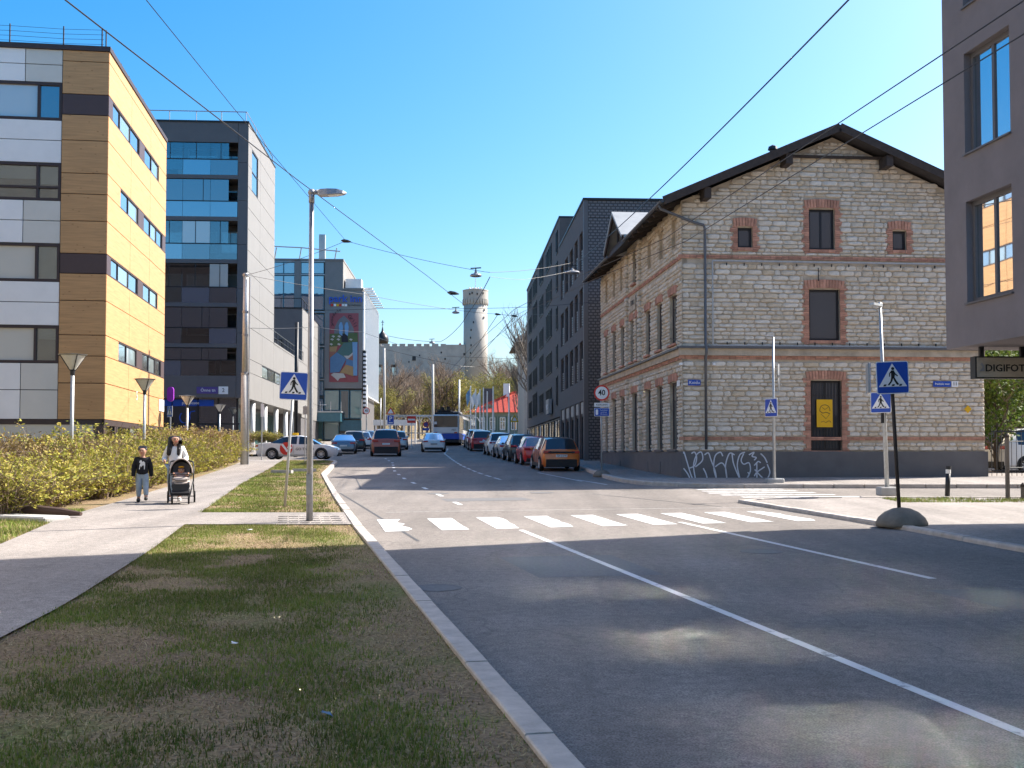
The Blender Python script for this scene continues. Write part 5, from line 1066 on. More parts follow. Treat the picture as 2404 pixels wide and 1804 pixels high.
# ================================================================== lamps, poles, signs
def gpt(xs, ys, d): p = pt(xs, ys, d); return p
LP = empty('street_lamp', (-3.92, 21.5, gz(21.5) + .1), 0, 'grey street lamp post with flat LED head beside the zebra crossing', 'street lamp')
top = pt(733, 462, 21.5).z - LP.location.z
b = MB(); b.tube([(0, 0, -.1), (0, 0, 2.2), (0, 0, top)], [.066, .058, .045], 12); b.build('pole', 'grey_metal', LP, smooth=True)
b = MB(); b.tube([(0, 0, top - .12), (0, 0, top + .09)], .058, 10); b.ball((0, 0, top + .08), .075, n=10, m=6); b.tube([(0, 0, top + .08), (.14, 0, top + .09)], .05, 8); b.build('bracket', 'grey_metal', LP, smooth=True)
b = MB(); vs = []
for i, (x, w_, z0, z1) in enumerate(((.1, .04, .03, .10), (.17, .10, .0, .135), (.32, .13, .01, .14), (.5, .13, .02, .135), (.62, .09, .035, .105), (.68, .03, .05, .08))): vs += [(x, -w_, top + z0 + .01), (x, w_, top + z0 + .01), (x, w_ * .75, top + z1), (x, -w_ * .75, top + z1)]
b.add(vs, [(4*i+j, 4*i+(j+1) % 4, 4*i+4+(j+1) % 4, 4*i+4+j) for i in range(5) for j in range(4)] + [(3, 2, 1, 0), (20, 21, 22, 23)]); b.build('lamp_head', 'grey_metal', LP)
b = MB(); b.add([(.33, -.09, top + .014), (.33, .09, top + .014), (.6, .07, top + .036), (.6, -.07, top + .036)], [(0, 1, 2, 3)]); b.build('lens', 'lamp_glass', LP)
b = MB(); b.box(-.055, .055, -.075, -.045, .55, .95); b.build('service_door', 'grey_metal', LP)
# inverted-cone park lanterns
for xs_, ys_, d, lab in ((171, 831, 33, 'nearest cone-topped lantern standing in the hedge at far left'), (340, 889, 44, 'second cone-topped lantern before the timber corner'), (440, 929, 57.5, 'third cone-topped lantern before the dark shop front'), (516, 950, 75, 'farthest cone-topped lantern near the terrace wall')):
    p = pt(xs_, ys_, d); z0 = gz(d) + .05; o = empty('park_lantern', (p.x, d, z0), .3, lab, 'lantern', 'cone-topped lanterns along the hedge'); h = p.z - z0
    b = MB(); b.tube([(0, 0, 0), (0, 0, h - .62)], .055, 10); b.build('pole', 'galvanised', o, smooth=True)
    b = MB(); b.lathe([(.065, h - .64), (.075, h - .5), (.10, h - .48), (.02, h - .47)], 12); b.build('socket', 'black_metal', o)
    b = MB(); b.lathe([(.07, h - .5), (.36, h - .06), (.35, h - .05), (.01, h - .04)], 24); b.build('diffuser', 'lamp_glass', o, smooth=False)
    b = MB(); b.lathe([(.01, h - .035), (.40, h - .045), (.42, h - .02), (.1, h + .01), (.01, h + .02)], 24); b.build('lid', 'grey_metal', o)
    for q in range(4): a = q * math.pi / 2 + .4; b = MB(); b.beam((.08 * math.cos(a), .08 * math.sin(a), h - .5), (.385 * math.cos(a), .385 * math.sin(a), h - .04), .02); b.build('rib', 'black_metal', o)
p = pt(577, 642, 56)
CP = empty('trolley_pole', (p.x, 56, gz(56)), 0, 'tall pale concrete pole carrying the overhead wires at the hedge end', 'pole'); h = p.z - CP.location.z
b = MB(); b.tube([(0, 0, 0), (0, 0, h * .48)], [.19, .18], 14); b.build('base_shaft', 'pale_pole', CP, smooth=True); b = MB(); b.tube([(0, 0, h * .48), (0, 0, h)], [.15, .12], 14); b.build('upper_shaft', 'galvanised', CP, smooth=True)
for z in (h * .48, h * .68, h * .8, h - .1): b = MB(); b.tube([(0, 0, z - .05), (0, 0, z + .05)], .20 if z < h * .5 else .165, 12); b.build('collar', 'grey_metal', CP)
b = MB(); b.tube([(.22, -.05, 0), (.22, -.05, h - .2)], .035, 6); b.build('cable_duct', 'galvanised', CP)
def pole_thing(xs0, ys0, d, xs1, ys1, r, mt, lab, name='pole', cat='pole', z0=None):
    a = pt(xs0, ys0, d); q = pt(xs1, ys1, d); a.z = gz(d) + .1 if z0 is None else z0
    o = empty(name, a, 0, lab, cat); b = MB(); b.tube([(0, 0, -.15), q - a], r, 10); b.build('shaft', mt, o, smooth=True); return o, q - a
pole_thing(694, 1030, 74, 697, 757, .13, 'black_metal', 'dark pole with fittings rising behind the left crossing sign')
pole_thing(903, 1030, 112, 902, 818, .12, 'pale_pole', 'pale wire pole before the castle wall left of the trolleybus')
pole_thing(1017, 1030, 120, 1016, 856, .14, 'pale_pole', 'brownish wire pole rising just left of the trolleybus')
pole_thing(1078, 1010, 125, 1078, 892, .10, 'galvanised', 'thin grey wire pole rising behind the trolleybus roof')
pole_thing(860, 1040, 104, 861, 905, .07, 'galvanised', 'post of the far speed limit sign')
pole_thing(893, 1040, 117, 894, 935, .05, 'galvanised', 'thin post beside the hotel entrance canopy')
def disc(parent, r, mt, y, z=0, name='plate', x=0, n=28):
    b = MB(); b.prism([(x + r * math.cos(2 * math.pi * i / n), z + r * math.sin(2 * math.pi * i / n)) for i in range(n)], y - .012, y); return b.build(name, mt, parent)
def rrect(w_, h_, r, n=4):
    out = []
    for cx, cz, a0 in ((w_/2-r, h_/2-r, 0), (-w_/2+r, h_/2-r, 90), (-w_/2+r, -h_/2+r, 180), (w_/2-r, -h_/2+r, 270)):
        for i in range(n + 1): a = R(a0 + 90 * i / n); out.append((cx + r * math.cos(a), cz + r * math.sin(a)))
    return out
def plate(parent, poly, mt, y, name): b = MB(); b.prism(poly, y - .006, y); return b.build(name, mt, parent)
def crossing_face(root, s, back=True, mirror=False, z=0):
    """blue square, white triangle, black walker on zebra bars"""
    m = -1 if mirror else 1; f = empty('sign_panel', (0, 0, z), 0, parent=root)
    def PL(poly, mt, y, nm): plate(f, [(m * a * s, c * s) for a, c in poly], mt, y, nm)
    PL(rrect(1.06, 1.06, .07), 'sign_white', -.02, 'border'); PL(rrect(1.0, 1.0, .05), 'sign_blue', -.028, 'blue_field')
    PL([(-.46, -.30), (.46, -.30), (0, .46)], 'sign_white', -.036, 'white_triangle')
    W_ = [[(.01 + .05 * math.cos(a), .29 + .05 * math.sin(a)) for a in np.linspace(0, 6.2, 10)], [(-.05, .23), (.05, .23), (.07, .05), (.04, -.02), (-.05, -.02)], [(.04, .22), (.10, .12), (.17, .06), (.15, .03), (.06, .1), (.02, .17)], [(-.04, .22), (-.11, .14), (-.12, .03), (-.09, .03), (-.08, .13), (-.02, .17)],
          [(-.05, 0), (-.08, -.12), (-.18, -.25), (-.12, -.25), (-.02, -.12), (.02, 0)], [(.0, .02), (.04, -.1), (.13, -.25), (.2, -.23), (.11, -.1), (.05, .02)]]
    for q in W_: PL(q, 'sign_black', -.042, 'walker')
    for x in (-.27, .0, .24): PL([(x - .05, -.28), (x + .03, -.28), (x + .06, -.22), (x - .02, -.22)], 'sign_black', -.044, 'zebra_bar')
    if back: b = MB(); b.box(-.5 * s, .5 * s, -.014, .012, -.5 * s, .5 * s); b.build('back_plate', 'grey_metal', f)
    return f
S1 = empty('crossing_sign', (pt(667, 1201, 25.9).x, 25.9, gz(25.9) + .1), 0, 'blue pedestrian crossing sign on a leaning post, left verge', 'road sign')
a = pt(690, 907, 25.9) - S1.location
b = MB(); b.tube([(0, 0, -.2), a + Vector((0, .06, .3))], .032, 10); b.build('post', 'galvanised', S1, smooth=True)
f = crossing_face(S1, .62); f.location = a; f.rotation_euler = (0, R(3), 0)
S2 = empty('crossing_sign', (pt(2112, 1225, 21.6).x, 21.6, gz(21.6) + .05), 0, 'blue pedestrian crossing sign on a concrete dome foot, right kerb', 'road sign')
a = pt(2094, 887, 21.6) - S2.location
b = MB(); b.tube([(0, 0, .2), a + Vector((0, .07, .32))], .036, 10); b.build('post', 'timber_dark', S2, smooth=True)
b = MB(); b.lathe([(.48, -.02), (.49, .05), (.44, .15), (.32, .26), (.16, .33), (.02, .35)], 28, (.04, 0, 0)); b.build('dome_foot', 'dark_concrete', S2, smooth=True)
f = crossing_face(S2, .60); f.location = a; f.rotation_euler = (0, R(-2), 0)
f = crossing_face(S2, .58, mirror=False); f.location = a + Vector((-.37, .33, 0)); f.rotation_euler = (0, 0, R(77))
S3 = empty('corner_lamp', (pt(2083, 1168, 31.3).x, 31.3, gz(31.3) + .1), 0, 'thin lamp post with small crossing signs on a concrete block, street corner', 'street lamp')
a = pt(2066, 718, 31.3) - S3.location
b = MB(); b.tube([(0, 0, .1), a * .5, a], [.062, .055, .04], 10); b.build('pole', 'galvanised', S3, smooth=True); b = MB(); b.bev(-.26, .26, -.22, .22, -.05, .2, .03); b.build('footing', 'concrete', S3)
b = MB(); b.beam(a, a + Vector((-.32, -.25, .02)), .16, .07); b.ball(a + Vector((0, 0, .02)), .08, n=8, m=6); b.build('lamp_head', 'galvanised', S3)
q = pt(2070, 946, 31.25) - S3.location; f = crossing_face(S3, .55); f.location = q + Vector((-.05, -.1, 0)); f.rotation_euler = (0, 0, R(-38)); f = crossing_face(S3, .55); f.location = q + Vector((.2, .1, 0)); f.rotation_euler = (0, 0, R(75))
b = MB(); b.box(-.14, -.02, -.05, .05, 2.0, 2.55); b.build('control_box', 'black_plastic', S3)
S4 = empty('kerb_sign_post', (pt(1818, 1141, 37.7).x, 37.7, gz(37.7) + .1), 0, 'thin galvanised post with narrow crossing sign before the graffiti wall', 'road sign')
a = pt(1815, 790, 37.7) - S4.location
b = MB(); b.tube([(0, 0, 0), a], [.055, .035], 10); b.build('pole', 'galvanised', S4, smooth=True); b = MB(); b.bev(-.3, .3, -.22, .22, -.05, .16, .03); b.build('footing', 'concrete', S4); b = MB(); b.beam(a, a + Vector((-.25, -.1, .03)), .14, .06); b.build('lamp_head', 'galvanised', S4)
q = pt(1813, 958, 37.6) - S4.location; f = crossing_face(S4, .58); f.location = q + Vector((-.04, -.09, 0)); f.rotation_euler = (0, 0, R(-62)); f = crossing_face(S4, .58); f.location = q + Vector((.14, .05, 0)); f.rotation_euler = (0, 0, R(80))
q = pt(1824, 880, 37.6) - S4.location
for dz in (0, -.5): b = MB(); b.M = Matrix.Translation(q + Vector((.03, .0, dz))) @ Matrix.Rotation(R(70), 4, 'Z'); b.prism([(0, 0), (.62, 0), (.62, .38), (0, .38)] if dz == 0 else [(0, .4), (.6, .4), (.3, -.1)], -.012, .012); b.build('sign_back', 'galvanised', S4)
def speed_sign(root, z, s, y=-.05):
    disc(root, .32 * s, 'sign_red', y, z, 'red_ring'); disc(root, .255 * s, 'sign_white', y - .008, z, 'white_disc'); text('40', .32 * s, 'sign_black', root, (0, y - .024, z), name='numerals', bold=.006 * s, xs=.9)
S5 = empty('speed_sign', (pt(1413, 1118, 45).x, 45, gz(45) + .02), 0, 'round speed limit sign reading 40 with parking plates on dome foot', 'road sign')
zt = pt(1407, 923, 45).z - S5.location.z
b = MB(); b.tube([(0, 0, .2), (-.04, 0, zt + .2)], .032, 10); b.build('post', 'galvanised', S5, smooth=True); b = MB(); b.lathe([(.36, 0), (.36, .05), (.32, .14), (.22, .23), (.1, .27), (.01, .28)], 24); b.build('dome_foot', 'dark_concrete', S5, smooth=True)
speed_sign(S5, zt, 1.0)
q = pt(1407, 951, 45).z - S5.location.z; plate(S5, [(x, z + q) for x, z in rrect(.62, .16, .02)], 'sign_white', -.05, 'text_plate'); text('KESKLINN', .10, 'sign_black', S5, (0, -.062, q), name='plate_lettering')
q = pt(1407, 967, 45).z - S5.location.z - .02; plate(S5, [(x, z + q) for x, z in rrect(.62, .34, .03)], 'sign_white', -.05, 'plate_border'); plate(S5, [(x, z + q) for x, z in rrect(.59, .31, .025)], 'sign_blue', -.056, 'blue_plate'); plate(S5, [(x - .2, z + q) for x, z in rrect(.1, .22, .03)], 'sign_white', -.062, 'meter_symbol')
for k, t_ in enumerate(('Tsooni/sõidu', 'parkimine', '24h tasuline')): text(t_, .06, 'sign_white', S5, (.08, -.064, q + .08 - .08 * k), name='plate_lettering')
S6 = empty('speed_sign', (pt(860, 1040, 103.6).x, 103.6, gz(103.6)), 0, 'far round speed limit sign reading 40 before the hotel', 'road sign'); speed_sign(S6, pt(860, 965, 103.6).z - S6.location.z, 1.0)
S7 = empty('parking_sign', (pt(917, 1040, 100).x, 100, gz(100)), 0, 'blue parking sign under a warning triangle, left of the road', 'road sign'); z = pt(917, 986, 100).z - S7.location.z
b = MB(); b.tube([(0, 0, 0), (0, 0, z + .8)], .035, 8); b.build('post', 'galvanised', S7); plate(S7, [(x, q + z) for x, q in rrect(.62, .85, .04)], 'sign_white', -.045, 'border'); plate(S7, [(x, q + z) for x, q in rrect(.56, .79, .03)], 'sign_blue', -.053, 'blue_plate'); text('P', .55, 'sign_white', S7, (0, -.066, z + .08), name='letter', bold=.01); plate(S7, [(x, q + z - .27) for x, q in rrect(.36, .1, .02)], 'sign_white', -.06, 'small_plate')
plate(S7, [(-.4, z + .5), (.4, z + .5), (0, z + 1.15)], 'sign_red', -.045, 'warning_border'); plate(S7, [(-.27, z + .57), (.27, z + .57), (0, z + 1.0)], 'sign_white', -.053, 'warning_field')
S8 = empty('no_entry_sign', (pt(966, 1048, 98).x, 98, gz(98)), 0, 'red no entry sign on a white post left of the trolleybus', 'road sign'); z = pt(966, 985, 98).z - S8.location.z
b = MB(); b.tube([(0, 0, 0), (0, 0, z + .3)], .04, 8); b.build('post', 'white_paint', S8); b = MB(); b.prism([(-.38, z - .32), (.38, z - .32), (.38, z + .28), (-.38, z + .28)], -.06, -.045); b.build('red_plate', 'sign_red', S8); plate(S8, [(-.3, z - .1), (.3, z - .1), (.3, z + .05), (-.3, z + .05)], 'sign_white', -.066, 'white_bar')
S9 = empty('no_parking_sign', (pt(1000, 1045, 101).x, 101, gz(101)), 0, 'round violet-blue no parking sign beside the trolleybus', 'road sign'); z = pt(1000, 997, 101).z - S9.location.z
b = MB(); b.tube([(0, 0, 0), (0, 0, z)], .035, 8); b.build('post', 'galvanised', S9); disc(S9, .26, 'sign_red', -.04, z); disc(S9, .19, 'sign_violet', -.05, z, 'blue_disc'); plate(S9, [(-.3, z - .55), (.3, z - .55), (.3, z - .33), (-.3, z - .33)], 'sign_blue', -.04, 'lower_plate')
S10 = empty('path_sign', (pt(399, 1080, 60).x, 60, gz(60)), 0, 'small crossing sign with violet neon plate before the dark shop front', 'road sign'); z = pt(399, 967, 60).z - S10.location.z
b = MB(); b.tube([(0, 0, 0), (0, 0, z)], .04, 8); b.build('post', 'galvanised', S10); f = crossing_face(S10, .55); f.location = (0, -.06, z); f.rotation_euler = (0, 0, R(-45))
b = MB(); b.prism([(x, q + z + .95) for x, q in rrect(.36, .8, .17)], -.08, .02); b.build('neon_plate', 'neon_magenta', S10); b = MB(); b.box(-.75, -.45, -.05, .05, z + .55, z + 1.25); b.build('side_plate', 'sign_white', S10)
S11 = empty('yield_sign', (pt(1208, 1040, 106).x, 106, gz(106)), 0, 'yellow triangular warning sign at the far right of the street', 'road sign'); z = pt(1208, 983, 106).z - S11.location.z
b = MB(); b.tube([(0, 0, 0), (0, 0, z)], .035, 8); b.build('post', 'galvanised', S11); plate(S11, [(-.42, z - .35), (.42, z - .35), (0, z + .4)], 'sign_yellow', -.04, 'plate'); plate(S11, [(-.22, z - .22), (.22, z - .22), (0, z + .15)], 'sign_white', -.048, 'field')
S12 = empty('info_post', (pt(614, 1060, 64).x, 64, gz(64)), 0, 'thin post with white notice plates before the arcade', 'road sign'); z = pt(614, 965, 64).z - S12.location.z
b = MB(); b.tube([(0, 0, 0), (0, 0, z + .5)], .035, 8); b.build('post', 'galvanised', S12); b = MB(); b.box(-.05, .12, -.05, -.03, z - .35, z + .4); b.build('notice_plate', 'sign_white', S12)
S13 = empty('info_post', (pt(716, 1076, 61).x, 61, gz(61) + .1), 0, 'thin grey post on the grass tip beside the taxi', 'road sign'); z = pt(716, 965, 61).z - S13.location.z
b = MB(); b.tube([(0, 0, 0), (0, 0, z + .3)], .03, 8); b.build('post', 'galvanised', S13); b = MB(); b.box(-.12, .12, -.05, -.03, z - .2, z + .25); b.build('sign_back', 'grey_metal', S13)
# bollard, wooden post, wire fence, yard fence
p = pt(2224, 1172, 30.2); BO = empty('bollard', (p.x, 30.2, gz(30.2) + .1), 0, 'slim black bollard with reflective band leaning on the corner', 'bollard'); BO.rotation_euler = (0, R(3), 0)
b = MB(); b.tube([(0, 0, 0), (0, 0, .62)], .065, 10); b.build('shaft', 'black_metal', BO, smooth=True); b = MB(); b.tube([(0, 0, .62), (0, 0, .73)], .067, 10); b.build('reflector', 'white_paint', BO); b = MB(); b.tube([(0, 0, .73), (0, 0, .82)], .07, 10); b.build('cap', 'black_metal', BO)
for k, (xs_, lab) in enumerate(((2366, 'weathered wooden post of the wire fence, near the right edge'), (2402, 'last wooden post of the wire fence, cut by the right edge'))):
    p = pt(xs_, 1176, 29.6); o = empty('fence_post', (p.x, 29.6, gz(29.6) + .1), 0, lab, 'post', 'posts of the corner wire fence'); b = MB(); b.tube([(0, 0, -.1), (0, 0, 1.62 if k == 0 else .3)], .06, 8); b.build('shaft', 'bark_grey', o); b = MB(); b.lathe([(.065, 1.6 if k == 0 else .28), (.07, 1.66 if k == 0 else .34), (.01, 1.72 if k == 0 else .4)], 8); b.build('cap', 'timber_dark', o)
WF = empty('wire_fence', (pt(2366, 1176, 29.6).x, 29.6, gz(29.6) + .1), 0, 'thin dark wire fence running right from the wooden post', 'fence'); b = MB()
for z in (.35, .8, 1.5): b.tube([(0, 0, z), (5, .4, z)], .012, 4)
b.build('wires', 'black_metal', WF)
for k in range(9): b = MB(); b.tube([(.5 + k * .5, .04, 0), (.5 + k * .5, .04, 1.55)], .012, 4); b.build('picket', 'black_metal', WF)
YF = empty('yard_fence', (18.35, 42.4, gz(42.4) + .1), math.atan(.087), 'black iron fence closing the yard beside the stone house', 'fence')
b = MB(); b.beam((0, 0, .25), (14, 0, .25), .05); b.beam((0, 0, 1.75), (14, 0, 1.75), .05); b.build('rail', 'black_metal', YF)
for k in range(70): b = MB(); b.tube([(k * .2, 0, .05), (k * .2, 0, 1.85)], .014, 4); b.build('bar', 'black_metal', YF)
YB = empty('yard_house', (20.5, 66, gz(66)), R(4), 'grey house behind the trees of the yard', 'house'); b = MB(); b.box(0, 20, 0, 10, 0, 11); b.build('wall', 'beige_wall', YB); b = MB(); b.prism([(-.5, 11), (20.5, 11), (10, 14.5)], -.5, 10.5); b.build('roof', 'roof_dark', YB)
for x in (1.5, 4, 6.5): 
    for z in (1.5, 4.8, 8): window(FRONT(0), x, x + 1.2, z, z + 1.6, YB, 'white_paint', ['glass_grey'], .09, .08, .1, (x + .6,))
# long shelter roof and rail behind the parked cars
SH = empty('bus_shelter', (pt(900, 1000, 128).x, 128, gz(128)), 0, 'long low shelter roof with arched glass behind the signs', 'shelter')
b = MB(); b.beam((0, 0, 3.0), (10.5, 0, 3.0), .18, .22); b.beam((0, 0, 1.0), (10.5, 0, 1.0), .12, .14); b.build('beam', 'galvanised', SH)
for k in range(8): b = MB(); b.tube([(k * 1.4, 0, 1.2 + .9), (k * 1.4 + .3, 0, 2.75), (k * 1.4 + .7, 0, 2.9), (k * 1.4 + 1.1, 0, 2.75), (k * 1.4 + 1.4, 0, 2.1)], .06, 6); b.build('arch', 'galvanised', SH); b = MB(); b.beam((k * 1.4, 0, 0), (k * 1.4, 0, 3.0), .09); b.build('post', 'galvanised', SH)
# ------------------------------------------------------------------ overhead wires and hanging lamps
def sagpts(a, c, sag, n=10): return [a.lerp(c, i / n) - Vector((0, 0, sag * 4 * (i / n) * (1 - i / n))) for i in range(n + 1)]
def wire(pts, r, lab, sag=.1, grp='overhead trolley wires', mt='black_metal', name='overhead_wire'):
    P = []
    for a, c in zip(pts[:-1], pts[1:]): P += sagpts(a, c, sag * (c - a).length / 20)[:-1]
    P.append(pts[-1]); o = MB().tube(P, r, 5).build(name, mt); return tag(o, lab, 'wire', grp)
wire([pt(2012, -20, 15), pt(1562, 432, 27), pt(1350, 620, 57)], .014, 'thick dark cable from the top right down to the hanging lamp', .05)
tw = [(6.0, 0), (4.7, 10), (3.0, 21.6), (1.6, 26.4), (.08, 32.7), (-1.75, 46), (-5.2, 75), (-6.2, 98)]
wire([Vector((x, y, 6.0 + .6 * gz(y) * .5)) for x, y in tw], .0075, 'upper of two contact wires crossing the stone gable', .0)
wire([Vector((x + .42, y, 5.95 + .6 * gz(y) * .5)) for x, y in tw], .0075, 'lower of two contact wires crossing the stone gable', .0)
wire([pt(140, -10, 12), pt(700, 424, 24), pt(1000, 646, 38), pt(1090, 716, 48)], .010, 'long wire falling from the top left corner to the tower', .0)
wire([pt(335, -10, 20), pt(553, 260, 30), pt(812, 566, 50)], .009, 'second wire from the top left ending at a joint above the road', .0)
pol = Vector((CP.location.x, 56, CP.location.z + h - .1)) if False else pt(580, 646, 56)
wire([pol, pt(812, 566, 50), pt(1111, 634, 52), pt(1150, 640, 52), pt(1372, 610, 63)], .011, 'span wire from the pale pole over the joint to the charcoal block', .25)
wire([pol, pt(851, 691, 66), pt(1075, 729, 76), pt(1168, 738, 80), pt(1208, 742, 80), pt(1290, 700, 84)], .013, 'lower span wire from the pale pole with two insulators', .1)
wire([pt(700, 728, 74), pt(892, 725, 68), pt(1198, 723, 66), pt(1400, 709, 60)], .012, 'level span wire passing before the tower', .1)
wire([pt(1151, 650, 52), pt(1230, 657, 54), pt(1350, 634, 57)], .008, 'short slack cable between the two hanging lamps', .2)
wire([pt(1150, 651, 52), pt(1099, 735, 68), pt(1075, 770, 80), pt(1033, 803, 96), pt(911, 789, 112)], .02, 'curving feeder cable hanging across the tower', .15)
wire([pt(572, 770, 56), pt(743, 768, 66), pt(851, 780, 75), pt(1040, 836, 100), pt(1130, 840, 102), pt(1240, 842, 108)], .014, 'low span wire from the pale pole across the castle wall', .12)
wire([pt(902, 820, 112), pt(1080, 860, 112), pt(1120, 862, 114), pt(1250, 830, 116)], .016, 'wire from the pale far pole to the charcoal block', .1)
wire([pt(1168, 740, 80), pt(1104, 836, 95), pt(1080, 870, 112)], .02, 'contact wire from the left insulator toward the trolleybus', .0)
wire([pt(1208, 744, 80), pt(1130, 830, 95), pt(1095, 870, 112)], .02, 'contact wire from the right insulator toward the trolleybus', .0)
wire([pt(1600, 805, 41.2), pt(1450, 730, 60), pt(1250, 738, 90)], .010, 'thin wire crossing the side wall of the stone house', .1)
for xs_, ys_, d, r_, lab in ((1117, 647, 52, .28, 'hanging street lamp right above the tower'), (1343, 640, 57, .42, 'hanging street lamp beside the stone house eaves'), (1070, 734, 76, .26, 'small hanging lamp left of the tower shaft'), (1014, 805, 105, .28, 'farthest hanging lamp above the castle battlements')):
    p = pt(xs_, ys_, d); o = empty('hanging_lamp', p, 0, lab, 'street lamp', 'lamps hung on span wires')
    b = MB(); b.lathe([(.05, .22), (.08, .1), (r_ * .8, .06), (r_, .0), (r_ * .97, -.05), (r_ * .6, -.08), (.01, -.08)], 18, sy=.7); b.build('shade', 'grey_metal', o); b = MB(); b.tube([(0, 0, .1), (0, 0, .34)], .03, 6); b.beam((-.25, 0, .33), (.25, 0, .36), .05); b.build('hanger', 'black_metal', o)
for xs_, ys_, d, lab in ((812, 566, 50, 'dark wire joint above the road at upper left'), (1168, 738, 80, 'left wire insulator right of the tower'), (1208, 742, 80, 'reddish wire insulator right of the tower'), (1063, 688, 44, 'angled wire clamp left of the tower top')):
    p = pt(xs_, ys_, d); b = MB(); b.tube([p + Vector((-.22, 0, .02)), p + Vector((-.1, 0, 0)), p + Vector((.1, 0, -.02)), p + Vector((.25, 0, -.05))], [.02, .09, .07, .02], 6); tag(b.build('wire_insulator', 'black_metal'), lab, 'insulator', 'fittings on the overhead wires')
# ================================================================== cars
KIND = {  # s from the rear, width factor, belt, top, greenhouse?, roof width
 'suv': [(0, .86, .50, .50, 0, 0), (.012, .93, .58, .58, 0, 0), (.035, .97, .635, .635, 0, 0), (.12, .99, .62, .955, 1, .70), (.17, 1, .615, .975, 1, .72), (.20, 1, .61, .985, 1, .73), (.42, 1, .60, 1.0, 1, .74), (.45, 1, .60, 1.0, 1, .74), (.60, 1, .60, .975, 1, .73), (.64, 1, .605, .945, 1, .71), (.77, .99, .62, .62, 0, 0), (.90, .97, .565, .565, 0, 0), (.965, .92, .50, .50, 0, 0), (1.0, .78, .40, .40, 0, 0)],
 'sedan': [(0, .84, .52, .52, 0, 0), (.012, .92, .60, .60, 0, 0), (.03, .96, .665, .665, 0, 0), (.15, .99, .70, .70, 0, 0), (.18, 1, .69, .70, 0, 0), (.33, 1, .655, .955, 1, .66), (.36, 1, .65, .97, 1, .68), (.50, 1, .635, 1.0, 1, .70), (.525, 1, .635, 1.0, 1, .70), (.60, 1, .63, .97, 1, .69), (.63, 1, .63, .945, 1, .67), (.78, .99, .64, .64, 0, 0), (.90, .97, .58, .58, 0, 0), (.965, .91, .50, .50, 0, 0), (1.0, .76, .40, .40, 0, 0)],
 'hatch': [(0, .84, .50, .50, 0, 0), (.012, .92, .60, .60, 0, 0), (.045, .96, .645, .645, 0, 0), (.17, .99, .63, .94, 1, .66), (.21, 1, .62, .965, 1, .69), (.24, 1, .615, .975, 1, .70), (.44, 1, .60, 1.0, 1, .72), (.47, 1, .60, 1.0, 1, .72), (.60, 1, .595, .97, 1, .70), (.64, 1, .60, .935, 1, .68), (.78, .98, .61, .61, 0, 0), (.90, .95, .55, .55, 0, 0), (.965, .89, .48, .48, 0, 0), (1.0, .74, .38, .38, 0, 0)]}
WHEEL = {}
def wheel_mesh(r):
    key = round(r, 2)
    if key in WHEEL: return WHEEL[key]
    t = MB(); t.M = Matrix.Rotation(R(90), 4, 'Y'); t.lathe([(r * .66, -.10), (r * .9, -.105), (r, -.075), (r, .075), (r * .9, .105), (r * .66, .10)], 28, caps=False)
    a = MB(); a.M = Matrix.Rotation(R(90), 4, 'Y'); a.lathe([(.01, .085), (r * .16, .09), (r * .18, .06)], 12)
    for k in range(10):
        a.M = Matrix.Rotation(2 * math.pi * k / 10, 4, 'X'); a.box(.06, .088, -r * .045, r * .045, r * .12, r * .64)
    a.M = Matrix.Rotation(R(90), 4, 'Y'); a.lathe([(r * .60, .06), (r * .66, .1), (r * .68, .1), (r * .68, -.09), (r * .6, -.09)], 28, caps=False)
    d = MB(); d.M = Matrix.Rotation(R(90), 4, 'Y'); d.lathe([(.01, -.03), (r * .64, -.03), (r * .64, .03), (.01, .03)], 20)
    out = []
    for bb, nm, mt in ((t, 'tyre', 'rubber'), (a, 'rim', 'alloy'), (d, 'brake_disc', 'black_metal')):
        me = bpy.data.meshes.new(nm); me.from_pydata(bb.v, [], bb.f); me.materials.append(M[mt]); me.update(); out.append((nm, me))
    WHEEL[key] = out; return out
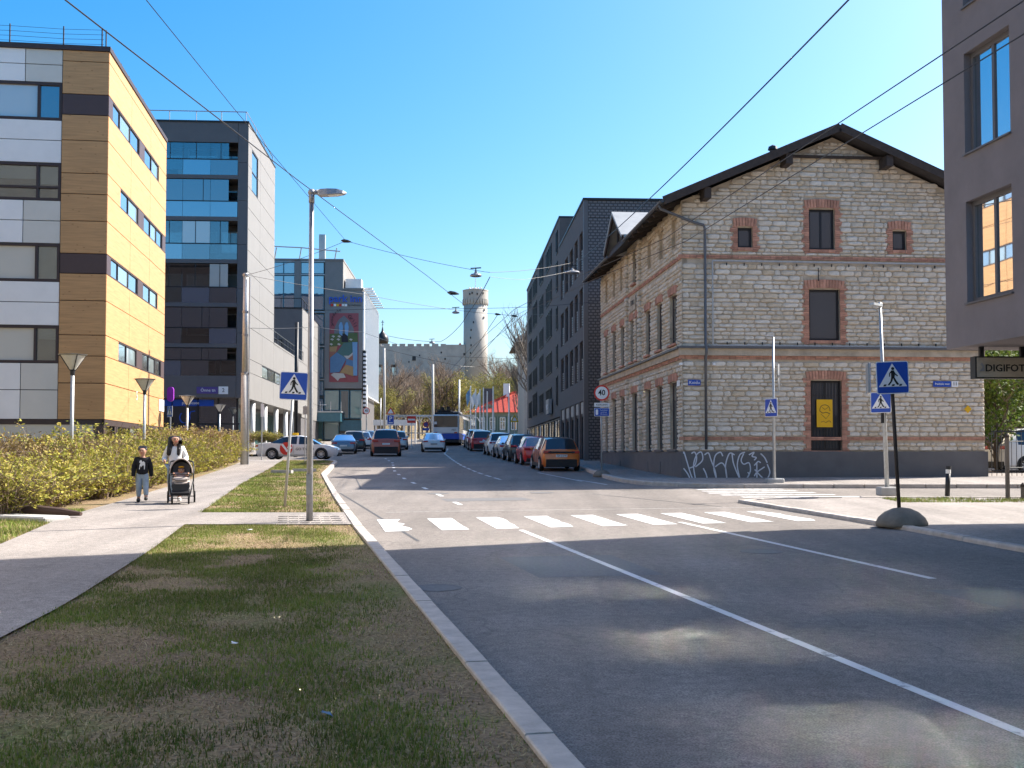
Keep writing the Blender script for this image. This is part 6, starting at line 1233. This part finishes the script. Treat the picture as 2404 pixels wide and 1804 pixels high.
def car(kind, L, W, H, paint, x, y, head, label, group=None, roof=None, z=None, clad=False, plate_='white_paint', rails=False, name='parked_car', lit=False, wheel_r=.33):
    slope = (gz(y + 1.5) - gz(y - 1.5)) / 3 * math.cos(head)
    o = empty(name, (x, y, gz(y) + .004 if z is None else z), head, label, 'car', group); o.rotation_euler = (math.atan(slope), 0, head)
    st = KIND[kind]; rings = []; zb = .19
    for (s, wf, be, tp, gh, rw) in st:
        Y = -L / 2 + s * L; w_ = W / 2 * wf; zbs = zb + (.07 if s < .02 or s > .98 else 0)
        if gh: half = [(0, zbs), (w_ * .86, zbs), (w_ * .97, zbs + .13), (w_ * 1.0, H * .44), (w_ * .965, H * be), (W / 2 * rw, H * tp - .045), (W / 2 * rw * .72, H * tp - .006), (0, H * tp + .008)]
        else: half = [(0, zbs), (w_ * .86, zbs), (w_ * .97, zbs + .13), (w_ * 1.0, H * min(.44, be - .06)), (w_ * .955, H * be - .015), (w_ * .84, H * tp), (w_ * .5, H * tp + .018), (0, H * tp + .026)]
        ring = [(a, Y, c) for a, c in half] + [(-a, Y, c) for a, c in half[-2:0:-1]]; rings.append((ring, gh, s))
    G = {}
    def face(tagn, q): G.setdefault(tagn, []).append(q)
    n_ = len(rings[0][0]); k = 0
    for (r0, g0, s0), (r1, g1, s1) in zip(rings[:-1], rings[1:]):
        for j in range(n_):
            jj = (j + 1) % n_; q = (r0[j], r0[jj], r1[jj], r1[j]); m = j if j < 7 else 13 - j; side = 'R' if j < 7 else 'L'
            tg = 'body'
            if m == 4 and ((g0 and g1 and s1 - s0 > .026) or (g0 and not g1) or (g1 and not g0 and kind == 'sedan')): tg = 'side_window' + side + str(k)
            elif m in (5, 6) and g0 != g1: tg = 'windshield' if g0 else 'rear_window'
            elif m in (5, 6) and g0 and g1 and roof: tg = 'roof_panel'
            face(tg, q)
        k += 1
    face('body', tuple(rings[0][0][::-1])); face('body', tuple(rings[-1][0]))
    for tg, fs in G.items():
        b = MB(); idx = {}; V = []; Fc = []
        for f in fs:
            ids = []
            for v in f:
                key = tuple(round(c, 5) for c in v)
                if key not in idx: idx[key] = len(V); V.append(v)
                ids.append(idx[key])
            Fc.append(ids)
        b.add(V, Fc); nm = 'side_window' if tg.startswith('side') else tg
        ob = b.build(nm, paint if tg == 'body' else roof if tg == 'roof_panel' else 'car_glass', o, smooth=True); ob.data.set_sharp_from_angle(angle=R(32))
    ax = (.185, .81) if kind != 'sedan' else (.20, .80)
    for s in ax:
        for sd in (-1, 1):
            Y = -L / 2 + s * L; X = sd * (W / 2 - .072)
            b = MB(); rr = wheel_r + .065; b.M = Matrix.Translation((sd * (W / 2 + .002), Y, wheel_r)); b.prism([(rr * math.cos(a), rr * math.sin(a)) for a in np.linspace(-.35, math.pi + .35, 18)], -.16 if sd > 0 else 0, 0 if sd > 0 else .16, 'x'); b.build('wheel_arch', 'black_plastic', o)
            wms = wheel_mesh(wheel_r); wo = bpy.data.objects.new('wheel', wms[0][1]); COL.objects.link(wo); wo.parent = o; wo.location = (X + sd * .008, Y, wheel_r); wo.rotation_euler = (0, 0, 0 if sd > 0 else math.pi)
            for nm, me in wms[1:]: q = bpy.data.objects.new(nm, me); COL.objects.link(q); q.parent = wo
    yr = -L / 2; low = .30 * H
    b = MB(); b.bev(-W * .40, W * .40, yr - .03, yr + .12, .20, (.36 if clad else .25) * H, .02); b.build('rear_bumper', 'black_plastic', o)
    b = MB(); b.bev(-W * .36, W * .36, -yr - .10, -yr + .03, .20, .30 * H, .02); b.build('front_bumper', 'black_plastic', o)
    if clad:
        for sd in (-1, 1): b = MB(); b.box(sd * W / 2 - .03, sd * W / 2 + .008, -L * .26, L * .26, .2, .36); b.build('sill_cladding', 'black_plastic', o)
    for sd in (-1, 1):
        b = MB(); b.bev(min(sd * W * .26, sd * W * .465), max(sd * W * .26, sd * W * .465), yr - .012, yr + .2, .525 * H, .60 * H, .012); b.build('tail_light', 'tail_red', o)
        b = MB(); b.bev(min(sd * W * .24, sd * W * .42), max(sd * W * .24, sd * W * .42), L / 2 - .2, L / 2 - .035, .40 * H, .47 * H, .012); b.build('headlight', 'lens', o)
        b = MB(); b.ball((sd * (W / 2 + .07), -L / 2 + .70 * L, H * .635), .085, .05, .06, 8, 6); b.tube([(sd * W * .46, -L / 2 + .70 * L, H * .61), (sd * (W / 2 + .05), -L / 2 + .70 * L, H * .625)], .02, 5); b.build('mirror', paint, o, smooth=True)
        if rails: b = MB(); b.tube([(sd * W * .33, -L * .33, H * .985), (sd * W * .34, -L * .28, H * 1.02), (sd * W * .345, L * .08, H * 1.03), (sd * W * .34, L * .13, H * .99)], .018, 6); b.build('roof_rail', 'black_metal', o)
    b = MB(); b.box(-.26, .26, yr - .035, yr - .012, (.43 if not clad else .46) * H - .055, (.43 if not clad else .46) * H + .055); b.build('number_plate', plate_, o)
    for sd in (-1, 1):   # door seams and handles
        for s in (.30, .46, .62): Y = -L / 2 + s * L; b = MB(); b.box(sd * W / 2 * 1.0 - .012, sd * W / 2 * 1.0 + .003, Y - .006, Y + .006, .36, H * .58); b.build('door_seam', 'black_plastic', o)
        for s in (.35, .505): Y = -L / 2 + s * L; b = MB(); b.box(sd * W / 2 * .985 - .01, sd * W / 2 * .985 + .02, Y, Y + .16, H * .525, H * .545); b.build('door_handle', paint, o)
    return o
HD = math.atan(.118)
def along(dx): return math.atan(-dx) * -1
PK = 'cars parked along the right kerb'
c1 = car('suv', 4.25, 1.80, 1.56, 'paint_orange', 2.02, 52.9, HD, 'burnt orange crossover with black roof, nearest parked car on the right', PK, roof='paint_dark', clad=True)
b = MB(); b.box(-.62, .62, -4.25 / 2 - .016, -4.25 / 2 + .1, .535 * 1.56, .585 * 1.56); b.build('tail_light_band', 'black_plastic', c1)
text('754 CGW', .11, 'sign_black', c1, (0, -4.25 / 2 - .037, .46 * 1.56), name='plate_number')
car('hatch', 4.1, 1.78, 1.53, 'paint_red', 1.22, 60.3, HD, 'bright red hatchback parked ahead of the orange crossover', PK)
car('suv', 4.3, 1.80, 1.62, 'paint_dark', .50, 66.6, HD, 'dark grey car parked third along the right kerb', PK, rails=True)
car('sedan', 4.4, 1.76, 1.44, 'paint_silver', -.22, 72.7, HD, 'low silver saloon parked fourth along the right kerb', PK)
car('suv', 4.3, 1.80, 1.60, 'paint_white', -.98, 79, HD, 'white crossover parked fifth along the right kerb', PK)
car('suv', 4.5, 1.86, 1.68, 'paint_red', -2.62, 91.5, HD, 'dark red off-roader parked sixth along the right kerb', PK, roof='paint_maroon', clad=True)
car('suv', 4.4, 1.82, 1.66, 'paint_white', -3.25, 98.5, HD, 'farthest white car at the end of the right row', PK)
car('hatch', 4.5, 1.80, 1.50, 'paint_white', -6.3, 88.5, math.atan(.10), 'white hatchback driving away in the middle of the road', name='car', plate_='grey_metal')
car('suv', 4.9, 2.02, 1.86, 'paint_rust', -8.85, 77.5, math.atan(.13), 'rust red off-roader waiting in the left lane', name='car', clad=True, wheel_r=.40)
LK = 'cars parked on the left before the hotel'
car('sedan', 4.6, 1.82, 1.44, 'paint_bluegrey', -12.6, 83.2, math.atan(.13), 'blue grey saloon parked first on the left', LK)
car('suv', 4.5, 1.82, 1.66, 'paint_dark', -12.9, 90.5, math.atan(.13), 'dark car with silver roof parked second on the left', LK, roof='paint_silver')
car('hatch', 4.1, 1.76, 1.50, 'paint_white', -13.2, 97.5, math.atan(.13), 'white hatchback parked third on the left', LK)
car('suv', 4.3, 1.80, 1.58, 'paint_silver', -9.9, 95, math.atan(.13), 'silver car half hidden ahead of the rust off-roader', LK)
car('hatch', 4.2, 1.76, 1.48, 'paint_white', -10.6, 102.5, math.atan(.13), 'white car farthest ahead of the rust off-roader', LK)
car('hatch', 4.1, 1.76, 1.5, 'paint_bluegrey', -13.6, 104, math.atan(.13), 'grey car farthest on the left before the hotel', LK)
TX = car('sedan', 4.90, 1.84, 1.45, 'paint_white', (pt(703, 1060, 67.2).x), 67.2, R(-90), 'white taxi saloon with red round door decal leaving the side street', name='taxi', z=gz(67.2) + .06)
b = MB(); b.prism([(x, z) for x, z in rrect(.34, .15, .04)], -.07, .07); o_ = b.build('roof_light', 'sign_yellow', TX); o_.rotation_euler = (0, 0, R(90)); o_.location = (0, -.25, 1.54)
dec = empty('door_decal', (.925, -.62, .66), 0, parent=TX)
b = MB(); b.prism([(.38 * math.cos(a), .38 * math.sin(a)) for a in np.linspace(0, 2 * math.pi, 28, endpoint=False)], -.01, .004, 'x'); b.build('red_disc', 'sign_red', dec)
for poly in ([(-.30, .22), (-.20, .30), (.06, -.04), (-.03, -.12)], [(-.03, -.12), (.33, .12), (.36, .02), (.0, -.22)], [(.05, .05), (.2, .3), (.28, .24), (.12, .0)]): b = MB(); b.prism(poly, .005, .012, 'x'); b.build('white_bar', 'sign_white', dec)
text('GO TAKSO', .22, 'sign_dark', TX, (.935, .50, .62), (R(90), 0, R(90)), name='door_lettering')
yc = car('suv', 4.7, 1.9, 1.9, 'paint_white', 22.9, 47.5, R(-84), 'white van-like car parked in the yard behind the iron fence', z=gz(46) + .12)
# ------------------------------------------------------------------ trolleybus
TB = empty('trolleybus', (-6.28, 105, gz(105)), -math.atan(.04), 'white and blue trolleybus seen from behind, roof gear on top', 'bus')
def bevbox(nm, mt, x0, x1, y0, y1, z0, z1, bv): b = MB(); b.bev(x0, x1, y0, y1, z0, z1, bv); return b.build(nm, mt, TB)
bevbox('body', 'paint_white', -1.27, 1.27, 0, 12, 1.15, 2.98, .10); bevbox('lower_body', 'sign_blue', -1.275, 1.275, -.01, 12.01, .62, 1.16, .03); bevbox('skirt', 'black_plastic', -1.22, 1.22, .05, 11.9, .32, .62, .03)
bevbox('rear_window', 'bus_glass', -1.13, 1.13, -.03, .05, 1.78, 2.86, .02); bevbox('roof_fairing', 'black_plastic', -1.1, 1.1, .3, 11, 2.98, 3.22, .05)
for sd in (-1, 1):
    for k in range(7):
        b = MB(); b.box(sd * 1.272 - .01, sd * 1.272 + .012, .5 + k * 1.6, 1.95 + k * 1.6, 1.6, 2.7); b.build('side_window', 'car_glass', TB)
    b = MB(); b.box(sd * .95 - .14, sd * .95 + .14, -.03, 0, 1.2, 1.32); b.build('tail_light', 'tail_red', TB)
    for yy in (2.6, 9.0): wo = bpy.data.objects.new('wheel', wheel_mesh(.48)[0][1]); COL.objects.link(wo); wo.parent = TB; wo.location = (sd * 1.16, yy, .48); wo.rotation_euler = (0, 0, 0 if sd > 0 else math.pi); q = bpy.data.objects.new('rim', wheel_mesh(.48)[1][1]); COL.objects.link(q); q.parent = wo
bevbox('roof_box', 'black_plastic', -.9, .4, .6, 3.2, 3.2, 3.42, .04); bevbox('roof_box', 'grey_metal', -.8, .9, 5, 8, 3.2, 3.45, .04)
b = MB(); b.beam((-1.1, .3, 3.45), (1.1, .3, 3.45), .05)
for x in (-1.1, -.4, .4, 1.1): b.beam((x, .3, 2.98), (x, .3, 3.45), .05)
b.build('roof_rail', 'black_metal', TB)
for sd in (-.3, .3): b = MB(); b.tube([(sd, 4.2, 3.5), (sd * .9 + .3, .8, 3.75), (sd + .55, -1.8, 5.6)], .035, 6); b.build('current_pole', 'black_metal', TB)
for x, z in ((-.35, 3.55), (.2, 3.6)): b = MB(); b.cbox((x, .6, z), .28, .3, .3); b.build('pole_base', 'black_plastic', TB)
text('ABZ', .22, 'sign_dark', TB, (.75, -.02, 1.52), name='fleet_lettering'); b = MB(); b.box(-1.1, -.85, -.045, -.032, 2.05, 2.3); b.build('route_plate', 'white_paint', TB)
# ================================================================== people
def skin(name, chains, mt, parent, sub=2):
    """chains: list of [(xyz, r), ...]; points met again join the same vertex; the first point is the root"""
    V = []; E = []; Rd = []; idx = {}
    for ch in chains:
        prev = None
        for p, r in ch:
            key = tuple(round(c, 4) for c in p)
            if key not in idx: idx[key] = len(V); V.append(p); Rd.append(r)
            if prev is not None and prev != idx[key]: E.append((prev, idx[key]))
            prev = idx[key]
    me = bpy.data.meshes.new(name); me.from_pydata(V, E, []); o = bpy.data.objects.new(name, me); COL.objects.link(o)
    if parent: o.parent = parent
    md = o.modifiers.new('skin', 'SKIN'); md.use_smooth_shade = True
    sv_ = me.skin_vertices[0].data
    for i, r in enumerate(Rd): sv_[i].radius = (r * 1.22, r * 1.22); sv_[i].use_root = (i == 0)
    sb = o.modifiers.new('sub', 'SUBSURF'); sb.levels = sub; sb.render_levels = sub
    bpy.context.view_layer.update(); dg = bpy.context.evaluated_depsgraph_get(); m2 = bpy.data.meshes.new_from_object(o.evaluated_get(dg)); m2.name = name
    o.modifiers.clear(); o.data = m2; m2.materials.clear(); m2.materials.append(M[mt]); m2.polygons.foreach_set('use_smooth', [True] * len(m2.polygons)); m2.update()
    return o
def hand(w_, d, side, s=1.0, out=.6):
    """palm and five fingers from wrist w_ along direction d"""
    d = Vector(d).normalized(); x = Vector((side, 0, 0)); x = (x - d * x.dot(d)).normalized(); y = d.cross(x); palm = Vector(w_) + d * .055 * s; ch = [[(tuple(w_), .024 * s), (tuple(palm), .030 * s)]]
    for i, l in enumerate((.055, .065, .06, .045)): b0 = palm + y * (.026 - .017 * i) * s + d * .03 * s; ch.append([(tuple(palm), .030 * s), (tuple(b0), .0095 * s), (tuple(b0 + d * l * .5 * s), .0085 * s), (tuple(b0 + d * l * .85 * s - x * .015 * s), .007 * s)])
    t0 = Vector(w_) + d * .03 * s + y * .03 * s; ch.append([(tuple(palm), .030 * s), (tuple(t0), .010 * s), (tuple(t0 + d * .035 * s + y * .02 * s), .008 * s)])
    return ch
def head_bits(o, c, s, mt='skin', yaw=0):
    f = empty('face', c, yaw, parent=o)
    for sx in (-1, 1):
        b = MB(); b.ball((sx * .034 * s, -.088 * s, .008 * s), .014 * s, .008 * s, .008 * s, 8, 6); b.build('eye', 'sign_black', f); b = MB(); b.ball((sx * .093 * s, .01 * s, -.005 * s), .012 * s, .02 * s, .03 * s, 8, 6); b.build('ear', mt, f)
        b = MB(); b.beam((sx * .018 * s, -.093 * s, .03 * s), (sx * .052 * s, -.084 * s, .032 * s), .008 * s); b.build('eyebrow', 'hair', f)
    b = MB(); b.add([(-.012 * s, -.09 * s, .012 * s), (.012 * s, -.09 * s, .012 * s), (.016 * s, -.092 * s, -.028 * s), (-.016 * s, -.092 * s, -.028 * s), (0, -.12 * s, -.022 * s)], [(0, 1, 4), (1, 2, 4), (2, 3, 4), (3, 0, 4)]); b.build('nose', mt, f); b = MB(); b.ball((0, -.088 * s, -.053 * s), .024 * s, .008 * s, .007 * s, 8, 6); b.build('mouth', 'tail_red', f)
    return f
pw = pt(410, 1192, 27.6)
WM = empty('person', (pw.x, 27.6, gz(27.6) + .135), R(14), 'person with long black hair and white jacket pushing a stroller', 'person')
hz = 1.50
body = [[((0, .02, .90), .13), ((0, .02, 1.08), .11), ((0, .02, 1.27), .12), ((0, .02, 1.36), .06), ((0, .0, 1.42), .05), ((0, -.015, 1.47), .072), ((0, -.02, 1.53), .092), ((0, -.01, 1.60), .075)],
        [((0, .02, .90), .13), ((-.09, .03, .82), .085), ((-.10, .0, .46), .055), ((-.10, .06, .09), .04), ((-.11, -.08, .03), .03)], [((0, .02, .90), .13), ((.09, .03, .82), .085), ((.11, -.06, .46), .055), ((.11, -.05, .09), .04), ((.12, -.18, .03), .03)]]
for s in (-1, 1):
    body.append([((0, .02, 1.27), .12), ((s * .16, .02, 1.30), .055), ((s * .24, .05, 1.05), .042), ((s * .24, -.22, .99), .026)]); body += hand((s * .24, -.22, .99), (-s * .1, -1, -.15), s)
skin('body', body, 'skin', WM)
jk = [[((0, .02, .76), .15), ((0, .02, .86), .155), ((0, .02, 1.05), .14), ((0, .02, 1.25), .145), ((0, .02, 1.345), .07)]]
for s in (-1, 1): jk.append([((0, .02, 1.25), .145), ((s * .165, .02, 1.30), .08), ((s * .255, .05, 1.05), .066), ((s * .245, -.16, 1.0), .05)])
skin('jacket', jk, 'white_cloth', WM)
skin('trousers', [[((0, .02, .88), .145), ((-.09, .03, .82), .10), ((-.10, .0, .46), .072), ((-.10, .06, .13), .055)], [((0, .02, .88), .145), ((.09, .03, .82), .10), ((.11, -.06, .46), .072), ((.11, -.05, .13), .055)]], 'denim', WM)
for s, yy in ((-1, .03), (1, -.1)): skin('shoe', [[((s * .115, yy + .05, .055), .05), ((s * .115, yy - .07, .045), .045), ((s * .115, yy - .14, .035), .035)]], 'white_cloth', WM)
skin('hair', [[((0, .01, 1.615), .115), ((-.01, .06, 1.53), .105), ((-.03, .09, 1.40), .10), ((-.07, .11, 1.22), .09), ((-.12, .11, 1.05), .06)], [((-.01, .06, 1.53), .105), ((-.11, .0, 1.50), .055), ((-.13, -.06, 1.30), .06), ((-.15, -.09, 1.12), .05)], [((-.01, .06, 1.53), .105), ((.105, .0, 1.50), .045), ((.09, -.07, 1.30), .045), ((.08, -.11, 1.12), .035)]], 'hair', WM)
head_bits(WM, (0, -.025, 1.53), 1, yaw=R(18))
b = MB(); b.tube([(.10, -.13, 1.3), (.11, .02, 1.39), (.1, .18, 1.3)], .016, 5); b.build('bag_strap', 'grey_cloth', WM)
pk = pt(333, 1195, 27.3)
KD = empty('person', (pk.x, 27.3, gz(27.3) + .135), R(16), 'child in black sweater with white animal print and pale jeans, walking', 'person')
body = [[((0, 0, .70), .105), ((0, 0, .88), .095), ((0, 0, 1.02), .10), ((0, 0, 1.10), .045), ((0, -.005, 1.14), .043), ((0, -.015, 1.19), .066), ((0, -.015, 1.25), .084), ((0, 0, 1.32), .068)],
        [((0, 0, .70), .105), ((-.07, 0, .63), .07), ((-.075, -.02, .35), .048), ((-.08, .05, .07), .034), ((-.085, -.06, .025), .026)], [((0, 0, .70), .105), ((.07, 0, .63), .07), ((.09, -.08, .36), .048), ((.10, -.16, .10), .034), ((.10, -.26, .06), .026)]]
for s, fy in ((-1, -.05), (1, .06)):
    body.append([((0, 0, 1.02), .10), ((s * .135, 0, 1.04), .048), ((s * .185, fy * .5, .84), .038), ((s * .2, fy * 1.4, .65), .025)]); body += hand((s * .2, fy * 1.4, .65), (0, -.1, -1), s, .85)
skin('body', body, 'skin', KD)
sw_ = [[((0, 0, .665), .118), ((0, 0, .70), .128), ((0, 0, .86), .122), ((0, 0, 1.01), .12), ((0, 0, 1.085), .058)]]
for s, fy in ((-1, -.05), (1, .06)): sw_.append([((0, 0, 1.01), .12), ((s * .14, 0, 1.04), .066), ((s * .195, fy * .5, .84), .055), ((s * .205, fy * 1.3, .66), .043), ((s * .205, fy * 1.4, .62), .04)])
skin('sweater', sw_, 'black_knit', KD)
skin('jeans', [[((0, 0, .80), .105), ((0, 0, .69), .118), ((-.07, 0, .61), .082), ((-.075, -.02, .35), .062), ((-.08, .04, .11), .048)], [((0, 0, .69), .118), ((.07, 0, .61), .082), ((.09, -.08, .36), .062), ((.10, -.15, .14), .048)]], 'denim', KD)
skin('shoe', [[((-.083, .06, .05), .046), ((-.085, -.05, .04), .04), ((-.085, -.11, .03), .03)]], 'shoe', KD); skin('shoe', [[((.10, -.14, .085), .046), ((.10, -.24, .085), .04), ((.10, -.30, .085), .03)]], 'shoe', KD)
skin('hair', [[((0, .0, 1.335), .098), ((0, .04, 1.27), .094), ((0, .05, 1.19), .06)], [((0, .04, 1.27), .094), ((-.085, .0, 1.28), .035)], [((0, .04, 1.27), .094), ((.085, .0, 1.28), .035)]], 'hair', KD)
head_bits(KD, (0, -.018, 1.25), .9, yaw=R(-10))
b = MB()
for poly in ([(-.07, .80), (-.055, .80), (-.05, .87), (-.03, .88), (-.025, .80), (-.01, .80), (-.005, .89), (.04, .90), (.045, .80), (.06, .80), (.07, .9), (.065, .97), (.03, 1.0), (.0, .98), (-.02, 1.03), (-.05, 1.02), (-.07, .97), (-.04, .96), (-.06, .9)],): b.prism(poly, -.134, -.124)
b.build('animal_print', 'white_cloth', KD)
# stroller
SX = pt(423, 1190, 26.7)
ST = empty('stroller', (SX.x, 26.75, gz(26.75) + .135), R(15), 'grey and beige stroller with black hood and frame on the pavement', 'stroller')
for sd in (-1, 1):
    for yy, xx, rr, nm in ((.36, .31, .145, 'rear'), (-.36, .19, .11, 'front')):
        t = MB(); t.M = Matrix.Translation((sd * xx, yy, rr)) @ Matrix.Rotation(R(90), 4, 'Y'); t.lathe([(rr * .72, -.022), (rr, -.02), (rr, .02), (rr * .72, .022)], 20, caps=False); wo = t.build('wheel', 'rubber', ST)
        t = MB(); t.M = Matrix.Translation((sd * xx, yy, rr)) @ Matrix.Rotation(R(90), 4, 'Y'); t.lathe([(.01, -.015), (rr * .72, -.012), (rr * .72, .012), (.01, .015)], 16); t.build('hub', 'grey_metal', wo)
    b = MB(); b.tube([(sd * .30, .36, .16), (sd * .285, .10, .46), (sd * .28, -.1, .52), (sd * .20, -.36, .14)], .017, 8); b.tube([(sd * .285, .08, .46), (sd * .28, .30, .86), (sd * .26, .48, 1.0)], .016, 8); b.build('side_frame', 'black_metal', ST, smooth=True)
b = MB(); b.tube([(-.26, .48, 1.0), (-.2, .52, 1.02), (.2, .52, 1.02), (.26, .48, 1.0)], .019, 8); b.build('handle', 'black_plastic', ST, smooth=True)
for xa, ya, za in ((.19, -.36, .14), (.3, .36, .16)): b = MB(); b.tube([(-xa, ya, za), (xa, ya, za)], .013, 6); b.build('axle', 'black_metal', ST)
b = MB(); b.prism([(-.40, .20), (.30, .18), (.32, .34), (-.36, .32), (-.42, .26)], -.2, .2, 'x'); b.build('basket', 'black_knit', ST)
b = MB(); b.prism([(-.32, .40), (-.1, .38), (.12, .46), (.30, .98), (.24, 1.0), (.06, .56), (-.1, .50), (-.3, .52)], -.2, .2, 'x'); b.build('seat', 'grey_cloth', ST)
def hood(r_, nm, mt, inner):
    b = MB(); vs = []; n_, m_ = 14, 7
    for i in range(m_ + 1):
        t = i / m_; a = R(-25) + t * R(120)
        for j in range(n_ + 1): ph = math.pi * j / n_; rad = r_ * math.sin(ph); vs.append((r_ * .92 * math.cos(ph), .14 - rad * math.cos(a) * 1.0 + .06, .74 + rad * math.sin(a) * 1.05))
    b.add(vs, [(i * (n_ + 1) + j, i * (n_ + 1) + j + 1, (i + 1) * (n_ + 1) + j + 1, (i + 1) * (n_ + 1) + j) for i in range(m_) for j in range(n_)]); return b.build(nm, mt, ST, smooth=True)
def hood2(r_, nm, mt):
    b = MB(); vs = []; n_, m_ = 16, 8
    for i in range(m_ + 1):
        t = i / m_; yb = lerp(-.08, .34, t); k_ = math.sqrt(max(0, 1 - (t * .97) ** 3))
        for j in range(n_ + 1): ph = math.pi * j / n_; vs.append((r_ * (.72 + .28 * k_) * math.cos(ph), yb, .72 + (r_ * 1.28 * k_ + .02) * math.sin(ph)))
    b.add(vs, [(i * (n_ + 1) + j, i * (n_ + 1) + j + 1, (i + 1) * (n_ + 1) + j + 1, (i + 1) * (n_ + 1) + j) for i in range(m_) for j in range(n_)]); return b.build(nm, mt, ST, smooth=True)
hood2(.262, 'hood', 'grey_cloth'); hood2(.25, 'hood_lining', 'black_knit')
b = MB(); b.tube([(.262 * math.cos(a), -.08, .72 + .355 * math.sin(a)) for a in np.linspace(0, math.pi, 20)], .016, 6); b.build('hood_rim', 'beige_cloth', ST, smooth=True)
b = MB(); b.bev(-.2, .2, -.30, -.02, .36, .64, .05); b.build('footmuff', 'beige_cloth', ST, smooth=False)
for k, z in enumerate((.42, .50, .58)): b = MB(); b.tube([(-.2, -.25, z + .02), (-.08, -.325, z - .02), (.08, -.33, z - .01), (.2, -.25, z + .03)], .022, 6); b.build('footmuff_fold', ['grey_cloth', 'beige_cloth', 'grey_cloth'][k], ST, smooth=True)
b = MB(); b.prism([(-.17, .30), (.17, .30), (.21, .42), (.2, .47), (-.2, .47), (-.21, .42)], -.36, -.24); b.build('footrest', 'black_plastic', ST)
b = MB(); b.tube([(-.24, .02, .68), (-.22, -.2, .70), (-.1, -.27, .71), (.1, -.27, .71), (.22, -.2, .70), (.24, .02, .68)], .017, 8); b.build('bumper_bar', 'black_plastic', ST, smooth=True)
BB = empty('person', (SX.x - .0, 26.75, gz(26.75) + .135), R(15), 'baby in a mustard yellow cap sitting in the stroller', 'person')
bd = [[((0, .02, .56), .09), ((0, .05, .66), .085), ((0, .07, .73), .05), ((0, .04, .78), .075), ((0, .04, .85), .07)]]
for s in (-1, 1): bd.append([((0, .05, .66), .085), ((s * .10, .02, .70), .035), ((s * .15, -.12, .69), .028), ((s * .17, -.2, .72), .022)]); bd += hand((s * .17, -.2, .72), (0, -1, .2), s, .5)
skin('body', bd, 'skin', BB); sj = [[((0, .02, .54), .10), ((0, .05, .66), .095), ((0, .07, .73), .055)]]
for s in (-1, 1): sj.append([((0, .05, .66), .095), ((s * .10, .02, .70), .048), ((s * .15, -.1, .69), .04)])
skin('romper', sj, 'pink_cloth', BB); skin('cap', [[((0, .05, .85), .082), ((0, .06, .90), .065)]], 'yellow_knit', BB); head_bits(BB, (0, .035, .79), .75)
# ================================================================== small things on the ground
p = (-9.7, 22.2); SB = MB(); SB.M = Matrix.Translation((p[0], p[1], gz(p[1]) + .1)) @ Matrix.Rotation(R(-28), 4, 'Z'); SB.bev(-.9, .9, -.32, .32, -.05, .10, .03); tag(SB.build('concrete_slab', 'concrete'), 'pale concrete slab lying at the hedge edge', 'slab')
b = MB(); b.M = Matrix.Translation((-9.5, 22.75, gz(22.75) + .2)) @ Matrix.Rotation(R(-18), 4, 'Z'); b.tube([(-.8, 0, .04), (-.3, .05, .06), (.3, 0, .03), (.85, -.05, .0)], [.05, .10, .09, .04], 8); tag(b.build('log', 'tarp'), 'dark rotten log beside the concrete slab', 'log')
for k, (x, y, s, mt, lab) in enumerate(((-2.3, 9.2, .05, 'sign_white', 'crumpled pale litter lying on the shaded grass'), (-1.15, 6.95, .055, 'm_blue', 'bluish torn wrapper on the grass close to the camera'), (-4.65, 19.6, .07, 'sign_white', 'white scrap of paper on the sunlit grass'))):
    b = MB(); r_ = random.Random(k); vs = [(x + s * r_.uniform(-1, 1), y + s * r_.uniform(-1, 1), gz(y) + .13 + s * r_.uniform(0, .5)) for _ in range(7)]; b.add(vs, [(0, 1, 2), (2, 1, 3), (3, 4, 2), (4, 5, 3), (5, 6, 4), (0, 2, 4)]); tag(b.build('litter', mt), lab, 'litter')
for k, (x, y, a) in enumerate(((-6.9, 47.5, .3), (-7.5, 45.8, -.4))): b = MB(); b.M = Matrix.Translation((x - 2.0, y, gz(y) + .2)) @ Matrix.Rotation(a, 4, 'Z'); b.box(-.5, .5, -.08, .08, -.09, .05); tag(b.build('kerb_block', 'concrete'), ('loose pale kerb block lying on the far verge, behind', 'loose pale kerb block lying on the far verge, in front')[k], 'block')
